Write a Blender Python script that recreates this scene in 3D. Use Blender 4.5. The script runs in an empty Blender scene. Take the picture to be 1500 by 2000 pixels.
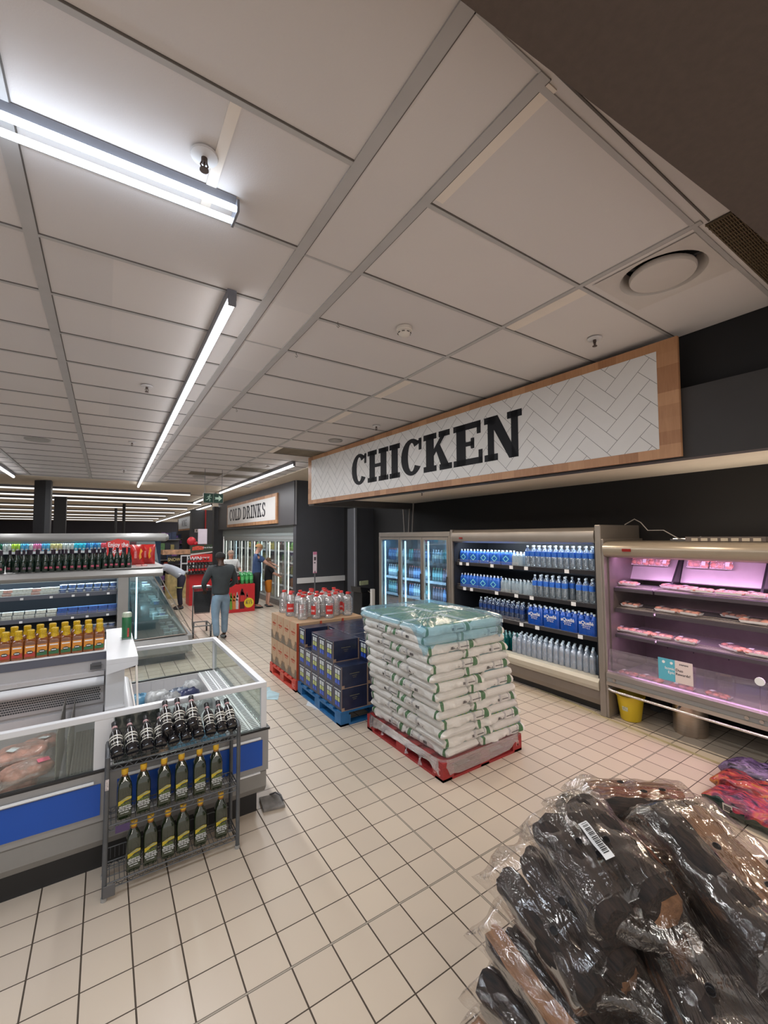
import bpy, bmesh, math, random
from mathutils import Vector, Matrix, Euler
random.seed(7)
PI = math.pi
S = bpy.context.scene
COL = S.collection

# ------------------------------------------------------------ camera, world, light, exposure
HC = 2.0197
YAW, PITCH, ROLL, FPX = -0.5815, 0.0564, -0.0066, 827.74
fw = Vector((-math.sin(YAW)*math.cos(PITCH), math.cos(YAW)*math.cos(PITCH), math.sin(PITCH)))
rt = Vector((math.cos(YAW), math.sin(YAW), 0))
up = rt.cross(fw)
r2 = rt*math.cos(ROLL) + up*math.sin(ROLL)
u2 = -rt*math.sin(ROLL) + up*math.cos(ROLL)
cd = bpy.data.cameras.new('camera')
cam = bpy.data.objects.new('camera', cd)
COL.objects.link(cam)
cam.matrix_world = Matrix(((r2.x, u2.x, -fw.x, 0), (r2.y, u2.y, -fw.y, 0), (r2.z, u2.z, -fw.z, HC), (0, 0, 0, 1)))
cd.sensor_fit = 'HORIZONTAL'
cd.sensor_width = 36
cd.lens = FPX/1500*36
cd.clip_end = 200
S.camera = cam

S.view_settings.view_transform = 'Standard'
S.view_settings.look = 'None'
S.view_settings.gamma = 1
S.view_settings.use_curve_mapping = False
S.view_settings.exposure = -0.5
try:
    S.cycles.transparent_max_bounces = 32
    S.cycles.max_bounces = 10
    S.cycles.diffuse_bounces = 5
    S.cycles.glossy_bounces = 4
    S.cycles.transmission_bounces = 8
    S.cycles.sample_clamp_indirect = 6
except Exception:
    pass

W = bpy.data.worlds.new('world')
S.world = W
W.use_nodes = True
W.node_tree.nodes['Background'].inputs[0].default_value = (0.95, 0.9, 0.86, 1)
W.node_tree.nodes['Background'].inputs[1].default_value = 1.3

ZC = 3.516      # ceiling height
T = 0.207       # floor tile pitch

def area(name, loc, sx, sy, power, col=(1, 1, 1), rot=(0, 0, 0), spread=PI):
    d = bpy.data.lights.new(name, 'AREA')
    d.shape = 'RECTANGLE'
    d.size = sx
    d.size_y = sy
    d.energy = power
    d.color = col
    d.spread = spread
    o = bpy.data.objects.new(name, d)
    o.location = loc
    o.rotation_euler = rot
    COL.objects.link(o)
    return o

# light thrown down by the ceiling tubes (the tubes themselves are built further down)
area('tube_light', (0.70, 8.3, 3.39), 0.06, 11.2, 240, (0.97, 0.98, 1.0))
area('tube_light', (-2.0, 1.92, 3.39), 4.9, 0.07, 60, (0.80, 0.88, 1.0))
area('tube_light', (3.08, 11.1, 3.39), 0.06, 6.4, 120, (0.97, 0.98, 1.0))
area('tube_light', (-1.85, 8.0, 3.39), 0.06, 10.0, 90, (0.97, 0.98, 1.0))
for yy, pw in ((15.3, 60), (19.5, 60), (23.2, 55), (27, 50), (31.3, 50), (35.7, 50), (40, 50)):
    area('tube_light', (-3.0, yy, 3.38), 12, 0.06, pw, (1.0, 0.97, 0.92))
# warm downlights recessed in the soffit over the chicken cabinets
for yy in (5.62, 4.42, 3.22, 2.02, 0.82, -0.38):
    area('soffit_downlight', (3.95, yy, 2.705), 0.09, 0.09, 12, (1.0, 0.82, 0.64), spread=math.radians(150))
area('added_soffit_fill', (5.10, 1.0, 1.985), 2.2, 0.05, 7, (1.0, 0.86, 0.70), rot=(PI, 0, PI/2))  # added fill that brightens the soffit, no known lamp stands here
# unseen tubes assumed over the aisle behind the photographer
area('tube_light', (1.2, -2.2, 3.2), 5.0, 0.07, 170, (1.0, 0.90, 0.80))
area('tube_light', (-2.5, -1.0, 3.2), 0.07, 4.0, 110, (1.0, 0.94, 0.88))

# ------------------------------------------------------------ materials
MATS = {}
def nd(nt, typ, **kw):
    n = nt.nodes.new(typ)
    for k, v in kw.items():
        setattr(n, k, v)
    return n
def mat(name, col, rough=0.5, metal=0.0, noise=0.06, scale=8.0, bump=0.0, bscale=60.0, emit=None, es=0.0, coat=0.0, spec=0.5, stretch=None):
    if name in MATS:
        return MATS[name]
    m = bpy.data.materials.new(name)
    m.use_nodes = True
    nt = m.node_tree
    b = nt.nodes['Principled BSDF']
    c4 = (col[0], col[1], col[2], 1)
    tc = nd(nt, 'ShaderNodeTexCoord')
    mp = nd(nt, 'ShaderNodeMapping')
    if stretch:
        mp.inputs['Scale'].default_value = stretch
    nt.links.new(tc.outputs['Object'], mp.inputs['Vector'])
    if noise > 0:
        nz = nd(nt, 'ShaderNodeTexNoise')
        nz.inputs['Scale'].default_value = scale
        nz.inputs['Detail'].default_value = 3
        nt.links.new(mp.outputs[0], nz.inputs['Vector'])
        mx = nd(nt, 'ShaderNodeMix', data_type='RGBA')
        mx.inputs[6].default_value = tuple(max(0, x*(1-noise*2)) for x in col)+(1,)
        mx.inputs[7].default_value = tuple(min(1, x*(1+noise*2)) for x in col)+(1,)
        nt.links.new(nz.outputs['Fac'], mx.inputs[0])
        nt.links.new(mx.outputs[2], b.inputs['Base Color'])
    else:
        b.inputs['Base Color'].default_value = c4
    if bump > 0:
        n2 = nd(nt, 'ShaderNodeTexNoise')
        n2.inputs['Scale'].default_value = bscale
        n2.inputs['Detail'].default_value = 4
        nt.links.new(mp.outputs[0], n2.inputs['Vector'])
        bp = nd(nt, 'ShaderNodeBump')
        bp.inputs['Strength'].default_value = bump
        bp.inputs['Distance'].default_value = 0.01
        nt.links.new(n2.outputs['Fac'], bp.inputs['Height'])
        nt.links.new(bp.outputs[0], b.inputs['Normal'])
    b.inputs['Roughness'].default_value = rough
    b.inputs['Metallic'].default_value = metal
    b.inputs['Coat Weight'].default_value = coat
    b.inputs['Specular IOR Level'].default_value = spec
    if emit:
        b.inputs['Emission Color'].default_value = (emit[0], emit[1], emit[2], 1)
        b.inputs['Emission Strength'].default_value = es
    MATS[name] = m
    return m
def film(name, tint=(1, 1, 1), clear=0.8, rough=0.08, body=(0.8, 0.8, 0.8), bump=0.0, bscale=20, stretch=(1, 1, 1), gl=0.12, fk=0.75, fb=1.0):
    """thin clear plastic or glass: straight-through transparency, a little body colour, fresnel gloss"""
    if name in MATS:
        return MATS[name]
    m = bpy.data.materials.new(name)
    m.use_nodes = True
    nt = m.node_tree
    for n in list(nt.nodes):
        nt.nodes.remove(n)
    out = nd(nt, 'ShaderNodeOutputMaterial')
    tr = nd(nt, 'ShaderNodeBsdfTransparent')
    tr.inputs[0].default_value = (tint[0], tint[1], tint[2], 1)
    df = nd(nt, 'ShaderNodeBsdfDiffuse')
    df.inputs[0].default_value = (body[0], body[1], body[2], 1)
    gs = nd(nt, 'ShaderNodeBsdfGlossy')
    gs.inputs['Roughness'].default_value = rough
    m1 = nd(nt, 'ShaderNodeMixShader')
    m1.inputs[0].default_value = clear
    nt.links.new(df.outputs[0], m1.inputs[1])
    nt.links.new(tr.outputs[0], m1.inputs[2])
    fr = nd(nt, 'ShaderNodeLayerWeight')
    fr.inputs['Blend'].default_value = 0.25
    ad = nd(nt, 'ShaderNodeMath', operation='MULTIPLY_ADD')
    ad.inputs[1].default_value = fk
    ad.inputs[2].default_value = gl*0.4
    nt.links.new(fr.outputs['Fresnel'], ad.inputs[0])
    m2 = nd(nt, 'ShaderNodeMixShader')
    nt.links.new(ad.outputs[0], m2.inputs[0])
    nt.links.new(m1.outputs[0], m2.inputs[1])
    nt.links.new(gs.outputs[0], m2.inputs[2])
    nt.links.new(m2.outputs[0], out.inputs[0])
    if bump > 0:
        tc = nd(nt, 'ShaderNodeTexCoord')
        mp = nd(nt, 'ShaderNodeMapping')
        mp.inputs['Scale'].default_value = stretch
        nz = nd(nt, 'ShaderNodeTexNoise')
        nz.inputs['Scale'].default_value = bscale
        nz.inputs['Detail'].default_value = 4
        nz.inputs['Distortion'].default_value = 0.6
        bp = nd(nt, 'ShaderNodeBump')
        bp.inputs['Strength'].default_value = bump
        bp.inputs['Distance'].default_value = 0.02
        nt.links.new(tc.outputs['Object'], mp.inputs[0])
        nt.links.new(mp.outputs[0], nz.inputs['Vector'])
        nt.links.new(nz.outputs['Fac'], bp.inputs['Height'])
        nt.links.new(bp.outputs[0], gs.inputs['Normal'])
        if fb >= 1.0: nt.links.new(bp.outputs[0], fr.inputs['Normal'])
    MATS[name] = m
    return m
def glow(name, col, strength):
    return mat(name, col, noise=0, emit=col, es=strength)

# ------------------------------------------------------------ mesh builder
class MB:
    def __init__(s):
        s.v = []; s.f = []; s.m = []; s.cur = 0; s.T = None
    def add(s, vs, fs):
        n = len(s.v)
        if s.T is not None:
            vs = [s.T @ Vector(v) for v in vs]
        s.v += [tuple(v) for v in vs]
        s.f += [tuple(i+n for i in f) for f in fs]
        s.m += [s.cur]*len(fs)
        return s
    def mi(s, i):
        s.cur = i
        return s
    def bx(s, x0, x1, y0, y1, z0, z1):
        return s.add([(x0,y0,z0),(x1,y0,z0),(x1,y1,z0),(x0,y1,z0),(x0,y0,z1),(x1,y0,z1),(x1,y1,z1),(x0,y1,z1)],
                     [(0,3,2,1),(4,5,6,7),(0,1,5,4),(1,2,6,5),(2,3,7,6),(3,0,4,7)])
    def cyl(s, p0, p1, r0, r1=None, n=12, cap=True):
        p0 = Vector(p0); p1 = Vector(p1)
        r1 = r0 if r1 is None else r1
        d = (p1-p0).normalized()
        a = Vector((0,0,1)) if abs(d.z) < 0.9 else Vector((1,0,0))
        e = d.cross(a).normalized(); g = d.cross(e)
        vs = []
        for p, r in ((p0, r0), (p1, r1)):
            for i in range(n):
                t = 2*PI*i/n
                vs.append(p+e*math.cos(t)*r+g*math.sin(t)*r)
        fs = [(i, i+n, (i+1) % n+n, (i+1) % n) for i in range(n)]
        if cap:
            fs += [tuple(range(n)), tuple(reversed(range(n, 2*n)))]
        return s.add(vs, fs)
    def lathe(s, prof, n=14, c=(0,0,0), sx=1.0, sy=1.0, bands=None):
        vs = []; fs = []
        for r, z in prof:
            for i in range(n):
                t = 2*PI*i/n
                vs.append((c[0]+r*math.cos(t)*sx, c[1]+r*math.sin(t)*sy, c[2]+z))
        k = len(prof)
        for j in range(k-1):
            for i in range(n):
                fs.append((j*n+i, j*n+(i+1) % n, (j+1)*n+(i+1) % n, (j+1)*n+i))
        base = len(s.m)
        fs.append(tuple(reversed(range(n)))); fs.append(tuple(range((k-1)*n, k*n)))
        s.add(vs, fs)
        if bands:
            for j, mi in bands.items():
                for i in range(n):
                    s.m[base+j*n+i] = mi
        return s
    def prism(s, poly, a, b, ax='z'):
        """extrude a 2D polygon along an axis; x: poly=(y,z); y: poly=(x,z); z: poly=(x,y)"""
        f = {'x': lambda p, t: (t, p[0], p[1]), 'y': lambda p, t: (p[0], t, p[1]), 'z': lambda p, t: (p[0], p[1], t)}[ax]
        n = len(poly)
        vs = [f(p, a) for p in poly]+[f(p, b) for p in poly]
        fs = [(i, (i+1) % n, (i+1) % n+n, i+n) for i in range(n)]+[tuple(reversed(range(n))), tuple(range(n, 2*n))]
        return s.add(vs, fs)
    def tube(s, pts, r, n=8):
        pts = [Vector(p) for p in pts]
        vs = []; fs = []
        pe = None
        for j, p in enumerate(pts):
            d = (pts[min(j+1, len(pts)-1)]-pts[max(j-1, 0)]).normalized()
            if pe is None:
                a = Vector((0,0,1)) if abs(d.z) < 0.9 else Vector((1,0,0))
                e = d.cross(a).normalized()
            else:
                e = (pe-d*pe.dot(d)).normalized()
            pe = e
            g = d.cross(e)
            rr = r[j] if isinstance(r, (list, tuple)) else r
            for i in range(n):
                t = 2*PI*i/n
                vs.append(p+e*math.cos(t)*rr+g*math.sin(t)*rr)
        for j in range(len(pts)-1):
            for i in range(n):
                fs.append((j*n+i, (j+1)*n+i, (j+1)*n+(i+1) % n, j*n+(i+1) % n))
        k = len(pts)
        fs += [tuple(range(n)), tuple(reversed(range((k-1)*n, k*n)))]
        return s.add(vs, fs)
    def sph(s, c, r, n=12, k=8):
        if not isinstance(r, (tuple, list)):
            r = (r, r, r)
        vs = [(c[0], c[1], c[2]-r[2])]
        for j in range(1, k):
            ph = PI*j/k
            for i in range(n):
                t = 2*PI*i/n
                vs.append((c[0]+r[0]*math.sin(ph)*math.cos(t), c[1]+r[1]*math.sin(ph)*math.sin(t), c[2]-r[2]*math.cos(ph)))
        vs.append((c[0], c[1], c[2]+r[2]))
        fs = [(0, 1+(i+1) % n, 1+i) for i in range(n)]
        for j in range(k-2):
            for i in range(n):
                fs.append((1+j*n+i, 1+j*n+(i+1) % n, 1+(j+1)*n+(i+1) % n, 1+(j+1)*n+i))
        q = 1+(k-2)*n; L = len(vs)-1
        fs += [(q+i, q+(i+1) % n, L) for i in range(n)]
        return s.add(vs, fs)
    def grid(s, fn, nu, nv, close=False):
        vs = [fn(i/nu, j/nv) for j in range(nv+1) for i in range(nu+1)]
        fs = [(j*(nu+1)+i, j*(nu+1)+i+1, (j+1)*(nu+1)+i+1, (j+1)*(nu+1)+i) for j in range(nv) for i in range(nu)]
        return s.add(vs, fs)

def props(o, label=None, cat=None, group=None, kind=None):
    if label: o['label'] = label
    if cat: o['category'] = cat
    if group: o['group'] = group
    if kind: o['kind'] = kind
    return o
def ob(name, mb, mats, parent=None, loc=None, rot=None, smooth=None, bevel=0.0, label=None, cat=None, group=None, kind=None):
    me = bpy.data.meshes.new(name)
    me.from_pydata(mb.v, [], mb.f)
    if not isinstance(mats, (list, tuple)):
        mats = [mats]
    for m in mats:
        me.materials.append(m)
    me.polygons.foreach_set('material_index', mb.m)
    if smooth is not None:
        me.polygons.foreach_set('use_smooth', [True]*len(me.polygons))
        me.set_sharp_from_angle(angle=math.radians(smooth))
    me.update()
    o = bpy.data.objects.new(name, me)
    COL.objects.link(o)
    if loc: o.location = loc
    if rot: o.rotation_euler = rot
    if parent: o.parent = parent
    if bevel > 0:
        bv = o.modifiers.new('bevel', 'BEVEL')
        bv.width = bevel; bv.segments = 2; bv.limit_method = 'ANGLE'; bv.angle_limit = math.radians(40)
    return props(o, label, cat, group, kind)
def thing(name, label, cat, loc=(0,0,0), rz=0, group=None, rot=None):
    o = bpy.data.objects.new(name, None)
    o.empty_display_size = 0.05
    COL.objects.link(o)
    o.location = loc
    o.rotation_euler = rot if rot else (0, 0, rz)
    return props(o, label, cat, group)
class Proto:
    """a thing built once; place() moves the first and copies it with its parts for the rest"""
    def __init__(s, root):
        s.root = root; s.used = False
        s.kids = [c for c in COL.objects if c.parent == root]
        s.sub = {k.name: [c for c in COL.objects if c.parent == k] for k in s.kids}
    def place(s, loc, rz=0, label=None, group=None, rot=None, sc=None):
        if not s.used:
            s.used = True; r = s.root
        else:
            r = s.root.copy(); COL.objects.link(r)
            for k in s.kids:
                c = k.copy(); COL.objects.link(c); c.parent = r
                for g in s.sub[k.name]:
                    d = g.copy(); COL.objects.link(d); d.parent = c
        r.location = loc
        r.rotation_euler = rot if rot else (0, 0, rz)
        if sc: r.scale = (sc, sc, sc) if not isinstance(sc, tuple) else sc
        if label: r['label'] = label
        if group: r['group'] = group
        return r
NTH = ['', 'first', 'second', 'third', 'fourth', 'fifth', 'sixth', 'seventh', 'eighth', 'ninth', 'tenth', 'eleventh', 'twelfth',
       'thirteenth', 'fourteenth', 'fifteenth', 'sixteenth', 'seventeenth', 'eighteenth', 'nineteenth', 'twentieth',
       'twenty-first', 'twenty-second', 'twenty-third', 'twenty-fourth', 'twenty-fifth', 'twenty-sixth', 'twenty-seventh',
       'twenty-eighth', 'twenty-ninth', 'thirtieth', 'thirty-first', 'thirty-second', 'thirty-third', 'thirty-fourth']
def text(parent, s, size, M4, m, name='lettering', sx=1.0, ext=0.001, label=None, align='CENTER', shear=0.0, sp=1.0):
    cu = bpy.data.curves.new('t', 'FONT')
    cu.body = s; cu.size = size; cu.extrude = ext; cu.align_x = align; cu.align_y = 'CENTER'
    cu.shear = shear; cu.space_character = sp; cu.resolution_u = 3; cu.offset = size*0.012
    to = bpy.data.objects.new('t', cu)
    COL.objects.link(to)
    me = bpy.data.meshes.new_from_object(to)
    bpy.data.objects.remove(to)
    me.transform(M4 @ Matrix.Diagonal((sx, 1, 1, 1)))
    me.materials.clear(); me.materials.append(m)
    me.name = name
    o = bpy.data.objects.new(name, me)
    COL.objects.link(o)
    o.parent = parent
    if label: o['label'] = label
    return o
def facing(d, loc):
    """matrix that stands text up: local x = reading direction, local z = towards the reader. d: '-X' or '-Y' or '+X'"""
    if d == '-X':
        R = Matrix(((0,0,-1),(-1,0,0),(0,1,0)))
    elif d == '-Y':
        R = Matrix(((1,0,0),(0,0,-1),(0,1,0)))
    else:
        R = Matrix(((0,0,1),(1,0,0),(0,1,0)))
    return Matrix.Translation(loc) @ R.to_4x4()
# ------------------------------------------------------------ structure
def math_node(nt, op, a, b=None, c=None):
    n = nd(nt, 'ShaderNodeMath', operation=op)
    for i, v in enumerate((a, b, c)):
        if v is None: continue
        if isinstance(v, (int, float)): n.inputs[i].default_value = v
        else: nt.links.new(v, n.inputs[i])
    return n.outputs[0]
def cell_material(name, base, x0, dx, y0, dy, lw, linecol, var=0.05, rough=0.3, joints=None, warm=None):
    m = bpy.data.materials.new(name)
    m.use_nodes = True
    nt = m.node_tree
    b = nt.nodes['Principled BSDF']
    tc = nd(nt, 'ShaderNodeTexCoord')
    sp = nd(nt, 'ShaderNodeSeparateXYZ')
    nt.links.new(tc.outputs['Object'], sp.inputs[0])
    X, Y = sp.outputs[0], sp.outputs[1]
    u = math_node(nt, 'DIVIDE', math_node(nt, 'SUBTRACT', X, x0), dx)
    v = math_node(nt, 'DIVIDE', math_node(nt, 'SUBTRACT', Y, y0), dy)
    fu, fv = math_node(nt, 'FLOOR', u), math_node(nt, 'FLOOR', v)
    cb = nd(nt, 'ShaderNodeCombineXYZ')
    nt.links.new(fu, cb.inputs[0]); nt.links.new(fv, cb.inputs[1])
    wn = nd(nt, 'ShaderNodeTexWhiteNoise', noise_dimensions='2D')
    nt.links.new(cb.outputs[0], wn.inputs['Vector'])
    nz = nd(nt, 'ShaderNodeTexNoise'); nz.inputs['Scale'].default_value = 1.3; nz.inputs['Detail'].default_value = 6
    nt.links.new(tc.outputs['Object'], nz.inputs['Vector'])
    mix = nd(nt, 'ShaderNodeMix', data_type='RGBA')
    mix.inputs[6].default_value = tuple(x*(1-var) for x in base)+(1,)
    w = warm if warm else tuple(min(1, x*(1+var)) for x in base)
    mix.inputs[7].default_value = w+(1,)
    ff = math_node(nt, 'ADD', math_node(nt, 'MULTIPLY', wn.outputs['Value'], 0.6), math_node(nt, 'MULTIPLY', nz.outputs['Fac'], 0.5))
    nt.links.new(ff, mix.inputs[0])
    col = mix.outputs[2]
    if lw:
        du = math_node(nt, 'ABSOLUTE', math_node(nt, 'SUBTRACT', math_node(nt, 'FRACT', u), 0.5))
        dv = math_node(nt, 'ABSOLUTE', math_node(nt, 'SUBTRACT', math_node(nt, 'FRACT', v), 0.5))
        l1 = math_node(nt, 'GREATER_THAN', du, 0.5-lw/dx/2*1.15)
        l2 = math_node(nt, 'GREATER_THAN', dv, 0.5-lw/dy/2*0.95)
        ln = math_node(nt, 'MAXIMUM', l1, l2)
        rg = ln
        if joints:
            ax = math_node(nt, 'ABSOLUTE', math_node(nt, 'SUBTRACT', X, joints[0]))
            ay = math_node(nt, 'ABSOLUTE', math_node(nt, 'SUBTRACT', Y, joints[1]))
            ja = math_node(nt, 'LESS_THAN', ax, 0.0065); jb = math_node(nt, 'LESS_THAN', ay, 0.0065)
            j = math_node(nt, 'MAXIMUM', ja, jb)
            ea = math_node(nt, 'LESS_THAN', ax, 0.004); eb = math_node(nt, 'LESS_THAN', ay, 0.004)
            e = math_node(nt, 'MAXIMUM', ea, eb)
            ln = math_node(nt, 'MAXIMUM', ln, j)
        m2 = nd(nt, 'ShaderNodeMix', data_type='RGBA')
        nt.links.new(ln, m2.inputs[0]); nt.links.new(col, m2.inputs[6])
        m2.inputs[7].default_value = linecol+(1,)
        col = m2.outputs[2]
        if joints:
            m3 = nd(nt, 'ShaderNodeMix', data_type='RGBA')
            nt.links.new(e, m3.inputs[0]); nt.links.new(col, m3.inputs[6])
            m3.inputs[7].default_value = (0.36, 0.32, 0.26, 1)
            col = m3.outputs[2]
        bp = nd(nt, 'ShaderNodeBump', invert=True)
        bp.inputs['Strength'].default_value = 0.4; bp.inputs['Distance'].default_value = 0.002
        nt.links.new(ln, bp.inputs['Height']); nt.links.new(bp.outputs[0], b.inputs['Normal'])
        rr = math_node(nt, 'MULTIPLY_ADD', ln, 0.4, rough)
        nt.links.new(rr, b.inputs['Roughness'])
    else:
        b.inputs['Roughness'].default_value = rough
        n2 = nd(nt, 'ShaderNodeTexNoise'); n2.inputs['Scale'].default_value = 180
        nt.links.new(tc.outputs['Object'], n2.inputs['Vector'])
        bp = nd(nt, 'ShaderNodeBump'); bp.inputs['Strength'].default_value = 0.15; bp.inputs['Distance'].default_value = 0.004
        nt.links.new(n2.outputs['Fac'], bp.inputs['Height']); nt.links.new(bp.outputs[0], b.inputs['Normal'])
    nt.links.new(col, b.inputs['Base Color'])
    return m

M_floor = cell_material('floor_tile', (0.56, 0.475, 0.385), 1.8178, T, 2.0067, T, 0.0065, (0.055, 0.038, 0.024), var=0.06, rough=0.32,
                        joints=(1.8178, 2.0067), warm=(0.61, 0.52, 0.415))
M_ceil = cell_material('ceiling_board', (0.60, 0.565, 0.555), 1.185, 1.1854, 1.4105, 0.598, 0, None, var=0.05, rough=0.9, warm=(0.66, 0.61, 0.585))
M_tee = mat('ceiling_tee', (0.42, 0.40, 0.39), 0.5, noise=0.04)
M_teel = mat('ceiling_tee_pale', (0.74, 0.66, 0.58), 0.6, noise=0.03)
M_gap = mat('ceiling_gap', (0.11, 0.095, 0.085), 0.8, noise=0)
M_cream = mat('ceiling_cream', (0.66, 0.57, 0.46), 0.8, noise=0.05)
M_dark = mat('dark_wall_paint', (0.026, 0.026, 0.031), 0.6, noise=0.05, scale=3)
M_black = mat('black_wall_paint', (0.009, 0.0085, 0.0095), 0.7, noise=0.05, scale=3)
M_brown = mat('dark_bulkhead_felt', (0.085, 0.062, 0.050), 0.95, noise=0.08, scale=40, bump=0.2, bscale=300)
M_char = mat('charcoal_cladding', (0.075, 0.072, 0.078), 0.45, noise=0.06, scale=6, stretch=(8, 8, 0.3))
M_soff = mat('soffit_paint', (0.78, 0.69, 0.58), 0.8, noise=0.03)
M_white = mat('white_paint', (0.72, 0.72, 0.72), 0.45, noise=0.02)
M_steel = mat('stainless_steel', (0.52, 0.49, 0.46), 0.28, metal=0.9, noise=0.08, scale=5, stretch=(1, 1, 30))
M_alu = mat('satin_aluminium', (0.30, 0.27, 0.24), 0.4, metal=0.55, noise=0.04)
M_grey = mat('grey_enamel', (0.28, 0.275, 0.265), 0.4, noise=0.03)
M_dgrey = mat('dark_grey_enamel', (0.10, 0.10, 0.105), 0.45, noise=0.03)
M_blk = mat('black_plastic', (0.012, 0.012, 0.014), 0.35, noise=0)
M_blkin = mat('black_liner', (0.012, 0.013, 0.018), 0.5, noise=0.05)

ob('floor', MB().bx(-9, 6.5, -1.5, 46, -0.1, 0), M_floor, kind='structure')

# ceiling: boards with tee bars hanging 4 mm proud
c = MB()
for (x0, x1, y0, y1) in ((-9, 2.43, 0.35, 12.95), (2.92, 3.62, 0.35, 12.95), (2.43, 2.92, 0.35, 0.855), (2.43, 2.92, 1.345, 8.645), (2.43, 2.92, 9.135, 12.95)):
    c.bx(x0, x1, y0, y1, ZC+0.004, ZC+0.12)
c.mi(1)
XT = [-2.69, -1.50, -0.3145, 0.845, 1.185, 2.370]
W_T = {-0.3145: 0.058, -1.50: 0.05, -2.69: 0.05, 0.845: 0.052, 1.185: 0.048, 2.370: 0.03}
for x in XT:
    w = W_T[x]
    c.bx(x-w, x, 0.79, 12.95, ZC-0.004, ZC+0.004)
c.bx(-9, 3.62, 12.9, 12.95, ZC-0.006, ZC+0.004)
for j in range(-1, 20):
    y = 1.4105+0.598*j
    for a, b_ in ((-9, -2.74), (-2.69, -1.55), (-1.50, -0.372), (-0.3145, 0.793), (1.185, 2.34), (2.37, 3.62)):
        if j == -1 and a < 0.9: continue
        c.bx(a, b_, y, y+0.022, ZC-0.003, ZC+0.004)
for y in (0.79, 2.041, 3.208, 4.39, 5.587, 6.8, 8.0, 9.2, 10.4, 11.6):
    c.bx(0.845, 1.137, y, y+0.010, ZC-0.002, ZC+0.004)
# hairline gaps at one side of each bar
c.mi(2)
for x in XT:
    c.bx(x, x+0.005, 0.79, 12.95, ZC-0.002, ZC+0.004)
for j in range(0, 20):
    y = 1.4105+0.598*j
    for a, b_ in ((-2.69, -1.55), (-1.50, -0.372), (-0.3145, 0.793), (1.185, 2.34), (2.37, 3.62)):
        c.bx(a, b_, y-0.005, y, ZC-0.001, ZC+0.004)
c.bx(0.845, 2.38, 0.765, 0.772, ZC-0.002, ZC+0.004)
c.mi(3)
for y0 in (1.43, 3.23, 4.43, 6.8):
    c.bx(2.372, 2.47, y0, y0+0.57, ZC-0.002, ZC+0.004)
c.bx(1.19, 1.235, 0.80, 1.38, ZC-0.002, ZC+0.004)
c.bx(0.32, 0.36, 1.43, 1.99, ZC-0.002, ZC+0.004)
# water-stained and missing boards near the cold drinks
c.mi(4)
for (x0, x1, y0, y1) in ((2.40, 3.55, 6.80, 7.36), (2.40, 3.3, 9.2, 9.75), (1.6, 2.3, 10.4, 10.9), (2.4, 3.3, 10.5, 11.0)):
    c.bx(x0, x1, y0, y1, ZC-0.001, ZC+0.004)
ob('ceiling', c, [M_ceil, M_tee, M_gap, M_teel, mat('stained_ceiling_board', (0.17, 0.14, 0.10), 0.9, noise=0.35, scale=3)], kind='structure')
ob('ceiling', MB().bx(-9, 6.5, 12.95, 46, ZC-0.015, ZC+0.12), M_cream, kind='structure')
e = MB()
for (x0, x1, y0) in ((-3.2, -0.9, 15.55), (0.2, 1.6, 17.2), (-1.5, 0.6, 17.6), (1.8, 2.9, 16.0), (-4.0, -2.0, 19.9), (0.3, 2.8, 21.2), (-3, 0, 24.1), (0.6, 2.9, 25.6)):
    e.bx(x0, x1, y0, y0+0.12, ZC-0.022, ZC-0.015)
ob('ceiling', e, M_gap, kind='structure')
# dark bulkhead over the photographer, its lower edge 0.3 m under the ceiling
zb = 3.2
ob('wall_bulkhead', MB().prism([(-9, -1.5), (6.5, -1.5), (6.5, 0.30), (1.88, 0.543), (0.627, 0.631), (-9, 1.3)], zb, ZC+0.1), M_brown, kind='structure')
# right-hand side
ob('wall_right', MB().bx(5.57, 5.75, -1.5, 10.5, 0, ZC+0.1), M_black, kind='structure')
ob('wall_back', MB().bx(-9, 6.5, 45.5, 46, 0, ZC), mat('navy_wall_paint', (0.045, 0.043, 0.060), 0.6, noise=0.1, scale=1), kind='structure')
ob('wall_left', MB().bx(-9.2, -9, -1.5, 46, 0, ZC+0.1), M_dark, kind='structure')
ob('wall_partition', MB().bx(4.155, 5.75, 10.5, 10.7, 0, ZC), mat('graphite_wall_paint', (0.060, 0.062, 0.071), 0.55, noise=0.06, scale=3), kind='structure')
ob('wall_void', MB().bx(3.63, 3.70, -1.5, 7.5, 2.9, ZC+0.1), M_black, kind='structure')
p = MB().bx(5.05, 5.57, 8.95, 9.35, 0, 2.7)
ob('wall_pillar', p, mat('graphite_wall_paint', (0, 0, 0)), kind='structure')
ob('trim_1', MB().bx(5.03, 5.08, 8.93, 8.98, 0, 2.7), mat('grey_corner_bead', (0.22, 0.23, 0.25), 0.4, noise=0), kind='structure')
ob('trim_2', MB().bx(4.19, 5.74, 10.46, 10.5, 0.80, 0.94), M_white, kind='structure')
ob('trim_3', MB().bx(4.13, 4.16, 10.47, 10.52, 2.33, ZC), mat('steel_corner_bead', (0.5, 0.5, 0.53), 0.3, metal=0.6, noise=0), kind='structure')
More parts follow.
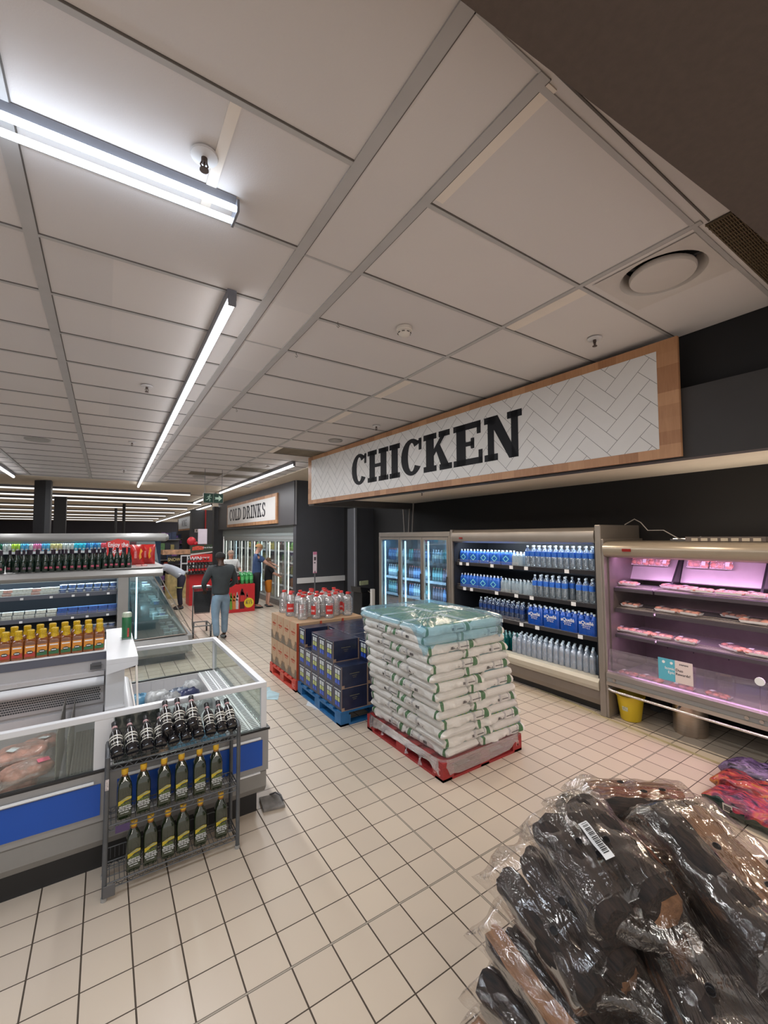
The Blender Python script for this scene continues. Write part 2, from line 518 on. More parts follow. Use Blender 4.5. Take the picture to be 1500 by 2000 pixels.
# soffit and beam over the chicken cabinets; both run with the sign, a touch off the grid
SR = Vector((3.45, 1.348, 2.581)); SL = Vector((3.20, 7.488, 2.627))
dS = (SL-SR); LS = dS.length; dS.normalize()
nS = Vector((-dS.y, dS.x, 0)).normalized()      # towards the aisle
def sign_frame(o, s=0.0, off=0.0, z=0.0):
    """local axes: x from the right end of the sign to its left end, y away from the aisle, z up"""
    x = dS; y = -nS; zz = x.cross(y)
    if zz.z < 0: zz = -zz
    P = SR+dS*s-nS*off+Vector((0, 0, z))
    o.matrix_world = Matrix(((x.x, y.x, zz.x, P.x), (x.y, y.y, zz.y, P.y), (x.z, y.z, zz.z, P.z), (0, 0, 0, 1)))
    return o
b = MB().bx(-2.6, LS, 0.045, 0.16, -0.012, 0.50)
bm_ = ob('wall_beam', b, [mat('dark_fascia', (0.040, 0.037, 0.037), 0.6, noise=0.05)], kind='structure'); sign_frame(bm_)
ob('ceiling_soffit', MB().prism([(3.75, -1.5), (5.57, -1.5), (5.57, 7.3), (3.33, 7.3)], 2.72, 2.78), M_soff, kind='structure')
ob('wall_lintel', MB().bx(3.24, 5.57, 7.3, 7.55, 2.60, ZC), mat('dark_fascia', (0, 0, 0)), kind='structure')
ob('ceiling_soffit', MB().bx(3.62, 6.5, 7.55, 46, ZC-0.02, ZC+0.1), M_cream, kind='structure')
# cold drinks fascia
ob('wall_fascia', MB().bx(4.10, 4.14, 10.5, 19.4, 2.33, ZC-0.03).bx(4.14, 4.6, 10.52, 10.56, 2.33, ZC-0.03), M_char, kind='structure')
ob('wall_header', MB().bx(4.30, 4.40, 10.72, 19.4, 2.04, 2.36), mat('pale_teal_header', (0.30, 0.34, 0.34), 0.4, noise=0.03), kind='structure')
# far dark walls round the wine department
ob('wall_wine', MB().bx(4.9, 5.0, 27.5, 38, 0, 3.45), M_dark, kind='structure')
ob('wall_pier', MB().bx(3.45, 4.6, 22.2, 22.6, 0, 3.35), mat('graphite_wall_paint', (0, 0, 0)), kind='structure')
ob('wall_pier', MB().bx(3.95, 4.35, 19.5, 19.9, 0, 3.35), mat('graphite_wall_paint', (0, 0, 0)), kind='structure')
ob('trim_4', MB().bx(4.06, 4.12, 22.12, 22.2, 0, 3.35), mat('red_pipe', (0.35, 0.02, 0.02), 0.4, noise=0), kind='structure')
# pale strip set in the floor along the right-hand cabinets
ob('trim_5', MB().prism([(4.40, 0.2), (4.445, 0.2), (4.69, 2.80), (4.66, 2.80)], 0.0, 0.004).prism([(4.66, 2.80), (4.71, 2.80), (5.02, 4.9), (4.98, 4.9)], 0.0, 0.004), mat('floor_strip', (0.42, 0.36, 0.22), 0.5, noise=0.2), kind='structure')

# ------------------------------------------------------------ columns and ceiling fittings
col = MB().prism([(-1.545, 13.9), (-1.30, 13.72), (-1.19, 13.72), (-1.19, 14.1), (-1.545, 14.1)], 0, ZC-0.015)
ob('column', col, mat('charcoal_column', (0.038, 0.038, 0.042), 0.5, noise=0.05), label='thick charcoal square column beyond the chillers, the nearer of two', cat='column')
col = MB().bx(-1.505, -1.165, 18.45, 18.8, 0, ZC-0.015)
ob('column', col, mat('black_column', (0.022, 0.022, 0.026), 0.5, noise=0.05), label='thinner black column standing further back beyond the chillers', cat='column')

M_tube = glow('led_tube', (0.95, 0.97, 1.0), 11.0)
M_tubeb = glow('led_tube_bright', (0.74, 0.86, 1.0), 14.0)
M_tubef = glow('led_tube_far', (1.0, 0.97, 0.93), 1.8)
def tube_light(x0, y0, x1, y1, z, label, double=False, m=M_tube, w=0.045):
    d = Vector((x1-x0, y1-y0, 0)); L = d.length
    t = thing('ceiling_light', label, 'light', (x0, y0, z), math.atan2(d.y, d.x))
    h = MB()
    hw = w*(0.5 if double else 0.6)
    h.bx(0, L, -hw, hw, 0.045 if double else 0.035, ZC-z-0.001)
    ew = 0.056 if double else w/2
    h.bx(-0.012, 0.004, -ew, ew, -0.006, 0.05)
    h.bx(L-0.004, L+0.006, -ew, ew, -0.006, 0.05)
    ob('housing', h, mat('light_housing', (0.16, 0.16, 0.18), 0.4, noise=0), t)
    for dy in ((-0.040, 0.040) if double else (0,)):
        k = MB(); k.cyl((0.008, dy, 0.014), (L-0.008, dy, 0.014), 0.0135 if double else 0.022, n=10)
        ob('tube', k, m, t, smooth=60)
    return t
tube_light(-4.2, 1.90, 0.445, 1.865, 3.43, 'bright twin-tube ceiling light at the upper left beside the big sprinkler', True, M_tubeb)
tube_light(0.605, 2.58, 0.735, 13.6, 3.42, 'long single-tube ceiling light running down the aisle', False, M_tube)
tube_light(-1.83, 4.0, -1.80, 12.8, 3.42, 'ceiling light ending at the far left edge above the cans')
tube_light(3.10, 7.95, 3.06, 14.3, 3.42, 'ceiling light running towards the cold drinks sign')
tube_light(3.06, 14.9, 3.05, 19.0, 3.42, 'ceiling light behind the green exit sign')
tube_light(3.9, 19.8, 3.9, 44.0, 3.40, 'ceiling light line running down to the wine sign')
for i, (yy, xr) in enumerate(((15.35, 2.33), (17.6, 1.9), (19.5, 3.4), (23.2, 3.4), (27, 3.3), (31.3, 3.3), (35.7, 3.3), (40, 3.3))):
    tube_light(-8.5, yy, xr, yy-0.1, 3.40, 'far ceiling light across the store, %s from the front' % NTH[i+1], False, M_tubef, w=0.05)

def sprinkler(x, y, s, label):
    t = thing('sprinkler', label, 'sprinkler', (x, y, ZC))
    ob('cover_plate', MB().lathe([(0.0, -0.001), (0.052, -0.004), (0.05, -0.012), (0.03, -0.016), (0.0, -0.016)], 20), mat('sprinkler_plate', (0.62, 0.60, 0.60), 0.4, noise=0), t, smooth=40)
    h = MB()
    h.cyl((0, 0, -0.016), (0, 0, -0.034), 0.012, n=10)
    h.tube([(0.008, 0, -0.03), (0.014, 0, -0.045), (0.004, 0, -0.062)], 0.003, 6).tube([(-0.008, 0, -0.03), (-0.014, 0, -0.045), (-0.004, 0, -0.062)], 0.003, 6)
    h.cyl((0, 0, -0.03), (0, 0, -0.06), 0.0035, n=6)
    h.cyl((0, 0, -0.062), (0, 0, -0.066), 0.017, n=12)
    ob('head', h, mat('sprinkler_metal', (0.10, 0.07, 0.06), 0.4, metal=0.5, noise=0), t, smooth=40)
    t.scale = (s, s, s)
sprinkler(0.287, 1.70, 1.0, 'white-plated sprinkler right beside the bright twin-tube light')
sprinkler(3.079, 1.747, 1.0, 'sprinkler above the right half of the chicken sign')
sprinkler(0.306, 4.708, 1.0, 'sprinkler left of the middle of the long aisle light')
sprinkler(3.035, 4.793, 1.0, 'sprinkler just above the first letter of the chicken sign')
sprinkler(0.314, 7.645, 1.0, 'sprinkler left of the far part of the long aisle light')
sprinkler(0.307, 10.87, 1.0, 'most distant sprinkler left of the long aisle light')
sprinkler(4.25, 5.35, 0.8, 'small sprinkler in the pale soffit beneath the chicken sign')
bpy.context.view_layer.update()
COL.objects[-1].parent.location.z = 2.72
def disc_vent(x, y, r, label):
    ob('ceiling_vent', MB().lathe([(0, 0.0), (r, -0.002), (r, -0.010), (r*0.9, -0.018), (r*0.84, -0.012), (r*0.78, -0.02), (r*0.6, -0.022), (0, -0.022)], 28, (x, y, ZC)),
       mat('vent_grey', (0.34, 0.32, 0.30), 0.6, noise=0), smooth=30, label=label, cat='vent')
disc_vent(-0.896, 8.185, 0.16, 'round flat ceiling vent at the left above the cans')
disc_vent(2.968, 5.885, 0.11, 'round flat ceiling vent by the left end of the chicken sign')
disc_vent(1.9, 11.2, 0.15, 'small round ceiling vent left of the exit sign rods')
def diffuser(x, y, R, label, z=ZC):
    t = thing('air_diffuser', label, 'air diffuser', (x, y, z))
    k = MB()
    sq = 0.262
    n = 40
    vs = []; fs = []
    rings = [(R*1.18, -0.004), (R*1.06, 0.010), (R*0.96, 0.05), (R*0.93, 0.11)]
    for i in range(n):
        a = 2*PI*i/n
        q = sq/max(abs(math.cos(a)), abs(math.sin(a)))
        vs.append((q*math.cos(a), q*math.sin(a), -0.004))
    for r_, zz in rings:
        for i in range(n):
            a = 2*PI*i/n
            vs.append((r_*math.cos(a), r_*math.sin(a), zz))
    for j in range(len(rings)):
        for i in range(n):
            fs.append((j*n+i, (j+1)*n+i, (j+1)*n+(i+1) % n, j*n+(i+1) % n))
    k.add(vs, fs)
    ob('surround', k, mat('diffuser_enamel', (0.56, 0.51, 0.475), 0.5, noise=0.02), t, smooth=30)
    ob('disc', MB().lathe([(0, 0.03), (R*0.80, 0.03), (R*0.82, 0.022), (R*0.82, 0.008), (R*0.79, -0.002), (0, -0.010)], 40), mat('diffuser_enamel', (0, 0, 0)), t, smooth=40)
    h = MB()
    for a in (0.5, 2.6, 4.7):
        h.T = Matrix.Rotation(a, 4, 'Z'); h.bx(R*0.6, R*0.97, -0.012, 0.012, 0.035, 0.075)
    h.T = None
    h.lathe([(0, 0.11), (R*0.95, 0.11)], 30)
    ob('throat', h, mat('diffuser_throat', (0.02, 0.02, 0.02), 0.7, noise=0), t)
    return t
diffuser(2.672, 1.10, 0.205, 'large round air diffuser in the ceiling above the chicken sign')
diffuser(2.674, 8.889, 0.20, 'distant round air diffuser near the cold drinks light')
# the ceiling board behind each diffuser is cut away: the throat sits in a box above it
g = thing('ceiling_grille', 'brown egg-crate ceiling grille beside the large round air diffuser', 'grille', (2.395, 0.66, ZC))
k = MB()
for i in range(30):
    k.bx(0.0+i*0.04, 0.004+i*0.04, 0.0, 0.13-0.0009*i, -0.010, -0.002)
for j in range(12):
    k.bx(0, 1.18, 0.005+j*0.0105, 0.008+j*0.0105, -0.010, -0.002)
ob('lattice', k, mat('bronze_lattice', (0.20, 0.15, 0.09), 0.5, metal=0.3, noise=0), g)
ob('backing', MB().bx(0, 1.18, 0, 0.13, -0.002, 0.003), mat('bronze_backing', (0.05, 0.035, 0.025), 0.8, noise=0), g)

t = thing('smoke_detector', 'white dome smoke detector on the ceiling above the chicken sign', 'smoke detector', (1.763, 2.40, ZC))
ob('base', MB().lathe([(0, 0), (0.056, 0), (0.056, -0.022), (0.050, -0.028), (0, -0.028)], 24), mat('ivory_plastic', (0.66, 0.60, 0.54), 0.4, noise=0), t, smooth=40)
ob('dome', MB().lathe([(0.046, -0.028), (0.048, -0.036), (0.040, -0.054), (0.022, -0.066), (0, -0.068)], 24), mat('ivory_plastic', (0, 0, 0)), t, smooth=40)
k = MB()
for i in range(8):
    k.T = Matrix.Rotation(i*PI/4, 4, 'Z'); k.bx(0.040, 0.049, -0.010, 0.010, -0.045, -0.040)
ob('slots', k, M_gap, t)
for i, (x, y) in enumerate(((1.32, 2.58), (1.26, 3.2), (1.24, 5.0))):
    ob('ceiling_hook', MB().tube([(x, y, ZC), (x, y, ZC-0.02), (x+0.012, y, ZC-0.03), (x+0.004, y, ZC-0.042), (x-0.008, y, ZC-0.034)], 0.002, 6),
       M_gap, label=('nearest', 'second', 'third')[i]+' small wire hook under the ceiling left of the smoke detector', cat='hook')
# ------------------------------------------------------------ chicken sign
GLY = {}
def slab_glyph(ch, st=0.20, sf=0.115, ov=0.085):
    """polygons (convex) for a slab-serif capital, unit height; returns polys, width"""
    def R(x0, y0, x1, y1): return [(x0, y0), (x1, y0), (x1, y1), (x0, y1)]
    def stem(x, top=True, bot=True, l=True, r=True):
        q = [R(x, 0, x+st, 1)]
        a = x-(ov if l else 0); b = x+st+(ov if r else 0)
        if bot: q.append(R(a, 0, b, sf))
        if top: q.append(R(a, 1-sf, b, 1))
        return q
    def arc(cx, cy, rx, ry, tx, ty, a0, a1, n=18):
        q = []
        for i in range(n):
            u = a0+(a1-a0)*i/n; v = a0+(a1-a0)*(i+1)/n
            q.append([(cx+rx*math.cos(u), cy+ry*math.sin(u)), (cx+rx*math.cos(v), cy+ry*math.sin(v)),
                      (cx+(rx-tx)*math.cos(v), cy+(ry-ty)*math.sin(v)), (cx+(rx-tx)*math.cos(u), cy+(ry-ty)*math.sin(u))])
        return q
    o = ov
    if ch == 'I': return stem(o), st+2*o
    if ch == 'H': return stem(o)+stem(o+st+0.26)+[R(o+st, 0.45, o+st+0.26, 0.56)], 2*st+0.26+2*o
    if ch == 'C': return arc(0.40, 0.5, 0.40, 0.515, st, 0.115, 0.75, 2*PI-0.62, 24)+[R(0.66, 0.66, 0.76, 0.98), R(0.56, 0.86, 0.76, 0.93)], 0.78
    if ch == 'O': return arc(0.40, 0.5, 0.40, 0.515, st, 0.115, 0, 2*PI, 30), 0.80
    if ch == 'K':
        return stem(o)+[[(o+st, 0.40), (o+st, 0.58), (o+st+0.28, 0.95), (o+st+0.42, 0.95)], [(o+st+0.06, 0.56), (o+st+0.20, 0.66), (o+st+0.50, 0.05), (o+st+0.26, 0.05)],
                R(o+st+0.16, 1-sf, o+st+0.50, 1), R(o+st+0.18, 0, o+st+0.56, sf)], st+0.56+o
    if ch == 'E':
        return stem(o, r=False)+[R(o+st, 1-sf, 0.66+o, 1), R(0.56+o, 0.70, 0.66+o, 1), R(o+st, 0, 0.70+o, sf), R(0.60+o, 0, 0.70+o, 0.32), R(o+st, 0.45, 0.47+o, 0.555), R(0.40+o, 0.38, 0.49+o, 0.63)], 0.70+o
    if ch == 'N':
        w = 0.78
        return [R(o, 0, o+0.15, 1), R(0, 0, o+0.15+o, sf), R(0, 1-sf, o+0.20, 1), [(o, 1), (o+0.24, 1), (w, 0), (w-0.20, 0)], R(w-0.15, 0, w, 1), R(w-0.15-o, 1-sf, w+o, 1)], w+o
    if ch == 'L': return stem(o)+[R(o+st, 0, 0.62+o, sf), R(0.52+o, 0, 0.62+o, 0.34)], 0.62+o
    if ch == 'D': return stem(o, r=False)+arc(o+st*0.9, 0.5, 0.56, 0.5, st, sf, -PI/2, PI/2, 18), o+st*0.9+0.57
    if ch == 'R': return stem(o)+arc(o+st*0.9, 0.735, 0.42, 0.265, st*0.95, sf, -PI/2, PI/2, 12)+[[(o+st+0.10, 0.50), (o+st+0.26, 0.54), (o+st+0.52, 0.05), (o+st+0.30, 0.05)], R(o+st+0.26, 0, o+st+0.56, sf)], o+st+0.56
    if ch == 'S': return arc(0.35, 0.735, 0.31, 0.28, st*0.9, sf, 0.35, 1.5*PI, 16)+arc(0.35, 0.265, 0.33, 0.28, st*0.9, sf, -PI*0.85, PI/2, 16)+[R(0.57, 0.70, 0.66, 0.96), R(0.02, 0.04, 0.11, 0.32)], 0.68
    if ch == 'W': return [[(0.06, 1), (0.27, 1), (0.43, 0), (0.29, 0)], [(0.43, 0), (0.30, 0), (0.50, 0.9), (0.60, 0.9)], [(0.50, 0.9), (0.66, 0.9), (0.80, 0), (0.68, 0)], [(0.82, 0), (0.68, 0), (0.92, 1), (1.04, 1)], R(0, 1-sf, 0.36, 1), R(0.84, 1-sf, 1.1, 1)], 1.1
    return [], 0.35
def slab_word(parent, s, x0, x1, z0, z1, m, front=-0.002, sp=0.09, **kw):
    """letters across local x from x0 (left) to x1 (right, may be < x0); local y is depth"""
    gl = [slab_glyph(ch, **kw) for ch in s]
    tot = sum(w for g, w in gl)+sp*(len(s)-1)
    k = (x1-x0)/tot
    x = 0
    for (g, w), ch in zip(gl, s):
        if g:
            b = MB()
            for p in g:
                b.prism([(x0+(x+a)*k, z0+c*(z1-z0)) for a, c in p], front-0.002, front, 'y')
            ob('letter', b, m, parent)
        x += w+sp
def herring(x0, x1, z0, z1, L, Wd, yf, b, w=0.0035):
    """herringbone joint lines clipped to a rectangle"""
    def clip(p, q):
        t0, t1 = 0.0, 1.0
        dx, dz = q[0]-p[0], q[1]-p[1]
        for pp, qq in ((-dx, p[0]-x0), (dx, x1-p[0]), (-dz, p[1]-z0), (dz, z1-p[1])):
            if abs(pp) < 1e-9:
                if qq < 0: return None
            else:
                r = qq/pp
                if pp < 0: t0 = max(t0, r)
                else: t1 = min(t1, r)
        if t0 >= t1: return None
        return (p[0]+dx*t0, p[1]+dz*t0), (p[0]+dx*t1, p[1]+dz*t1)
    c45 = math.sqrt(0.5)
    def rot(a, c): return ((a-c)*c45, (a+c)*c45)
    n = int(L/Wd)
    segs = set()
    N = int((x1-x0+z1-z0)/Wd)+8
    for i in range(-N, N):
        for j in range(-N, N):
            if (i-j) % (2*n) == 0:      # horizontal brick from cell i,j (length n)
                c = [(i, j), (i+n, j), (i+n, j+1), (i, j+1)]
            elif (i-j) % (2*n) == 2*n-1:  # upright brick
                c = [(i, j), (i+1, j), (i+1, j+n), (i, j+n)]
            else: continue
            for a, d in ((0, 1), (0, 3)):
                segs.add((c[a], c[d]))
    for a, d in segs:
        p = rot(a[0]*Wd, a[1]*Wd); q = rot(d[0]*Wd, d[1]*Wd)
        p = (p[0]+(x0+x1)/2, p[1]+(z0+z1)/2); q = (q[0]+(x0+x1)/2, q[1]+(z0+z1)/2)
        r = clip(p, q)
        if not r: continue
        (ax, az), (bx_, bz) = r
        dx, dz = bx_-ax, bz-az
        l = math.hypot(dx, dz)
        if l < 0.004: continue
        nx, nz = -dz/l*w/2, dx/l*w/2
        b.prism([(ax+nx, az+nz), (bx_+nx, bz+nz), (bx_-nx, bz-nz), (ax-nx, az-nz)], yf-0.0006, yf, 'y')

def wood_material():
    m = bpy.data.materials.new('oak_block_laminate'); m.use_nodes = True
    nt = m.node_tree; b = nt.nodes['Principled BSDF']
    tc = nd(nt, 'ShaderNodeTexCoord'); sp = nd(nt, 'ShaderNodeSeparateXYZ'); nt.links.new(tc.outputs['Object'], sp.inputs[0])
    fx = math_node(nt, 'FLOOR', math_node(nt, 'DIVIDE', sp.outputs[0], 0.145))
    fz = math_node(nt, 'FLOOR', math_node(nt, 'DIVIDE', sp.outputs[2], 0.098))
    cb = nd(nt, 'ShaderNodeCombineXYZ'); nt.links.new(fx, cb.inputs[0]); nt.links.new(fz, cb.inputs[1])
    wn = nd(nt, 'ShaderNodeTexWhiteNoise', noise_dimensions='2D'); nt.links.new(cb.outputs[0], wn.inputs['Vector'])
    mp = nd(nt, 'ShaderNodeMapping'); mp.inputs['Scale'].default_value = (14, 1, 1.5); nt.links.new(tc.outputs['Object'], mp.inputs[0])
    nz = nd(nt, 'ShaderNodeTexNoise'); nz.inputs['Scale'].default_value = 4; nz.inputs['Detail'].default_value = 5; nz.inputs['Distortion'].default_value = 0.8
    nt.links.new(mp.outputs[0], nz.inputs['Vector'])
    f = math_node(nt, 'ADD', math_node(nt, 'MULTIPLY', wn.outputs['Value'], 0.55), math_node(nt, 'MULTIPLY', nz.outputs['Fac'], 0.5))
    mx = nd(nt, 'ShaderNodeMix', data_type='RGBA'); nt.links.new(f, mx.inputs[0])
    mx.inputs[6].default_value = (0.30, 0.125, 0.050, 1); mx.inputs[7].default_value = (0.60, 0.33, 0.17, 1)
    nt.links.new(mx.outputs[2], b.inputs['Base Color']); b.inputs['Roughness'].default_value = 0.45
    return m
M_oak = wood_material()
M_sign = mat('sign_face_white', (0.74, 0.72, 0.70), 0.35, noise=0.02)
M_joint = mat('sign_joint_grey', (0.20, 0.195, 0.19), 0.6, noise=0)
M_letter = mat('sign_letter_black', (0.006, 0.006, 0.009), 0.5, noise=0, spec=0.25)
t = thing('wall_sign', 'long wood-framed sign reading CHICKEN over the meat cabinets', 'sign')
sign_frame(t)
b = MB().bx(0, LS, 0, 0.03, 0, 0.885)
ob('frame', b, M_oak, t)
b = MB().bx(0.14, LS-0.14, -0.003, 0.001, 0.072, 0.815)
b.mi(1); herring(0.14, LS-0.14, 0.072, 0.815, 0.36, 0.12, -0.003, b)
ob('face', b, [M_sign, M_joint], t)
slab_word(t, 'CHICKEN', LS-1.60, 1.34, 0.205, 0.675, M_letter, front=-0.004, sp=0.05, st=0.26, sf=0.15)

# ------------------------------------------------------------ bottles and packs (each kind modelled once)
M_pet = film('clear_pet', (0.93, 0.97, 1.0), 0.80, 0.08, (0.55, 0.66, 0.76), gl=0.35)
M_blue = mat('blue_label', (0.03, 0.14, 0.55), 0.35, noise=0.15, scale=30)
M_cap = mat('pale_cap', (0.70, 0.76, 0.82), 0.4, noise=0)
M_bluef = mat('blue_shrink_film', (0.015, 0.11, 0.50), 0.18, noise=0.18, scale=25, coat=0.5)
M_blued = mat('deep_blue_film', (0.010, 0.075, 0.40), 0.2, noise=0.15, scale=25, coat=0.5)
M_teal = mat('teal_diamond', (0.20, 0.62, 0.72), 0.4, noise=0)
M_wt = mat('print_white', (0.78, 0.80, 0.82), 0.5, noise=0)
def bottle(name, cat, r, h, label_m, cap_m, body_m, z0=0.35, z1=0.62, n=12, neck=0.32):
    t = thing(name, 'x', cat)
    R_ = r
    prof = [(R_*0.85, 0), (R_, h*0.03), (R_, h*z0), (R_*0.97, h*(z0+0.01)), (R_*0.97, h*(z1-0.01)), (R_, h*z1), (R_*0.98, h*0.70), (R_*0.72, h*0.80), (R_*neck, h*0.89), (R_*neck, h*0.93)]
    ob('body', MB().lathe(prof, n), body_m, t, smooth=50)
    if label_m:
        ob('label', MB().lathe([(R_*1.01, h*z0), (R_*1.01, h*z1)], n), label_m, t, smooth=50)
    ob('cap', MB().lathe([(0, h), (R_*neck*1.15, h), (R_*neck*1.15, h*0.93), (0, h*0.93)][::-1], n), cap_m, t, smooth=40)
    return t
def shrink_pack(name, cat, nx, ny, r, h, m, m_cap, mark=None, z0=0.0):
    """bottles in a tight film: shoulders and caps show above one wrapped block"""
    t = thing(name, 'x', cat)
    b = MB(); c = MB()
    wx, wy = nx*2*r, ny*2*r
    for i in range(nx):
        for j in range(ny):
            cx = -wx/2+r+i*2*r; cy = -wy/2+r+j*2*r
            b.lathe([(r*0.9, 0), (r*0.99, 0.01), (r*0.99, h*0.70), (r*0.66, h*0.84), (r*0.30, h*0.92)], 10, (cx, cy, 0))
            c.lathe([(r*0.36, h*0.91), (r*0.36, h), (0, h)], 8, (cx, cy, 0))
    b.bx(-wx/2+0.004, wx/2-0.004, -wy/2+r*0.6, wy/2-r*0.6, 0.002, h*0.72)
    b.bx(-wx/2+r*0.6, wx/2-r*0.6, -wy/2+0.004, wy/2-0.004, 0.002, h*0.72)
    n0 = len(b.m)
    b.add(c.v, c.f)
    for i in range(n0, len(b.m)): b.m[i] = 1
    ob('wrapped_bottles', b, [m, m_cap], t, smooth=50)
    return t
def rowname(i, n, what, where, frm='left'):
    return '%s, %s from the %s %s' % (what, NTH[i], frm, where)
pet = Proto(bottle('water_bottle', 'bottle', 0.037, 0.285, M_blue, M_cap, M_pet, 0.50, 0.72))
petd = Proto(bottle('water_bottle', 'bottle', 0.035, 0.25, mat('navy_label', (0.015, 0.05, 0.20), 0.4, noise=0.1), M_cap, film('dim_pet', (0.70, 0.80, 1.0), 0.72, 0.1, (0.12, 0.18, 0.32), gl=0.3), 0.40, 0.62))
petc = Proto(bottle('water_bottle', 'bottle', 0.038, 0.285, None, M_cap, film('frosty_pet', (0.92, 0.96, 1.0), 0.68, 0.08, (0.66, 0.75, 0.88), gl=0.4), 0.40, 0.62))
packb = shrink_pack('bottle_pack', 'bottle pack', 2, 3, 0.0340, 0.205, M_bluef, M_cap)
k = MB().prism([(0, 0.035), (0.058, 0.085), (0, 0.135), (-0.058, 0.085), (-0.040, 0.085), (0, 0.118), (0.040, 0.085), (0, 0.052), (-0.040, 0.085), (-0.058, 0.085)], -0.070, -0.068, 'x'); ob('emblem', k, M_teal, packb)
packb = Proto(packb)
packc = Proto(shrink_pack('bottle_pack', 'bottle pack', 2, 3, 0.032, 0.19, film('hazy_pack', (0.90, 0.96, 1), 0.50, 0.10, (0.42, 0.56, 0.66), bump=0.9, bscale=45, gl=0.5), M_cap))
packt = Proto(shrink_pack('bottle_pack', 'bottle pack', 2, 2, 0.034, 0.235, mat('teal_green_film', (0.006, 0.12, 0.115), 0.2, noise=0.3, scale=40, coat=0.5), mat('pale_teal_cap', (0.35, 0.62, 0.60), 0.3, noise=0)))
packq = shrink_pack('bottle_pack', 'bottle pack', 2, 3, 0.0402, 0.25, M_blued, M_cap)
text(packq, 'aQuellé', 0.058, facing('-X', (-0.0825, 0, 0.140)), M_wt, 'brand_name')
text(packq, 'S T I L L', 0.026, facing('-X', (-0.0825, 0, 0.085)), M_wt, 'lettering')
text(packq, 'natural mineral water', 0.013, facing('-X', (-0.0825, 0, 0.108)), M_wt, 'lettering')
packq = Proto(packq)

# ------------------------------------------------------------ open water chiller, X 4.70 to 5.55, Y 2.74 to 5.12
t = thing('open_chiller', 'tall open chiller stocked with bottled water, beneath the chicken sign', 'refrigerator', (4.70, 2.74, 0))
L = 2.38
ob('base', MB().bx(0.10, 0.85, 0, L, 0, 0.11), M_blk, t)
ob('lower_panel', MB().prism([(0.02, 0.10), (0.0, 0.16), (0.0, 0.27), (0.85, 0.27), (0.85, 0.10)], 0, L, 'y'), mat('taupe_enamel', (0.20, 0.165, 0.135), 0.4, noise=0.04), t)
ob('bumper', MB().prism([(-0.03, 0.27), (-0.045, 0.31), (-0.045, 0.36), (-0.01, 0.395), (0.10, 0.395), (0.10, 0.27)], 0, L, 'y'), mat('cream_metal', (0.46, 0.42, 0.34), 0.35, noise=0.04), t)
ob('liner', MB().bx(0.78, 0.85, 0, L, 0.27, 2.10).bx(0.0, 0.85, -0.0, 0.02, 0.40, 2.0).bx(0.06, 0.78, 0, L, 0.30, 0.37).bx(0.0, 0.85, L-0.015, L, 0.40, 2.0), M_blkin, t)
ob('canopy', MB().prism([(0.03, 1.905), (-0.03, 1.93), (-0.05, 1.99), (-0.03, 2.06), (0.03, 2.10), (0.85, 2.12), (0.85, 2.0), (0.10, 1.99), (0.08, 1.91)], 0, L, 'y'), M_alu, t, smooth=40)
ob('side_panel', MB().bx(-0.02, 0.85, L, L+0.05, 0, 2.11), M_alu, t)
ob('end_panel', MB().bx(-0.03, 0.85, -0.075, -0.005, 0, 2.13), M_alu, t, bevel=0.01)
ob('display', MB().bx(-0.056, -0.05, L-0.26, L-0.19, 1.965, 1.99), mat('dark_red_display', (0.10, 0.005, 0.005), 0.3, noise=0, emit=(1, 0.05, 0.02), es=0.15), t)
for z in (1.57, 1.185, 0.81):
    s = MB().bx(0.06, 0.60, 0.0, L, z, z+0.022)
    sh = ob('shelf', s, M_grey, t)
    ob('price_rail', MB().prism([(0.04, z-0.02), (0.03, z+0.028), (0.045, z+0.03), (0.06, z-0.02)], 0.01, L-0.01, 'y'), mat('black_price_rail', (0.03, 0.03, 0.035), 0.3, noise=0), sh)
    w = MB()
    for q in range(3): w.cyl((0.055, L*0.48, z+0.035+q*0.016), (0.055, L-0.02, z+0.035+q*0.016), 0.0022, n=6)
    ob('wire_fence', w, M_alu, sh)
    for y in (0.35, 0.95, 1.2, 1.55, 2.05, 2.2): ob('price_ticket', MB().bx(0.026, 0.030, y+z*0.2-0.3, y+z*0.2-0.24, z-0.02, z+0.025), M_wt, sh)
ob('light_tube', MB().cyl((0.12, 0.05, 1.965), (0.12, L-0.05, 1.965), 0.012, n=8), glow('cool_tube', (0.80, 0.92, 1.0), 8.0), t)
area('chiller_light', (4.83, 3.93, 1.93), 2.2, 0.05, 20, (0.78, 0.90, 1.0), rot=(math.radians(-35), 0, PI/2))
area('chiller_light', (4.75, 3.93, 1.55), 2.2, 0.03, 6, (0.78, 0.90, 1.0), rot=(0, 0, PI/2))
area('chiller_light', (4.75, 3.93, 0.79), 2.2, 0.03, 7, (0.78, 0.90, 1.0), rot=(0, 0, PI/2))  # added fill for the bottom bottles, no tube sits here
area('chiller_light', (4.75, 3.93, 1.165), 2.2, 0.03, 5, (0.78, 0.90, 1.0), rot=(0, 0, PI/2))
WC = 'water chiller'
def line(pr, xs, y0, dy, n, z, what, where, group, jit=0.0, rz=0.0, start=1, frm='left'):
    k = start
    for i in range(n):
        for r_, x in enumerate(xs):
            y = y0-dy*i-(dy*0.5 if r_ % 2 else 0)
            rw = '' if len(xs) == 1 else (', front row', ', back row')[r_] if len(xs) == 2 else (', front row', ', middle row', ', back row')[r_]
            lab = what+rw+', '+NTH[i+start]+' from '+frm+', '+where
            pr.place((x+random.uniform(-jit, jit), y, z), rz+random.uniform(-jit*3, jit*3), lab, group)
xf = 4.70
line(packb, (xf+0.17,), 5.00, 0.215, 5, 1.593, 'blue-wrapped water pack', 'top shelf, water chiller', 'blue packs on the top chiller shelf')
line(packc, (xf+0.17,), 3.955, 0.20, 1, 1.593, 'clear-wrapped water pack', 'top shelf, water chiller', 'clear packs on the top chiller shelf')
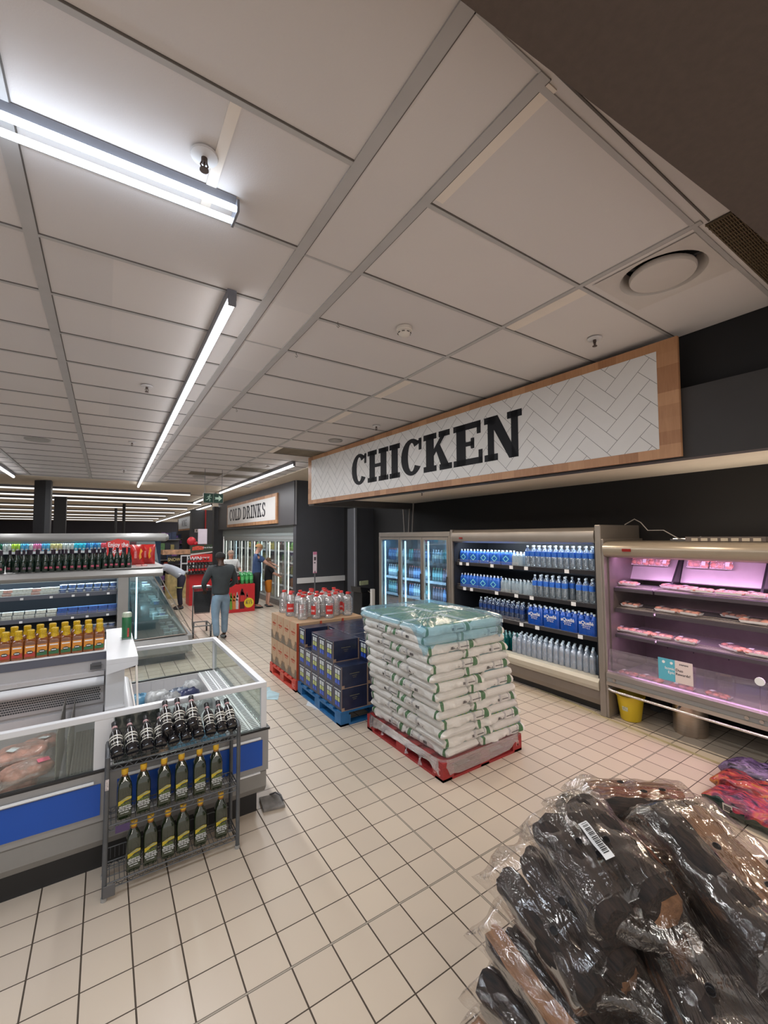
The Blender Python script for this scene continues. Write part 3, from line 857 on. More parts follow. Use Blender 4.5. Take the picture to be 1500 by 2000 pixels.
line(pet, (xf+0.11, xf+0.20), 3.765, 0.083, 12, 1.593, 'large water bottle', 'top shelf, water chiller', 'large bottles on the top chiller shelf', 0.003)
line(packb, (xf+0.17,), 5.00, 0.205, 4, 1.208, 'blue-wrapped water pack', 'second shelf, water chiller', 'blue packs on the second chiller shelf')
line(packc, (xf+0.17,), 4.17, 0.195, 3, 1.208, 'clear-wrapped water pack', 'second shelf, water chiller', 'clear packs on the second chiller shelf')
line(pet, (xf+0.11, xf+0.20), 3.66, 0.088, 6, 1.208, 'large water bottle', 'second shelf left cluster', 'left bottles on the second chiller shelf', 0.003)
line(pet, (xf+0.11, xf+0.20), 3.03, 0.085, 3, 1.208, 'large water bottle', 'second shelf right cluster', 'right bottles on the second chiller shelf', 0.003)
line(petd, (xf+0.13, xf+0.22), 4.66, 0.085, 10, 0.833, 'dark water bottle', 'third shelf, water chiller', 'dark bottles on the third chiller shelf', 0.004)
line(packq, (xf+0.16,), 3.665, 0.2435, 4, 0.833, 'deep blue water pack with white lettering', 'third shelf, water chiller', 'branded blue packs on the third chiller shelf')
line(packt, (xf+0.14, xf+0.29), 4.68, 0.142, 4, 0.372, 'green-wrapped water pack', 'bottom of water chiller', 'green packs at the chiller bottom')
line(petc, (xf+0.11, xf+0.19, xf+0.27), 4.02, 0.081, 15, 0.372, 'clear ribbed water bottle', 'bottom of water chiller', 'clear bottles at the chiller bottom', 0.003)

# ------------------------------------------------------------ three-door glass cooler, Y 5.20 to 7.30
t = thing('glass_door_cooler', 'three-door glass cooler full of soft drinks, left of the water chiller', 'refrigerator', (4.70, 5.20, 0))
L = 2.12
M_cool = mat('cooler_liner', (0.04, 0.09, 0.14), 0.5, noise=0.05)
ob('cabinet', MB().bx(0.82, 0.87, 0, L, 0, 2.06).bx(0.02, 0.87, 0, 0.03, 0, 2.06).bx(0.02, 0.87, L-0.03, L, 0, 2.06).bx(0.02, 0.87, 0, L, 0, 0.14).bx(0.02, 0.87, 0, L, 1.99, 2.06), M_cool, t)
ob('fascia', MB().bx(-0.01, 0.03, -0.01, L+0.01, 2.0, 2.085).bx(-0.01, 0.03, -0.01, L+0.01, 0, 0.16).bx(-0.012, 0.03, L-0.03, L+0.012, 0.16, 2.0).bx(-0.012, 0.03, -0.012, 0.03, 0.16, 2.0), M_alu, t, bevel=0.004)
M_glass = film('door_glass', (0.95, 0.98, 1.0), 0.94, 0.02, (0.5, 0.6, 0.7), gl=0.15)
dw = (L-0.06)/3
for i in range(3):
    y0 = 0.03+dw*i
    f = MB().bx(-0.012, 0.02, y0+0.004, y0+0.045, 0.165, 1.992).bx(-0.012, 0.02, y0+dw-0.045, y0+dw-0.004, 0.165, 1.992).bx(-0.012, 0.02, y0+0.045, y0+dw-0.045, 0.165, 0.215).bx(-0.012, 0.02, y0+0.045, y0+dw-0.045, 1.945, 1.992)
    dr = ob('door', f, M_alu, t)
    ob('pane', MB().bx(0.002, 0.006, y0+0.045, y0+dw-0.045, 0.215, 1.945), M_glass, dr)
    ob('handle', MB().cyl((-0.03, y0+0.03, 0.9), (-0.03, y0+0.03, 1.35), 0.01, n=8).cyl((-0.03, y0+0.03, 0.92), (0, y0+0.03, 0.92), 0.007, n=6).cyl((-0.03, y0+0.03, 1.33), (0, y0+0.03, 1.33), 0.007, n=6), M_blk, dr)
    ob('light_strip', MB().bx(0.045, 0.06, y0+dw-0.105, y0+dw-0.080, 0.25, 1.92), glow('ice_strip', (0.60, 0.90, 1.0), 7.0), t)
for z in (0.52, 0.87, 1.20, 1.52):
    s = ob('shelf', MB().bx(0.12, 0.62, 0.03, L-0.03, z, z+0.012), M_grey, t)
    ob('price_rail', MB().bx(0.10, 0.12, 0.04, L-0.04, z-0.02, z+0.025), mat('pale_price_rail', (0.20, 0.28, 0.36), 0.4, noise=0.4, scale=12), s)
area('cooler_light', (4.78, 6.26, 1.93), 2.0, 0.05, 40, (0.62, 0.86, 1.0), rot=(math.radians(-35), 0, PI/2))
area('cooler_light', (4.77, 6.26, 1.15), 2.0, 0.6, 34, (0.62, 0.86, 1.0), rot=(math.radians(-80), 0, PI/2))
drinks = []
for i, (nm, col_, cc) in enumerate((('blue', (0.02, 0.12, 0.34), (0.5, 0.1, 0.1)), ('pale blue', (0.16, 0.30, 0.42), (0.6, 0.7, 0.8)), ('teal', (0.01, 0.14, 0.18), (0.2, 0.5, 0.3)), ('dark', (0.015, 0.03, 0.09), (0.6, 0.15, 0.15)))):
    drinks.append((nm, Proto(bottle('soft_drink_bottle', 'bottle', 0.029, 0.235, mat('drink_label_'+nm, tuple(min(1, c_*1.9+0.12) for c_ in col_), 0.4, noise=0.3, scale=40), mat('drink_cap_'+nm, cc, 0.4, noise=0), mat('drink_'+nm, col_, 0.12, noise=0.3, scale=20, coat=0.6), n=10))))
for si, (z, sn) in enumerate(((1.534, 'top shelf'), (1.214, 'second shelf'), (0.884, 'third shelf'), (0.534, 'fourth shelf'))):
    for i in range(28):
        y = 5.20+L-0.10-i*0.0695
        if i in (9, 19): continue
        nm, pr = drinks[(i//4+si) % 4]
        pr.place((4.88, y, z), 0, '%s soft drink bottle, %s from left, %s of glass cooler' % (nm, NTH[i+1], sn), 'drinks on the %s of the glass cooler' % sn)
for i, (y, dx) in enumerate(((7.50, 0.10), (7.35, 0.0), (7.22, 0.0))):
    ob('wall_pipe', MB().cyl((5.50, y+dx, 2.72), (5.42, y-0.06, 2.09), 0.016, n=10), mat('pale_pipe', (0.30, 0.27, 0.25), 0.5, noise=0), smooth=40,
       label='slim pipe rising behind the glass cooler, %s from the left' % NTH[i+1], cat='pipe', group='pipes behind the glass cooler')

# ------------------------------------------------------------ open meat chiller, Y 0.2 to 2.66, lifted off the floor on steel drums
t = thing('meat_chiller', 'open meat chiller lit pink with sparse shelves at the right edge', 'refrigerator', (4.70, 0.20, 0))
L = 2.44
M_pinkliner = mat('mirror_steel_liner', (0.55, 0.50, 0.53), 0.35, metal=0.35, noise=0.08, scale=6)
ob('liner', MB().bx(0.80, 0.87, 0, L, 0.36, 1.92).bx(0.05, 0.80, L-0.02, L, 0.4, 1.8), mat('dark_steel_back', (0.16, 0.13, 0.13), 0.4, metal=0.3, noise=0.1), t)
holes = MB()
for y in (0.30, 0.62, 0.95, 1.28, 1.60, 1.92, 2.18):
    for z in (0.70, 0.735, 0.77, 0.805): holes.cyl((0.795, y, z), (0.799, y, z), 0.007, n=6)
ob('air_holes', holes, M_blk, t)
ob('canopy', MB().prism([(0.02, 1.765), (-0.02, 1.79), (-0.045, 1.84), (-0.04, 1.89), (0.0, 1.925), (0.06, 1.94), (0.87, 1.945), (0.87, 1.90), (0.10, 1.86), (0.07, 1.77)], 0, L, 'y'), mat('champagne_metal', (0.35, 0.30, 0.235), 0.3, metal=0.4, noise=0.03), t, smooth=50)
ob('display', MB().bx(-0.052, -0.045, L-0.31, L-0.22, 1.835, 1.865), mat('dark_red_display', (0, 0, 0)), t)
ob('end_panel', MB().bx(-0.02, 0.87, L-0.0, L+0.03, 0.0, 1.97), M_alu, t, bevel=0.008)
ob('deck', MB().bx(0.02, 0.80, 0, L, 0.42, 0.47), M_pinkliner, t)
ob('belly', MB().prism([(0.0, 0.36), (0.30, 0.30), (0.87, 0.30), (0.87, 0.44), (0.0, 0.44)], 0, L, 'y'), M_dgrey, t)
fr = MB().prism([(-0.05, 0.455), (-0.045, 0.50), (0.0, 0.52), (0.03, 0.50), (0.03, 0.455)], 0, L, 'y').prism([(-0.055, 0.375), (-0.055, 0.41), (0.0, 0.415), (0.0, 0.375)], 0, L, 'y')
ob('front_rail', fr, M_steel, t, smooth=30)
ob('front_strip', MB().bx(-0.035, 0.0, 0, L, 0.41, 0.46), M_grey, t)
for y in (2.36, 1.22, 1.12): ob('bolt', MB().cyl((-0.045, y, 0.435), (-0.03, y, 0.435), 0.016, n=12), M_steel, t, smooth=40)
rl = MB().tube([(0.02, L-0.02, 0.34), (-0.06, L-0.03, 0.335), (-0.075, L-0.08, 0.33), (-0.075, 0.0, 0.33)], 0.013, 8)
for y in (1.75, 0.95): rl.cyl((-0.075, y, 0.33), (0.01, y, 0.35), 0.010, n=8)
ob('bumper_rail', rl, mat('bright_rail', (0.72, 0.68, 0.66), 0.22, metal=0.8, noise=0), t, smooth=50)
gp = MB().prism([(-0.02, 0.51), (-0.014, 0.51), (0.016, 0.755), (0.010, 0.755)], 0.0, 1.13, 'y').prism([(-0.02, 0.51), (-0.014, 0.51), (0.016, 0.755), (0.010, 0.755)], 1.135, L-0.01, 'y')
ob('glass_front', gp, film('front_glass', (0.95, 0.93, 0.97), 0.90, 0.02, (0.6, 0.55, 0.6), gl=0.2), t)
ob('glass_clip', MB().cyl((0.002, 1.132, 0.755), (0.018, 1.132, 0.755), 0.035, n=14), M_wt, t)
for z, dp in ((1.415, 0.50), (1.18, 0.52), (0.90, 0.56)):
    for (y0, y1) in ((0, 1.02), (1.03, 2.0), (2.01, 2.42)):
        s = ob('shelf', MB().bx(0.15, 0.15+dp, y0+0.005, y1-0.005, z, z+0.012), M_pinkliner, t)
        r_ = MB().prism([(0.13, z-0.03), (0.125, z+0.004), (0.15, z+0.012), (0.15, z-0.03)], y0+0.005, y1-0.005, 'y')
        ob('price_rail', r_, mat('plum_rail', (0.07, 0.06, 0.075), 0.3, noise=0), s)
        w = MB()
        for q in range(3): w.cyl((0.15+q*0.012, y0+0.02, z+0.020+q*0.010), (0.15+q*0.012, y1-0.02, z+0.020+q*0.010), 0.002, n=6)
        ob('wire_guard', w, M_alu, s)
for (y0, y1, nm) in ((0.0, 1.16, 'mirror_panel'), (1.20, 1.90, 'mirror_panel'), (1.94, 2.42, 'mirror_panel')):
    ob(nm, MB().prism([(0.50, 1.50), (0.51, 1.49), (0.72, 1.88), (0.70, 1.88)], y0, y1, 'y'), M_pinkliner, t)
for y in (1.165, 1.905): ob('bracket', MB().prism([(0.30, 1.44), (0.50, 1.44), (0.72, 1.88), (0.66, 1.88)], y, y+0.02, 'y'), M_blk, t)
P_ = (0.92, 0.50, 0.95)
for (x, z) in ((0.15, 1.80), (0.19, 0.885), (0.19, 1.165)):
    ob('light_tube', MB().cyl((x, 0.05, z), (x, L-0.05, z), 0.010, n=8), glow('pink_tube', (1.0, 0.62, 0.95), 2.0), t)
area('meat_light', (4.86, 1.42, 1.785), 2.3, 0.05, 17, P_, rot=(math.radians(-25), 0, PI/2))
area('meat_light', (4.84, 1.42, 1.15), 2.3, 0.04, 6, P_, rot=(math.radians(-10), 0, PI/2))
area('meat_light', (4.84, 1.42, 0.87), 2.3, 0.04, 5, P_, rot=(math.radians(-10), 0, PI/2))
for y in (1.80,):
    f = ob('support_drum', MB().lathe([(0.145, 0.0), (0.15, 0.012), (0.15, 0.31)], 28, (0.34, y, 0)), mat('brushed_drum', (0.50, 0.42, 0.35), 0.3, metal=0.9, noise=0.1, stretch=(1, 1, 20)), t, smooth=40)
ob('rear_leg', MB().bx(0.6, 0.8, 0.3, 0.45, 0, 0.31), M_dgrey, t)
ob('rear_leg', MB().bx(0.6, 0.8, 2.2, 2.3, 0, 0.31), M_dgrey, t)
# loose parts and wires on the roofs
k = MB().bx(0, 0.12, 0, 0.62, 0, 0.045)
o = ob('cable_tray', k, mat('dusty_grey', (0.12, 0.10, 0.09), 0.7, noise=0.2), loc=(4.86, 1.28, 1.946), label='dusty cable tray lying on the roof of the meat chiller', cat='cable tray')
k = MB()
for q in range(7): k.bx(-0.008, 0.0, 0.03+q*0.08, 0.085+q*0.08, 0.004, 0.032)
ob('terminal_blocks', k, mat('ivory_block', (0.48, 0.42, 0.33), 0.5, noise=0.1), o)
ob('loose_cable', MB().tube([(5.0, 2.56, 2.13), (4.98, 2.44, 2.19), (4.95, 2.36, 2.15), (4.93, 2.28, 2.06), (4.92, 2.12, 2.06), (4.90, 1.98, 1.975), (4.92, 1.90, 1.96), (4.95, 1.80, 1.99), (4.93, 1.72, 1.955)], 0.005, 6), mat('grey_cable', (0.35, 0.33, 0.31), 0.5, noise=0),
   smooth=60, label='loose grey cable curling over the roof of the meat chiller', cat='cable')

# meat trays
def tray(seed, l=0.21, w=0.14):
    rd = random.Random(seed)
    t = thing('meat_tray', 'x', 'meat tray')
    l *= 0.90; w *= 0.92
    b = MB()
    def q(s_, z): return [(-l/2*s_, -w/2*s_, z), (l/2*s_, -w/2*s_, z), (l/2*s_, w/2*s_, z), (-l/2*s_, w/2*s_, z)]
    vs = q(0.88, 0)+q(1.0, 0.022)+q(0.93, 0.022)+q(0.84, 0.006)
    b.add(vs, [(0, 3, 2, 1)]+[(j*4+i, j*4+(i+1) % 4, (j+1)*4+(i+1) % 4, (j+1)*4+i) for j in range(3) for i in range(4)]+[(12, 13, 14, 15)])
    ob('foam_tray', b, mat('foam_tray_white', (0.78, 0.74, 0.74), 0.6, noise=0), t, bevel=0.003)
    m = MB()
    for i in range(6):
        x = -l*0.33+(i % 3)*l*0.33; y = (-1 if i < 3 else 1)*w*0.20
        m.sph((x+rd.uniform(-.01, .01), y+rd.uniform(-.008, .008), 0.020), (l*0.20, w*0.26, 0.016+rd.uniform(0, .006)), 10, 6)
    ob('meat', m, mat('raw_chicken', (0.72, 0.30, 0.24), 0.35, noise=0.28, scale=35, coat=0.4), t, smooth=60)
    ob('sticker', MB().bx(l*0.22, l*0.40, -w*0.30, w*0.05, 0.040, 0.0415), M_wt, t)
    ob('cling_film', MB().grid(lambda u, v: ((u-0.5)*l, (v-0.5)*w, 0.024+0.018*math.sin(PI*u)*math.sin(PI*v)+0.0015*math.sin(37*u+11*v)), 12, 10), film('cling_film', (1, 0.97, 0.98), 0.80, 0.08, (0.85, 0.75, 0.78), bump=0.6, bscale=60, gl=0.3), t, smooth=60)
    return t
TR = [Proto(tray(i, 0.21+0.02*(i % 2))) for i in range(3)]
def put_tray(i, x, y, z, rz, label, rot=None):
    TR[i % 3].place((x, y, z), rz, label, 'raw meat trays in the pink chiller', rot=rot)
SH = {1: (1.428+0.022, 'top shelf'), 2: (1.193+0.022, 'second shelf'), 3: (0.913+0.022, 'third shelf')}
cnt = {1: 0, 2: 0, 3: 0, 4: 0}
for i, (s, x, y, rz) in enumerate(((1, 4.97, 2.52, 1.6), (1, 5.02, 2.10, 1.2), (1, 4.98, 1.93, 1.3), (1, 4.91, 1.79, 1.7), (1, 4.91, 1.57, 1.65), (1, 4.93, 1.38, 1.3),
                                   (2, 4.97, 2.50, 1.5), (2, 4.93, 2.12, 1.5), (2, 4.92, 1.91, 1.4), (2, 5.08, 1.60, 1.3), (2, 4.91, 1.40, 1.6), (2, 4.92, 1.17, 1.5),
                                   (3, 4.94, 2.55, 1.7), (3, 4.93, 2.39, 1.5), (3, 4.93, 2.17, 1.6), (3, 4.92, 1.95, 1.55), (3, 4.96, 1.58, 1.0), (3, 4.91, 1.38, 1.6), (3, 4.94, 1.16, 1.3))):
    cnt[s] += 1
    zz, nm = SH[s]
    put_tray(i, x, y, zz, rz+random.uniform(-.08, .08), 'raw chicken tray, %s from left, %s of the pink meat chiller' % (NTH[cnt[s]], nm))
for i, (x, y, rz, what) in enumerate(((4.80, 2.50, 1.5, 'leftmost raw meat tray in the bottom of the meat chiller'), (4.82, 2.28, 1.4, 'raw meat tray left of the blue and white card in the chiller bottom'),
                                       (4.80, 1.98, 1.7, 'raw meat tray behind the blue and white card in the chiller bottom'), (4.84, 1.70, 1.4, 'raw meat tray right of the blue and white card in the chiller bottom'),
                                       (4.86, 1.22, 1.2, 'raw meat tray near the round glass clip in the chiller bottom'))):
    put_tray(i, x+0.05, y, 0.475, rz, what)
for i, (y, w_) in enumerate(((2.53, 'first'), (2.325, 'second'), (1.95, 'third'), (1.745, 'fourth'))):
    a = math.atan2(0.39, 0.21)
    Mx = Matrix(((0, -math.cos(a), -math.sin(a)), (-1, 0, 0), (0, -math.sin(a)*-1, -math.cos(a)*-1)))
    # tray stood against the sloped mirror: long side along the shelf, face to the aisle
    o = TR[i % 3].place((0, 0, 0), 0, 'raw chicken tray propped against the sloped mirror, %s from the left' % w_, 'trays propped against the mirror')
    ex = Vector((0, -1, 0)); ey = Vector((math.cos(a), 0, math.sin(a))); ez = ex.cross(ey)
    P = Vector((4.70+0.59, y, 1.70))+ez*0.012
    o.matrix_world = Matrix(((ex.x, ey.x, ez.x, P.x), (ex.y, ey.y, ez.y, P.y), (ex.z, ey.z, ez.z, P.z), (0, 0, 0, 1)))
# promotion card on the glass front
t = thing('promotion_card', 'blue and white rewards card stuck on the glass of the meat chiller', 'sign', (4.672, 1.965, 0.685))
ob('card', MB().bx(-0.0015, 0.0015, 0.0, 0.15, -0.105, 0.105), mat('sky_blue_card', (0.10, 0.42, 0.55), 0.5, noise=0), t)
ob('card_half', MB().bx(-0.0015, 0.0015, -0.15, 0.0, -0.105, 0.105), mat('pale_pink_card', (0.70, 0.60, 0.58), 0.5, noise=0), t, label='pale right half of the card')
text(t, 'Iconic', 0.036, facing('-X', (-0.002, 0.004, 0.015)), M_wt, align='RIGHT')
text(t, 'Epic', 0.036, facing('-X', (-0.002, 0.004, -0.022)), M_wt, align='RIGHT')
M_ink = mat('grey_ink', (0.06, 0.05, 0.06), 0.5, noise=0)
text(t, 'Duo', 0.036, facing('-X', (-0.002, -0.004, 0.015)), M_ink, align='LEFT')
text(t, 'Rewards!', 0.033, facing('-X', (-0.002, -0.004, -0.022)), M_ink, align='LEFT')
q = MB()
for i in range(9): q.bx(-0.0022, -0.0016, -0.045-i*0.0085+0.006, -0.045-i*0.0085, 0.066+0.003*(i % 3 == 1), 0.080-0.002*(i % 2))
ob('small_print', q, M_ink, t)
ob('emblem', MB().cyl((-0.002, 0.10, 0.07), (-0.003, 0.10, 0.07), 0.014, n=14).cyl((-0.002, 0.03, 0.07), (-0.003, 0.03, 0.07), 0.013, n=14), M_wt, t)

for i, yy in enumerate((5.62, 4.42, 3.22, 2.02, 0.82, -0.38)):
    t = thing('downlight', 'recessed downlight in the soffit under the chicken sign, %s from its far end' % NTH[i+1], 'light', (3.95, yy, 2.72), group='downlights in the soffit')
    ob('ring', MB().lathe([(0.045, 0.0), (0.06, -0.002), (0.06, -0.008), (0.045, -0.010)], 20), M_wt, t, smooth=40)
    ob('lens', MB().lathe([(0, -0.004), (0.045, -0.004)], 20), glow('downlight_lens', (1, 0.92, 0.8), 6.0), t)

t = thing('added_batten', 'added upward fill light on the roof of the meat chiller behind the cable tray', 'light', (5.10, 1.0, 1.946))  # made-up casing for the added soffit fill
ob('housing', MB().bx(-0.04, 0.04, -1.12, 1.12, 0, 0.022), M_dgrey, t)
ob('diffuser', MB().bx(-0.025, 0.025, -1.10, 1.10, 0.022, 0.028), glow('added_batten_glow', (1.0, 0.88, 0.72), 3.0), t)
# ------------------------------------------------------------ pallets in the aisle
def pallet(name, label, x, y, sx, sy, m, rz=0, mark=None):
    t = thing(name, label, 'pallet', (x, y, 0), rz)
    d = MB()
    nb = 7
    for i in range(nb):
        a = i*(sy-0.1)/(nb-1)
        d.bx(0, sx, a, a+0.1, 0.128, 0.150)
    ob('deck', d, m, t, bevel=0.002)
    ob('deck_stringer', MB().bx(0, 0.10, 0, sy, 0.106, 0.128).bx(sx/2-0.05, sx/2+0.05, 0, sy, 0.106, 0.128).bx(sx-0.1, sx, 0, sy, 0.106, 0.128), m, t)
    for i, bx_ in enumerate((0, sx/2-0.06, sx-0.12)):
        for j, by in enumerate((0, sy/2-0.07, sy-0.14)):
            ob('block', MB().bx(bx_, bx_+0.12, by, by+0.14, 0.020, 0.106), m, t)
    ob('skid', MB().bx(0, 0.10, 0, sy, 0, 0.020).bx(sx/2-0.05, sx/2+0.05, 0, sy, 0, 0.020).bx(sx-0.1, sx, 0, sy, 0, 0.020).bx(0, sx, 0, 0.1, 0, 0.020).bx(0, sx, sy-0.1, sy, 0, 0.020), m, t)
    return t
M_pr = mat('pallet_red_paint', (0.30, 0.022, 0.022), 0.55, noise=0.25, scale=12, bump=0.3, bscale=60, stretch=(1, 6, 6))
M_po = mat('pallet_orange_red_paint', (0.52, 0.055, 0.035), 0.55, noise=0.2, scale=12, bump=0.3, bscale=60)
M_pb = mat('pallet_blue_paint', (0.015, 0.12, 0.30), 0.5, noise=0.2, scale=12, bump=0.3, bscale=60)
pr = pallet('pallet', 'red pallet carrying the tall wrapped stack of white bags', 2.358, 2.735, 0.975, 1.20, M_pr)
M_pm = mat('stencil_pale', (0.55, 0.22, 0.20), 0.6, noise=0)
text(pr, 'SC', 0.085, facing('-X', (-0.0012, 0.075, 0.062)), M_pm, 'stencil', sx=0.9)
text(pr, 'M', 0.06, facing('-Y', (0.92, -0.0012, 0.07)), M_pm, 'stencil')
pallet('pallet', 'blue pallet carrying navy drink cartons', 2.135, 4.11, 1.0, 1.20, M_pb)
po = pallet('pallet', 'orange-red pallet under the brown cartons', 2.115, 5.335, 1.02, 1.03, M_po)
text(po, 'SC', 0.07, facing('-X', (-0.0012, 0.075, 0.062)), M_pm, 'stencil')
ob('split_wood', MB().bx(-0.002, 0.0, 0.44, 0.58, 0.03, 0.12), mat('worn_orange', (0.50, 0.12, 0.08), 0.8, noise=0.5, scale=30), po)
ob('paper_scrap', MB().prism([(2.06, 4.86), (2.10, 4.78), (2.13, 4.62), (2.15, 4.74), (2.14, 4.98)], 0.001, 0.003), mat('scrap_white', (0.68, 0.70, 0.70), 0.7, noise=0), label='white paper scrap on the floor against the blue pallet', cat='paper scrap')
ob('paper_scrap', MB().prism([(1.72, 5.32), (1.84, 5.22), (1.93, 5.42), (1.86, 5.62), (1.78, 5.55)], 0.001, 0.003).prism([(1.80, 5.62), (1.88, 5.60), (1.90, 5.72), (1.82, 5.74)], 0.001, 0.0025), mat('scrap_pale_blue', (0.42, 0.60, 0.66), 0.7, noise=0.2), label='pale blue torn paper on the floor near the freezer corner', cat='paper scrap')

# ------------------------------------------------------------ bags on the red pallet
M_bag = mat('bag_white', (0.76, 0.74, 0.70), 0.35, noise=0.07, scale=9, bump=0.8, bscale=20, stretch=(1, 1, 2.5), coat=0.15)
M_bgr = mat('bag_green_print', (0.035, 0.16, 0.045), 0.35, noise=0.45, scale=45)
M_bpr = mat('bag_grey_print', (0.52, 0.51, 0.51), 0.4, noise=0.4, scale=90)
M_btop = mat('bag_teal_print', (0.10, 0.30, 0.34), 0.35, noise=0.4, scale=12, bump=0.6, bscale=20)
M_leaf = mat('bag_leaf_print', (0.13, 0.30, 0.03), 0.35, noise=0.4, scale=14)
def bag_root(seed):
    rd = random.Random(seed)
    t = thing('filled_bag', 'x', 'bag')
    L, Wd, H = 0.597, 0.398, 0.084
    b = MB()
    N, K = 40, 36
    ph = [rd.uniform(0, 6) for _ in range(6)]
    def shell(u, v):
        # u along the length, v round the section
        a = 2*PI*v
        ex = abs(2*u-1)
        end = (1-ex**26)
        ca, sa = math.cos(a), math.sin(a)
        n_ = 0.26
        yy = math.copysign(abs(ca)**n_, ca)*Wd/2
        zz = math.copysign(abs(sa)**0.62, sa)*H/2
        fl = 0.55+0.45*end
        wob = 0.011*math.sin(9*u+ph[0]+2*a)+0.008*math.sin(17*u+ph[1]-3*a)+0.005*math.sin(40*u+ph[4]+a)+0.003*math.sin(71*u+ph[5]-5*a)
        x = (u-0.5)*L*(1+0.015*math.sin(a*2+ph[2]))
        return (x, yy*(0.93+0.07*end)+wob*0.7*abs(ca), H/2+zz*fl*(0.35+0.65*end)+wob*0.35*(1-abs(sa)))
    b.grid(shell, N, K)
    b.add([], [])
    # end caps
    base = len(b.v)
    for side in (0, 1):
        idx = [j*(N+1)+(N if side else 0) for j in range(K)]
        b.f.append(tuple(idx) if side else tuple(reversed(idx))); b.m.append(0)
    # printed bands: green near both ends, grey blocks, leaf panel on top
    k = 0
    for j in range(K):
        for i in range(N):
            u = (i+0.5)/N; v = (j+0.5)/K; ca = math.cos(2*PI*v); sa = math.sin(2*PI*v)
            mi = 0
            if abs(ca) > 0.5:
                if 0.05 < u < 0.10 or 0.845 < u < 0.935: mi = 1
                elif 0.79 < u < 0.82 or 0.60 < u < 0.66: mi = 2
            elif sa > 0.72:
                if abs(u-0.5) < 0.30+0.1*math.sin(5*v) and ((i*7+j*3) % 11) > 3: mi = 3
                elif 0.04 < u < 0.96: mi = 4
            if u < 0.03 or u > 0.975: mi = 0
            b.m[k] = mi; k += 1
    ob('bag_body', b, [M_bag, M_bgr, M_bpr, M_leaf, M_btop], t, smooth=60)
    # writing on the sides
    for s_, d in ((1, 1), (-1, -1)):
        q = MB()
        for i in range(7):
            x = -0.02+i*0.012+rd.uniform(-.002, .002)
            q.bx(x, x+0.006, (Wd/2-0.004)*s_ if s_ > 0 else -Wd/2-0.0005, (Wd/2+0.0005)*s_ if s_ > 0 else -Wd/2+0.004, 0.028, 0.050)
        q.bx(0.10, 0.20, Wd/2-0.004 if s_ > 0 else -Wd/2-0.0005, Wd/2+0.0005 if s_ > 0 else -Wd/2+0.004, 0.034, 0.040)
        ob('side_print', q, mat('bag_ink', (0.07, 0.06, 0.06), 0.5, noise=0), t)
    return t
BAGS = [Proto(bag_root(s)) for s in (3, 8, 21)]
layers = 14
z = 0.151
pitch = 0.0785
bag_boxes = []
for k in range(layers):
    f = k/(layers-1)
    # the stack leans a little towards the aisle and narrows upwards
    cx = 2.90-0.21*f**1.1; cy = 3.335-0.02*f
    sc = 0.985-0.075*f
    rzl = math.radians(-2.0*f)+random.uniform(-0.006, 0.006)
    flip = k % 2
    spots = []
    # two bags lengthwise in one row, three crosswise in the other
    sx = -1 if flip else 1
    for q in (-1, 1):
        spots.append((sx*-0.30*1.0, q*0.30, PI/2))
    for q in (-1, 0, 1):
        spots.append((sx*0.20, q*0.40, 0))
    names = (['left row far' , 'left row near'] if not flip else ['right row far', 'right row near'])
    for i, (dx, dy, rz) in enumerate(spots):
        dx *= 1.0 if i < 2 else 1.0
        x = dx*sc; y = dy*sc
        c_, s_ = math.cos(rzl), math.sin(rzl)
        X = cx+x*c_-y*s_+random.uniform(-.012, .012); Y = cy+x*s_+y*c_+random.uniform(-.012, .012)
        if i < 2: nm = ('aisle-side' if dx < 0 else 'cabinet-side')+' '+('near' if dy < 0 else 'far')+' bag laid lengthwise'
        else: nm = ('aisle-side' if dx < 0 else 'cabinet-side')+' '+('near', 'middle', 'far')[i-2]+' bag laid crosswise'
        BAGS[(k*5+i) % 3].place((X, Y, z), rz+rzl+(PI if (i+k) % 2 and i < 2 else 0)+random.uniform(-0.02, 0.02),
            'white bag, %s, %s layer from the bottom' % (nm, NTH[k+1]), 'white bags stacked on the red pallet', sc=(sc, sc, 1.0))
    bag_boxes.append((cx, cy, sc, rzl, z))
    z += pitch
ztop = z
# stretch wrap: one sheet round the stack, a skirt over the pallet edge, bluish cover over the top
def rr(a, hx, hy, n=0.16):
    c_, s_ = math.cos(a), math.sin(a)
    return math.copysign(abs(c_)**n, c_)*hx, math.copysign(abs(s_)**n, s_)*hy
def stack_at(zz):
    f = max(0, min(1, (zz-0.151)/(pitch*(layers-1))))
    return 2.90-0.21*f**1.1, 3.335-0.02*f, 0.985-0.075*f, math.radians(-2.0*f)
def wrap(z0, z1, grow, nu, nv, ph=0.0, amp=0.004):
    def fn(u, v):
        zz = z0+(z1-z0)*v
        cx, cy, sc, rz = stack_at(zz)
        a = 2*PI*u
        x, y = rr(a, 0.505*sc+grow, 0.605*sc+grow)
        w = amp*math.sin(23*u*2*PI/6+zz*31+ph)+amp*0.7*math.sin(zz*84+u*40)
        x *= 1+w; y *= 1+w
        c_, s_ = math.cos(rz), math.sin(rz)
        return (cx+x*c_-y*s_, cy+x*s_+y*c_, zz)
    return MB().grid(fn, nu, nv)
M_wrap = film('stretch_wrap', (1, 1, 1), 0.95, 0.20, (0.75, 0.75, 0.75), bump=0.9, bscale=7, stretch=(1.2, 1.2, 9), gl=0.08, fk=0.4, fb=0.0)
M_wrap2 = film('stretch_wrap_bunched', (1, 0.98, 1), 0.74, 0.14, (0.58, 0.54, 0.57), bump=1.0, bscale=9, stretch=(1.2, 1.2, 14), gl=0.35)
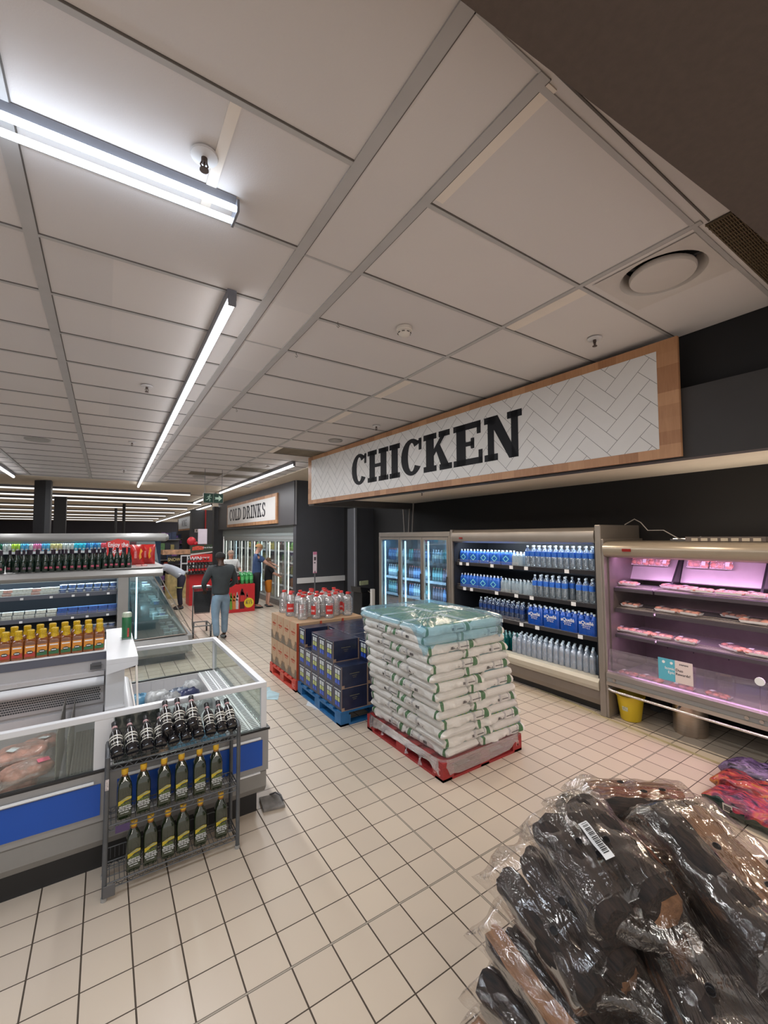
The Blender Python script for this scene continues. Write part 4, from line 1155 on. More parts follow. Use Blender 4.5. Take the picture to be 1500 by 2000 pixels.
M_cover = film('blue_film_cover', (0.72, 0.92, 1.0), 0.76, 0.22, (0.26, 0.52, 0.66), bump=0.8, bscale=9, gl=0.10, fk=0.3, fb=0.0)
t = thing('stretch_wrap', 'clear stretch wrap wound round the tall stack of white bags', 'plastic wrap', (0, 0, 0))
ob('film', wrap(0.14, ztop-0.06, 0.012, 120, 60), M_wrap, t, smooth=60)
def skirt(u, v):
    a = 2*PI*u
    zz = 0.17-0.10*v-0.03*v*math.sin(7*a+1)-0.012*v*math.sin(19*a)
    x, y = rr(a, 0.497+0.006*v, 0.610+0.004*v)
    return (2.846+x+0.002*math.sin(31*a), 3.335+y, zz)
ob('skirt', MB().grid(skirt, 140, 10), M_wrap2, t, smooth=60)
def cover(u, v):
    # v: 0 at the middle of the top, 1 at the hanging hem
    a = 2*PI*u
    cx, cy, sc, rz = stack_at(ztop)
    q = min(1.0, v/0.62)
    x, y = rr(a, (0.505*sc+0.024)*q, (0.605*sc+0.024)*q, 0.16 if q > 0.7 else 0.16+0.6*(0.7-q))
    hem = 0.12+0.085*math.sin(2*a+5.6)+0.04*math.sin(5*a+1)+0.012*math.sin(23*a)
    zz = ztop+0.018+0.060*max(0.0, math.cos(q*PI/2))**0.7+0.008*math.sin(13*a+9*q)*q
    if v > 0.62: zz -= (v-0.62)/0.38*hem
    zz -= 0.010*q**7
    c_, s_ = math.cos(rz), math.sin(rz)
    return (cx+x*c_-y*s_, cy+x*s_+y*c_, zz+0.004)
ob('cover_sheet', MB().grid(cover, 120, 36), M_cover, t, smooth=60, label='bluish translucent sheet over the top')
rag = MB()
for (x, y, s_) in ((2.345, 3.22, 1), (2.345, 3.02, 1.2), (2.345, 3.62, 0.8)):
    rag.grid(lambda u, v: (x-0.004-0.012*math.sin(5*v+u*3), y+(u-0.5)*0.05*s_*(1-0.5*v), 0.11-0.07*s_*v), 4, 6)
ob('tatters', rag, M_wrap2, t, smooth=60)

# ------------------------------------------------------------ navy cartons on the blue pallet
M_navy = mat('navy_carton', (0.010, 0.016, 0.050), 0.35, noise=0.25, scale=10, coat=0.3)
M_navyt = mat('navy_carton_top', (0.016, 0.024, 0.055), 0.3, noise=0.6, scale=14, coat=0.4)
def carton(name, w, d, h, m, mt):
    t = thing(name, 'x', 'carton')
    b = MB().bx(0.001, d-0.001, 0.001, w-0.001, 0.001, h-0.001)
    b.m[1] = 1
    ob('box', b, [m, mt], t, bevel=0.002)
    return t
cw, cd_, ch = 0.197, 0.325, 0.232
rt_ = carton('navy_carton', cw, cd_, ch, M_navy, M_navyt)
k = MB()
for i in range(2):
    for j in range(3):
        y = 0.045+i*0.058; z = 0.035+j*0.053
        k.mi((0, 1, 2)[j]).bx(-0.0012, 0, y, y+0.046, z, z+0.046)
k.mi(2).bx(-0.001, 0, 0.02, cw-0.02, ch-0.028, ch-0.020)
ob('front_print', k, [mat('print_cobalt', (0.03, 0.09, 0.50), 0.4, noise=0.5, scale=50), mat('print_lime', (0.45, 0.52, 0.18), 0.4, noise=0.5, scale=60), mat('print_pale', (0.55, 0.62, 0.70), 0.4, noise=0.35, scale=60)], rt_)
k = MB().bx(0.10, 0.22, -0.001, 0, ch*0.62, ch*0.65).bx(0.13, 0.19, -0.001, 0, ch*0.52, ch*0.54).bx(0.14, 0.18, -0.001, 0, ch*0.44, ch*0.46)
ob('side_print', k, mat('print_dull_gold', (0.14, 0.13, 0.09), 0.5, noise=0), rt_)
k = MB().bx(0.0, cd_, -0.0012, 0.0, 0.0, 0.006).bx(cd_-0.008, cd_, -0.0012, 0, 0, ch).bx(0, 0.004, -0.0012, 0, 0, ch).bx(0.0, 0.035, -0.0022, 0, 0.0, 0.035)
ob('tape', k, mat('kraft_edge', (0.36, 0.24, 0.17), 0.6, noise=0.1), rt_)
NAV = Proto(rt_)
ROWN = ('aisle-side row', 'middle row', 'back row')
for lay in range(3):
    for r_ in range(3):
        for c_ in range(6):       # c_=0 nearest the camera
            if lay == 2 and r_ == 0 and c_ in (0, 4): continue
            NAV.place((2.15+r_*(cd_+0.003), 4.118+c_*(cw+0.002), 0.151+lay*(ch+0.001)), 0,
                      'navy drink carton, %s, %s from near end, %s layer' % (ROWN[r_], NTH[c_+1], ('bottom', 'middle', 'top')[lay]), 'navy cartons on the blue pallet')

# ------------------------------------------------------------ brown cartons and large water bottles
M_kraft = mat('kraft_board', (0.43, 0.29, 0.18), 0.7, noise=0.06, scale=5)
M_kdark = mat('kraft_ink_brown', (0.17, 0.135, 0.10), 0.7, noise=0.2, scale=14)
M_red = mat('label_red', (0.58, 0.035, 0.03), 0.4, noise=0.05)
bw, bd, bh = 0.25, 0.33, 0.362
rt_ = thing('brown_carton', 'x', 'carton')
ob('box', MB().bx(0.001, bd-0.001, 0.001, bw-0.001, 0.001, bh-0.001), M_kraft, rt_, bevel=0.002)
k = MB()
n = 14
for side in (0, 1):
    for i in range(n):      # dark ground under a bell-shaped outline
        u0, u1 = i/n, (i+1)/n
        def zz(u): return 0.005+0.115*abs(2*u-1)**1.6
        y0, y1 = u0*bw, u1*bw
        k.prism([(y0, 0.002), (y1, 0.002), (y1, zz(u1)), (y0, zz(u0))], -0.001, 0, 'x')
    break
for i in range(16):
    a0, a1 = PI+PI*i/16, PI+PI*(i+1)/16
    for R_ in (0.105, 0.090, 0.076):
        k.prism([(bw/2+R_*math.cos(a0), 0.12+R_*math.sin(a0)*1.05), (bw/2+R_*math.cos(a1), 0.12+R_*math.sin(a1)*1.05), (bw/2+(R_-0.004)*math.cos(a1), 0.12+(R_-0.004)*math.sin(a1)*1.05), (bw/2+(R_-0.004)*math.cos(a0), 0.12+(R_-0.004)*math.sin(a0)*1.05)], -0.0012, 0, 'x')
ob('bell_print', k, M_kdark, rt_)
k = MB()
for i in range(9): k.bx(-0.0012, 0, 0.055+i*0.016, 0.064+i*0.016, 0.215+0.003*(i % 3), 0.240)
k.bx(-0.0012, 0, 0.08, 0.17, 0.195, 0.203).prism([(0.085, 0.262), (0.10, 0.262), (0.105, 0.285), (0.088, 0.275)], -0.0012, 0, 'x')
ob('red_print', k, mat('red_ink', (0.45, 0.06, 0.03), 0.6, noise=0), rt_)
ob('tape', MB().bx(0.0, 0.03, -0.0015, 0, 0.0, bh), mat('red_tape', (0.45, 0.07, 0.03), 0.4, noise=0), rt_)
BRN = Proto(rt_)
for lay in range(2):
    for r_ in range(3):
        for c_ in range(4):
            BRN.place((2.13+r_*(bd+0.003), 5.345+c_*(bw+0.002), 0.151+lay*(bh+0.002)), 0, 'brown water carton, %s, %s from near end, %s layer' % (ROWN[r_], NTH[c_+1], ('bottom', 'top')[lay]), 'brown cartons on the orange-red pallet')
zt = 0.151+2*(bh+0.002)
def big_bottle(label_m):
    t = thing('large_water_bottle', 'x', 'bottle')
    prof = [(0.060, 0), (0.070, 0.008), (0.070, 0.03)]
    for i in range(7):
        zz = 0.035+i*0.022
        prof += [(0.070, zz), (0.065, zz+0.006), (0.065, zz+0.012), (0.070, zz+0.018)]
    prof += [(0.070, 0.205), (0.064, 0.225), (0.046, 0.250), (0.026, 0.266), (0.022, 0.275)]
    ob('body', MB().lathe(prof, 18), film('jug_pet', (0.97, 0.98, 0.98), 0.80, 0.07, (0.85, 0.85, 0.86), gl=0.4), t, smooth=35)
    ob('cap', MB().lathe([(0.027, 0.270), (0.028, 0.290), (0.024, 0.297), (0, 0.297)], 14), M_red, t, smooth=40)
    ob('handle', MB().tube([(-0.028, 0, 0.276), (-0.046, 0, 0.280), (-0.050, 0, 0.291), (-0.026, 0, 0.288)], 0.004, 6), M_red, t, smooth=60)
    if label_m:
        q = MB().grid(lambda u, v: (0.0712*math.cos((u-0.5)*1.5), 0.0712*math.sin((u-0.5)*1.5), 0.055+0.105*v), 8, 1)
        ob('label', q, M_red, t, smooth=60)
        q = MB()
        for i in range(5):
            a = -0.4+i*0.2
            q.add([(0.0722*math.cos(a), 0.0722*math.sin(a), 0.09), (0.0722*math.cos(a+0.1), 0.0722*math.sin(a+0.1), 0.09), (0.0722*math.cos(a+0.1), 0.0722*math.sin(a+0.1), 0.112), (0.0722*math.cos(a), 0.0722*math.sin(a), 0.112)], [(0, 1, 2, 3)])
        ob('label_print', q, M_wt, t)
    return t
JA, JB = Proto(big_bottle(True)), Proto(big_bottle(False))
jugs = [(2.29, 6.26, 0), (2.34, 6.10, 1), (2.27, 5.93, 1), (2.33, 5.76, 1), (2.46, 5.90, 1), (2.31, 5.58, 0), (2.47, 5.72, 0), (2.49, 5.53, 1), (2.63, 5.66, 0), (2.66, 5.46, 1), (2.64, 5.84, 1),
        (2.81, 5.58, 1), (2.80, 5.76, 0), (2.97, 5.50, 1), (2.96, 5.68, 1), (2.97, 5.86, 0), (2.82, 5.94, 0), (2.64, 6.02, 0), (2.48, 6.10, 0), (3.06, 6.10, 1), (2.90, 6.16, 0), (2.70, 6.20, 0)]
for it in range(60):
    for a in range(len(jugs)):
        for b_ in range(a+1, len(jugs)):
            dx, dy = jugs[b_][0]-jugs[a][0], jugs[b_][1]-jugs[a][1]; l = math.hypot(dx, dy)
            if l < 0.146:
                k = (0.146-l)/2/l
                jugs[a] = (jugs[a][0]-dx*k, jugs[a][1]-dy*k, jugs[a][2]); jugs[b_] = (jugs[b_][0]+dx*k, jugs[b_][1]+dy*k, jugs[b_][2])
    jugs = [(min(3.05, max(2.215, x)), min(6.27, max(5.43, y)), q) for x, y, q in jugs]
jugs.sort(key=lambda p: (p[0]-0.45*p[1]))
for i, (x, y, lb) in enumerate(jugs):
    a = random.choice((PI, PI*1.1, PI*1.35, PI*0.85, -PI/2+0.2))
    (JA if lb else JB).place((x, y, zt), a, 'red-capped water jug on the brown cartons, %s from the left' % NTH[i+1], 'large water jugs on the brown cartons', sc=(1.0, 1.0, 1.12))

# ------------------------------------------------------------ price stand, counter scale and bits by the partition
t = thing('price_stand', 'price card on a slim pole behind the large water jugs', 'sign stand', (3.08, 6.9, 0))
ob('base', MB().lathe([(0, 0), (0.14, 0), (0.14, 0.012), (0, 0.016)], 20), M_dgrey, t, smooth=40)
ob('pole', MB().cyl((0, 0, 0.01), (0, 0, 1.42), 0.011, n=10), M_dgrey, t, smooth=40)
ob('card', MB().bx(-0.035, 0.035, -0.006, 0.002, 1.38, 1.75), mat('card_lilac', (0.60, 0.52, 0.58), 0.5, noise=0.04), t)
ob('card_band', MB().bx(-0.035, 0.035, -0.008, -0.006, 1.70, 1.75).bx(-0.03, 0.03, -0.008, -0.006, 1.38, 1.40), mat('card_pink', (0.55, 0.18, 0.30), 0.5, noise=0), t)
ob('card_print', MB().bx(-0.02, 0.02, -0.008, -0.006, 1.60, 1.66).bx(-0.02, 0.01, -0.008, -0.006, 1.55, 1.57), M_ink, t)
t = thing('counter_scale', 'black weighing scale on a stand with a pale display by the partition', 'scale', (4.70, 8.0, 0), 0.2)
ob('stand', MB().bx(-0.16, 0.16, -0.14, 0.14, 0, 0.82), M_blk, t, bevel=0.01)
ob('platter', MB().prism([(-0.19, 0.82), (0.19, 0.82), (0.16, 0.88), (-0.22, 0.95)], -0.16, 0.16, 'y'), M_blk, t, bevel=0.01)
ob('display', MB().bx(-0.10, 0.14, -0.02, 0.0, 0.96, 1.05), mat('pale_display', (0.40, 0.45, 0.28), 0.5, noise=0.2), t)
ob('cable', MB().tube([(0.0, -0.16, 0.85), (0.08, -0.18, 0.78), (0.13, -0.18, 0.66), (0.02, -0.18, 0.55), (0.0, -0.18, 0.42)], 0.006, 6), mat('grey_cable', (0, 0, 0)), t)
ob('guard_post', MB().bx(4.59, 4.66, 7.45, 7.52, 0, 0.93), mat('white_post', (0.55, 0.54, 0.52), 0.5, noise=0), label='white square guard post left of the wrapped stack', cat='post')
# bucket
t = thing('bucket', 'yellow plastic bucket on the floor beneath the meat chiller', 'bucket', (4.86, 2.50, 0))
yb = mat('bucket_yellow', (0.66, 0.47, 0.02), 0.4, noise=0.05)
ob('shell', MB().lathe([(0.0, 0.003), (0.095, 0.003), (0.100, 0.01), (0.132, 0.25), (0.142, 0.252), (0.146, 0.262), (0.140, 0.272), (0.128, 0.268), (0.124, 0.25), (0.092, 0.015), (0.0, 0.012)], 32), yb, t, smooth=40)
ob('handle', MB().tube([(0.0, -0.146, 0.25), (-0.06, -0.10, 0.268), (-0.085, 0, 0.275), (-0.06, 0.10, 0.268), (0, 0.146, 0.25)], 0.003, 6), M_alu, t, smooth=60)
q = MB().grid(lambda u, v: (-(0.118+0.004*v)*math.cos((u-0.5)*0.5), -(0.118+0.004*v)*math.sin((u-0.5)*0.5)-0.0, 0.115+0.045*v), 6, 1)
ob('sticker', q, mat('bucket_sticker', (0.72, 0.60, 0.35), 0.5, noise=0.5, scale=60), t)
# ------------------------------------------------------------ island freezer (front glass at Y 3.20)
M_lin = mat('freezer_liner', (0.62, 0.61, 0.62), 0.4, noise=0.03)
M_bl = mat('freezer_blue_panel', (0.003, 0.070, 0.40), 0.35, noise=0.04, scale=3)
M_frame = mat('freezer_white_frame', (0.66, 0.67, 0.69), 0.35, noise=0.02)
M_fg = film('freezer_glass', (0.92, 0.96, 0.94), 0.94, 0.03, (0.45, 0.50, 0.48), gl=0.12, fk=0.35)
M_kick = mat('kick_black', (0.014, 0.014, 0.015), 0.6, noise=0)
t = thing('island_freezer', 'white-framed glass island freezer with blue side panels at the left', 'freezer', (0, 3.17, 0))
X0, X1, YD = -2.4, 1.045, 1.74
Y1 = 1.74
ob('kick', MB().bx(X0, X1-0.06, 0.07, Y1-0.06, 0, 0.155), M_kick, t)
ob('lower_body', MB().prism([(0.035, 0.15), (0.0, 0.20), (0.0, 0.305), (0.02, 0.32), (Y1, 0.32), (Y1, 0.15)], X0, X1-0.012, 'x'), mat('pewter_enamel', (0.23, 0.225, 0.215), 0.4, noise=0.04), t)
ob('body', MB().bx(X0, X1, -0.005, Y1, 0.315, 0.44).bx(X0, X1, -0.005, 0.02, 0.44, 0.60).bx(X0, X1, Y1-0.02, Y1, 0.44, 0.60).bx(X1-0.02, X1, 0.02, Y1-0.02, 0.44, 0.60), mat('mid_grey_enamel', (0.27, 0.265, 0.26), 0.4, noise=0.03), t)
ob('blue_panel', MB().bx(X0, 0.015, -0.012, -0.004, 0.355, 0.535), M_bl, t)
ob('blue_panel', MB().bx(0.10, X1-0.045, -0.012, -0.004, 0.355, 0.535), M_bl, t)
ob('blue_panel', MB().bx(X1, X1+0.007, 0.06, Y1-0.05, 0.355, 0.535), M_bl, t)
ob('bumper_strip', MB().bx(X0, -0.02, -0.022, -0.012, 0.548, 0.560), M_wt, t)
ob('bumper_strip', MB().bx(0.12, X1-0.06, -0.022, -0.012, 0.548, 0.560), M_wt, t)
ob('lower_strip', MB().bx(0.12, X1-0.06, -0.016, -0.004, 0.305, 0.314), M_wt, t)
ob('glass_seat', MB().bx(X0, X1+0.012, -0.005, 0.025, 0.598, 0.612).bx(X1-0.02, X1+0.012, 0.02, Y1, 0.598, 0.612), M_blk, t)
# glass balustrade
ob('black_panel', MB().bx(0.080, 0.33, 0.040, 0.046, 0.612, 0.895), M_blk, t)  # plain black sheet, darkens the view behind the front glass
fr = MB()
fr.bx(X0, X1-0.01, 0.008, 0.05, 0.905, 0.940).bx(X1-0.052, X1-0.01, 0.05, Y1, 0.905, 0.940).bx(0.28, X1-0.052, Y1-0.042, Y1, 0.905, 0.940)
fr.bx(X1-0.052, X1-0.01, 0.008, 0.04, 0.612, 0.905).bx(X1-0.048, X1-0.01, Y1-0.042, Y1, 0.612, 0.905)
fr.bx(-0.025, 0.075, 0.010, 0.04, 0.612, 0.905).bx(X0, X0+0.04, 0.01, 0.04, 0.612, 0.905)
ob('glass_frame', fr, M_frame, t, bevel=0.003)
ob('glass_pane', MB().bx(X0+0.04, -0.025, 0.022, 0.027, 0.612, 0.905), M_fg, t)
ob('glass_pane', MB().bx(0.075, X1-0.052, 0.022, 0.027, 0.612, 0.905), M_fg, t)
ob('glass_pane', MB().bx(X1-0.033, X1-0.028, 0.04, Y1-0.042, 0.612, 0.905), M_fg, t)
ob('glass_pane', MB().bx(0.28, X1-0.052, Y1-0.024, Y1-0.019, 0.612, 0.905), M_fg, t)
# wells: liner sheets, the floor of the well at 0.30
ln = MB()
ln.bx(X0, 0.02, 0.03, 0.79, 0.44, 0.455)
ln.bx(X0, 0.02, 0.03, 0.045, 0.44, 0.60)
ln.bx(0.02, 0.14, 0.03, 0.79, 0.44, 0.60)
ln.bx(X0, 0.02, 0.79, 0.81, 0.44, 0.74)
ob('left_well', ln, M_lin, t)
ln = MB()
ln.bx(0.16, 0.85, 0.05, Y1-0.06, 0.44, 0.452)
ln.bx(0.84, 0.86, 0.05, Y1-0.05, 0.44, 0.60).bx(0.16, 0.86, Y1-0.06, Y1-0.03, 0.44, 0.60).bx(0.14, 0.17, 0.05, Y1-0.05, 0.44, 0.62)
for i in range(6): ln.bx(0.20+i*0.11, 0.205+i*0.11, Y1-0.066, Y1-0.06, 0.45, 0.60)
ob('right_well', ln, M_lin, t)
g = MB()
for r_ in range(2):
    xa = 0.855+r_*0.082
    g.mi(0).bx(xa, xa+0.076, 0.03, Y1-0.04, 0.596, 0.604)
    g.mi(1)
    for i in range(56):
        y = 0.05+i*0.0295
        g.bx(xa+0.014, xa+0.060, y, y+0.014, 0.6041, 0.6047)
ob('air_grille', g, [M_wt, mat('grille_slot', (0.05, 0.055, 0.06), 0.6, noise=0)], t)
ob('rear_rim', MB().bx(0.16, X1-0.05, Y1-0.045, Y1-0.01, 0.600, 0.612), M_blk, t)
# riser with vent and shelf over the left well
YR = 0.81
ob('riser', MB().bx(X0, 0.03, YR, YR+0.06, 0.44, 1.10), mat('riser_grey', (0.43, 0.415, 0.42), 0.4, noise=0.03), t)
q = MB().bx(X0, 0.02, YR-0.012, YR-0.002, 0.765, 0.90)
q.mi(1)
for i in range(120):
    for j in range(6):
        x = 0.0-i*0.0135-(0.0067 if j % 2 else 0)
        q.bx(x-0.011, x, YR-0.0128, YR-0.012, 0.79+j*0.0165, 0.801+j*0.0165)
ob('vent_panel', q, [mat('vent_panel_grey', (0.48, 0.46, 0.46), 0.4, noise=0), mat('grille_slot', (0, 0, 0))], t)
q = MB().tube([(X0, YR-0.045, 0.935), (0.02, YR-0.045, 0.935)], 0.034, 16)
ob('blind_roll', q, M_frame, t, smooth=60)
ob('blind_rail', MB().bx(X0, 0.02, YR-0.04, YR, 0.975, 1.005).cyl((-0.50, YR-0.045, 0.99), (-0.50, YR-0.038, 0.99), 0.012, n=12), mat('vent_panel_grey', (0, 0, 0)), t)
ob('product_shelf', MB().bx(X0, 0.03, YR, YR+0.42, 1.135, 1.150), M_wt, t)
ob('shelf_fascia', MB().bx(X0, 0.03, YR-0.006, YR, 1.085, 1.146), mat('slate_fascia', (0.095, 0.10, 0.13), 0.4, noise=0.04), t)
ob('shelf_lip', MB().bx(X0, 0.03, YR-0.010, YR-0.004, 1.144, 1.154), M_wt, t)
# white end box closing the riser
e = MB().prism([(0.03, 0.48), (0.225, 0.48), (0.225, Y1-0.04), (0.03, Y1-0.04)], 1.115, 1.150)
e.prism([(0.03, 1.045), (0.225, 1.085), (0.225, 1.115), (0.03, 1.115)], 0.48, Y1-0.04, 'y')
ob('end_box_top', e, M_frame, t, bevel=0.002)
ob('end_box', MB().bx(0.03, 0.145, 0.55, Y1-0.06, 0.62, 1.06), M_frame, t, bevel=0.002)
ob('end_box', MB().bx(0.028, 0.15, 0.50, 0.60, 0.60, 0.80), M_frame, t, bevel=0.002)
ob('blind_roll', MB().tube([(0.19, 0.55, 0.66), (0.19, Y1-0.1, 0.66)], 0.036, 14), M_frame, t, smooth=60)
ob('blind_arm', MB().prism([(0.50, 0.63), (0.52, 0.63), (1.0, 1.10), (0.98, 1.10)], 0.232, 0.246, 'x').bx(0.232, 0.246, 0.50, Y1-0.04, 0.625, 0.64), M_alu, t)
ob('wall_bracket', MB().bx(-0.07, 0.0, YR-0.02, YR, 1.02, 1.06).bx(-0.06, 0.0, YR-0.03, YR-0.02, 1.05, 1.072), M_dgrey, t)
# wire baskets of the left well
def wires(x0, x1, y0, y1, z0, z1, axis, st, b, r=0.0026):
    if axis == 'x':
        n = int(round((y1-y0)/st)); 
        for i in range(n+1): b.bx(x0-r, x0+r, y0+i*st-r, y0+i*st+r, z0, z1)
        n = int(round((z1-z0)/st))
        for i in range(n+1): b.bx(x0-r, x0+r, y0, y1, z0+i*st-r, z0+i*st+r)
    elif axis == 'z':
        n = int(round((x1-x0)/st))
        for i in range(n+1): b.bx(x0+i*st-r, x0+i*st+r, y0, y1, z0-r, z0+r)
        n = int(round((y1-y0)/st))
        for i in range(n+1): b.bx(x0, x1, y0+i*st-r, y0+i*st+r, z0-r, z0+r)
    return b
M_wire = mat('wire_grey', (0.24, 0.23, 0.215), 0.35, metal=0.6, noise=0)
w = wires(-0.21, 0, 3.22, 3.93, 0.50, 0.86, 'x', 0.018, MB())
ob('wire_divider', w, M_wire, label='upright wire divider standing across the left well of the freezer', cat='divider')
w = wires(-0.155, 0, 3.22, 3.93, 0.50, 0.84, 'x', 0.024, MB())
ob('wire_divider', w, M_wire, label='second wire divider close behind the first in the left freezer well', cat='divider')
w = wires(-0.14, 0.012, 3.22, 3.90, 0.60, 0, 'z', 0.0165, MB())
w = wires(-0.14, 0.012, 3.22, 3.90, 0.56, 0, 'z', 0.0165, w)
ob('wire_basket', w, M_wire, label='empty flat wire basket at the right end of the left freezer well', cat='basket')
# frozen meat packs in the left well
def lumpy(seed, l, w_, h, m, name, label, loc, rz, fl=0.25, cols=None):
    rd = random.Random(seed)
    p = [rd.uniform(0, 6) for _ in range(6)]
    b = MB()
    def fn(u, v):
        th = PI*v; ph = 2*PI*u
        s_ = math.sin(th)
        c_, q_ = math.cos(ph), math.sin(ph)
        x = math.copysign(abs(c_)**0.6, c_)*l/2*s_**0.6
        y = math.copysign(abs(q_)**0.6, q_)*w_/2*s_**0.6
        z = h/2-math.cos(th)*h/2
        n_ = 1+fl*0.4*math.sin(3*ph+p[0])*math.sin(2*th+p[1])+fl*0.3*math.sin(7*ph+p[2]+3*th)+fl*0.18*math.sin(13*ph-5*th+p[3])
        return (x*(1+0.1*(n_-1)), y*(1+0.1*(n_-1)), max(0, z*(0.75+0.25*n_)))
    b.grid(fn, 28, 16)
    return ob(name, b, m, loc=loc, rot=(0, 0, rz), smooth=70)
M_meat = mat('frozen_meat', (0.50, 0.22, 0.17), 0.35, noise=0.5, scale=18, bump=0.8, bscale=30, coat=0.5)
M_pk = mat('neon_pink_label', (0.85, 0.10, 0.20), 0.5, noise=0)
k = 0
for (x, y, z, l, w_, rz, lx, lab) in ((-0.36, 3.42, 0.57, 0.26, 0.20, 0.3, 0.07, 'with a pink corner sticker, nearest the wire divider'), (-0.58, 3.38, 0.57, 0.24, 0.18, -0.2, 0.05, 'with a pink sticker, at the front left of the well'),
                                    (-0.42, 3.66, 0.59, 0.28, 0.22, 0.1, -0.04, 'with a white ticket, behind the front packs'), (-0.64, 3.64, 0.59, 0.26, 0.2, -0.3, 0.03, 'with a pink sticker, at the rear left of the well'),
                                    (-0.33, 3.83, 0.56, 0.22, 0.16, 0.5, 0.0, 'without a sticker, by the back wall of the well')):
    o = lumpy(50+k, l, w_, 0.085, M_meat, 'meat_pack', '', (x, y, z), rz)
    props(o, 'frozen red meat pack '+lab, 'meat pack', 'frozen meat packs in the left well')
    q = MB().bx(-0.03, 0.03, -0.022, 0.022, 0, 0.0015)
    lb = ob('sticker', q, M_pk if 'pink' in lab else M_wt, o); lb.location = (lx, -w_*0.18, 0.089); lb.rotation_euler = (0.12, 0.05, 0.5*k)
    f_ = ob('film', MB().grid(lambda u, v: ((u-0.5)*l*1.12, (v-0.5)*w_*1.12, 0.095*math.sin(PI*min(max(u, 0.04), 0.96))**0.4*math.sin(PI*min(max(v, 0.04), 0.96))**0.4+0.003*math.sin(30*u+9*v)), 14, 12), film('frost_film', (1, 0.98, 0.97), 0.88, 0.12, (0.8, 0.72, 0.68), bump=0.8, bscale=40, gl=0.2, fk=0.4), o, smooth=60)
    k += 1
# supports for those packs: older packs underneath
for i, (x, y) in enumerate(((-0.45, 3.5), (-0.45, 3.78), (-0.75, 3.5), (-0.75, 3.78), (-1.05, 3.6))):
    o = lumpy(80+i, 0.28, 0.25, 0.115, M_meat, 'meat_pack', '', (x, y, 0.455), 0.03*i)
    props(o, 'frozen red meat pack lying in the bottom layer, %s from the right' % NTH[i+1], 'meat pack', 'frozen meat packs in the left well')
# frozen bags in the right well
FC = [('slate_blue_bag', (0.16, 0.20, 0.27)), ('frosted_white_bag', (0.52, 0.54, 0.55)), ('navy_frozen_bag', (0.035, 0.045, 0.12)), ('frosted_grey_bag', (0.34, 0.35, 0.36)), ('sky_blue_bag', (0.12, 0.32, 0.50)), ('orange_brown_bag', (0.45, 0.24, 0.13))]
spots = [(0.30, 4.55, 4, .20, .16, .4), (0.44, 4.48, 1, .24, .18, .1), (0.52, 4.30, 3, .22, .18, .9), (0.62, 4.52, 0, .26, .15, .2), (0.68, 4.38, 2, .26, .12, .25), (0.74, 4.55, 1, .2, .14, -.2), (0.42, 4.2, 1, .24, .2, 1.3),
         (0.36, 3.95, 3, .26, .2, .3), (0.58, 4.02, 1, .26, .2, -.4), (0.76, 4.12, 3, .2, .16, .5), (0.34, 3.62, 1, .24, .2, .8), (0.56, 3.72, 3, .24, .2, .1), (0.75, 3.80, 1, .18, .14, 1.1), (0.30, 3.40, 5, .24, .18, .2), (0.50, 3.42, 4, .22, .18, .6), (0.72, 3.45, 4, .20, .16, -.3), (0.66, 3.58, 1, .2, .14, .3)]
for i, (x, y, c_, l, w_, rz) in enumerate(spots):
    nm, cc = FC[c_]
    l *= 0.88; w_ *= 0.82
    o = lumpy(120+i, l, w_, 0.13+0.02*(i % 3), mat(nm, cc, 0.3, noise=0.35, scale=22, bump=0.6, bscale=26, coat=0.3), 'frozen_bag', '', (x, y, 0.454), rz, fl=0.6)
    props(o, '%s, %s from the rear of the right freezer well' % (nm.replace('_', ' '), NTH[i+1]), 'frozen bag', 'frozen bags in the right freezer well')
# green tube of balls on the white box
t = thing('sweet_tube', 'green upright tube with red print on the white freezer end box', 'tube', (0.175, 4.32, 1.151))
ob('tube_body', MB().lathe([(0.034, 0), (0.036, 0.004), (0.036, 0.19), (0.034, 0.195)], 20), mat('tube_green', (0.02, 0.14, 0.055), 0.3, noise=0.2, scale=20), t, smooth=50)
ob('lid', MB().lathe([(0.037, 0.186), (0.037, 0.215), (0.030, 0.224), (0, 0.224)], 20), mat('tube_lid', (0.40, 0.46, 0.36), 0.3, noise=0.3, scale=40), t, smooth=40)
ob('print', MB().grid(lambda u, v: (-0.0366*math.cos((u-0.5)*1.6-PI*0.6)*-1, -0.0366*math.sin((u-0.5)*1.6+0.9), 0.02+0.075*v), 8, 1), mat('tube_red', (0.45, 0.04, 0.03), 0.4, noise=0.4, scale=60), t, smooth=50)
ob('holder', MB().bx(-0.045, 0.045, -0.04, 0.04, 0, 0.012), film('acrylic', (0.9, 0.95, 0.95), 0.8, 0.05, (0.6, 0.65, 0.65)), t)

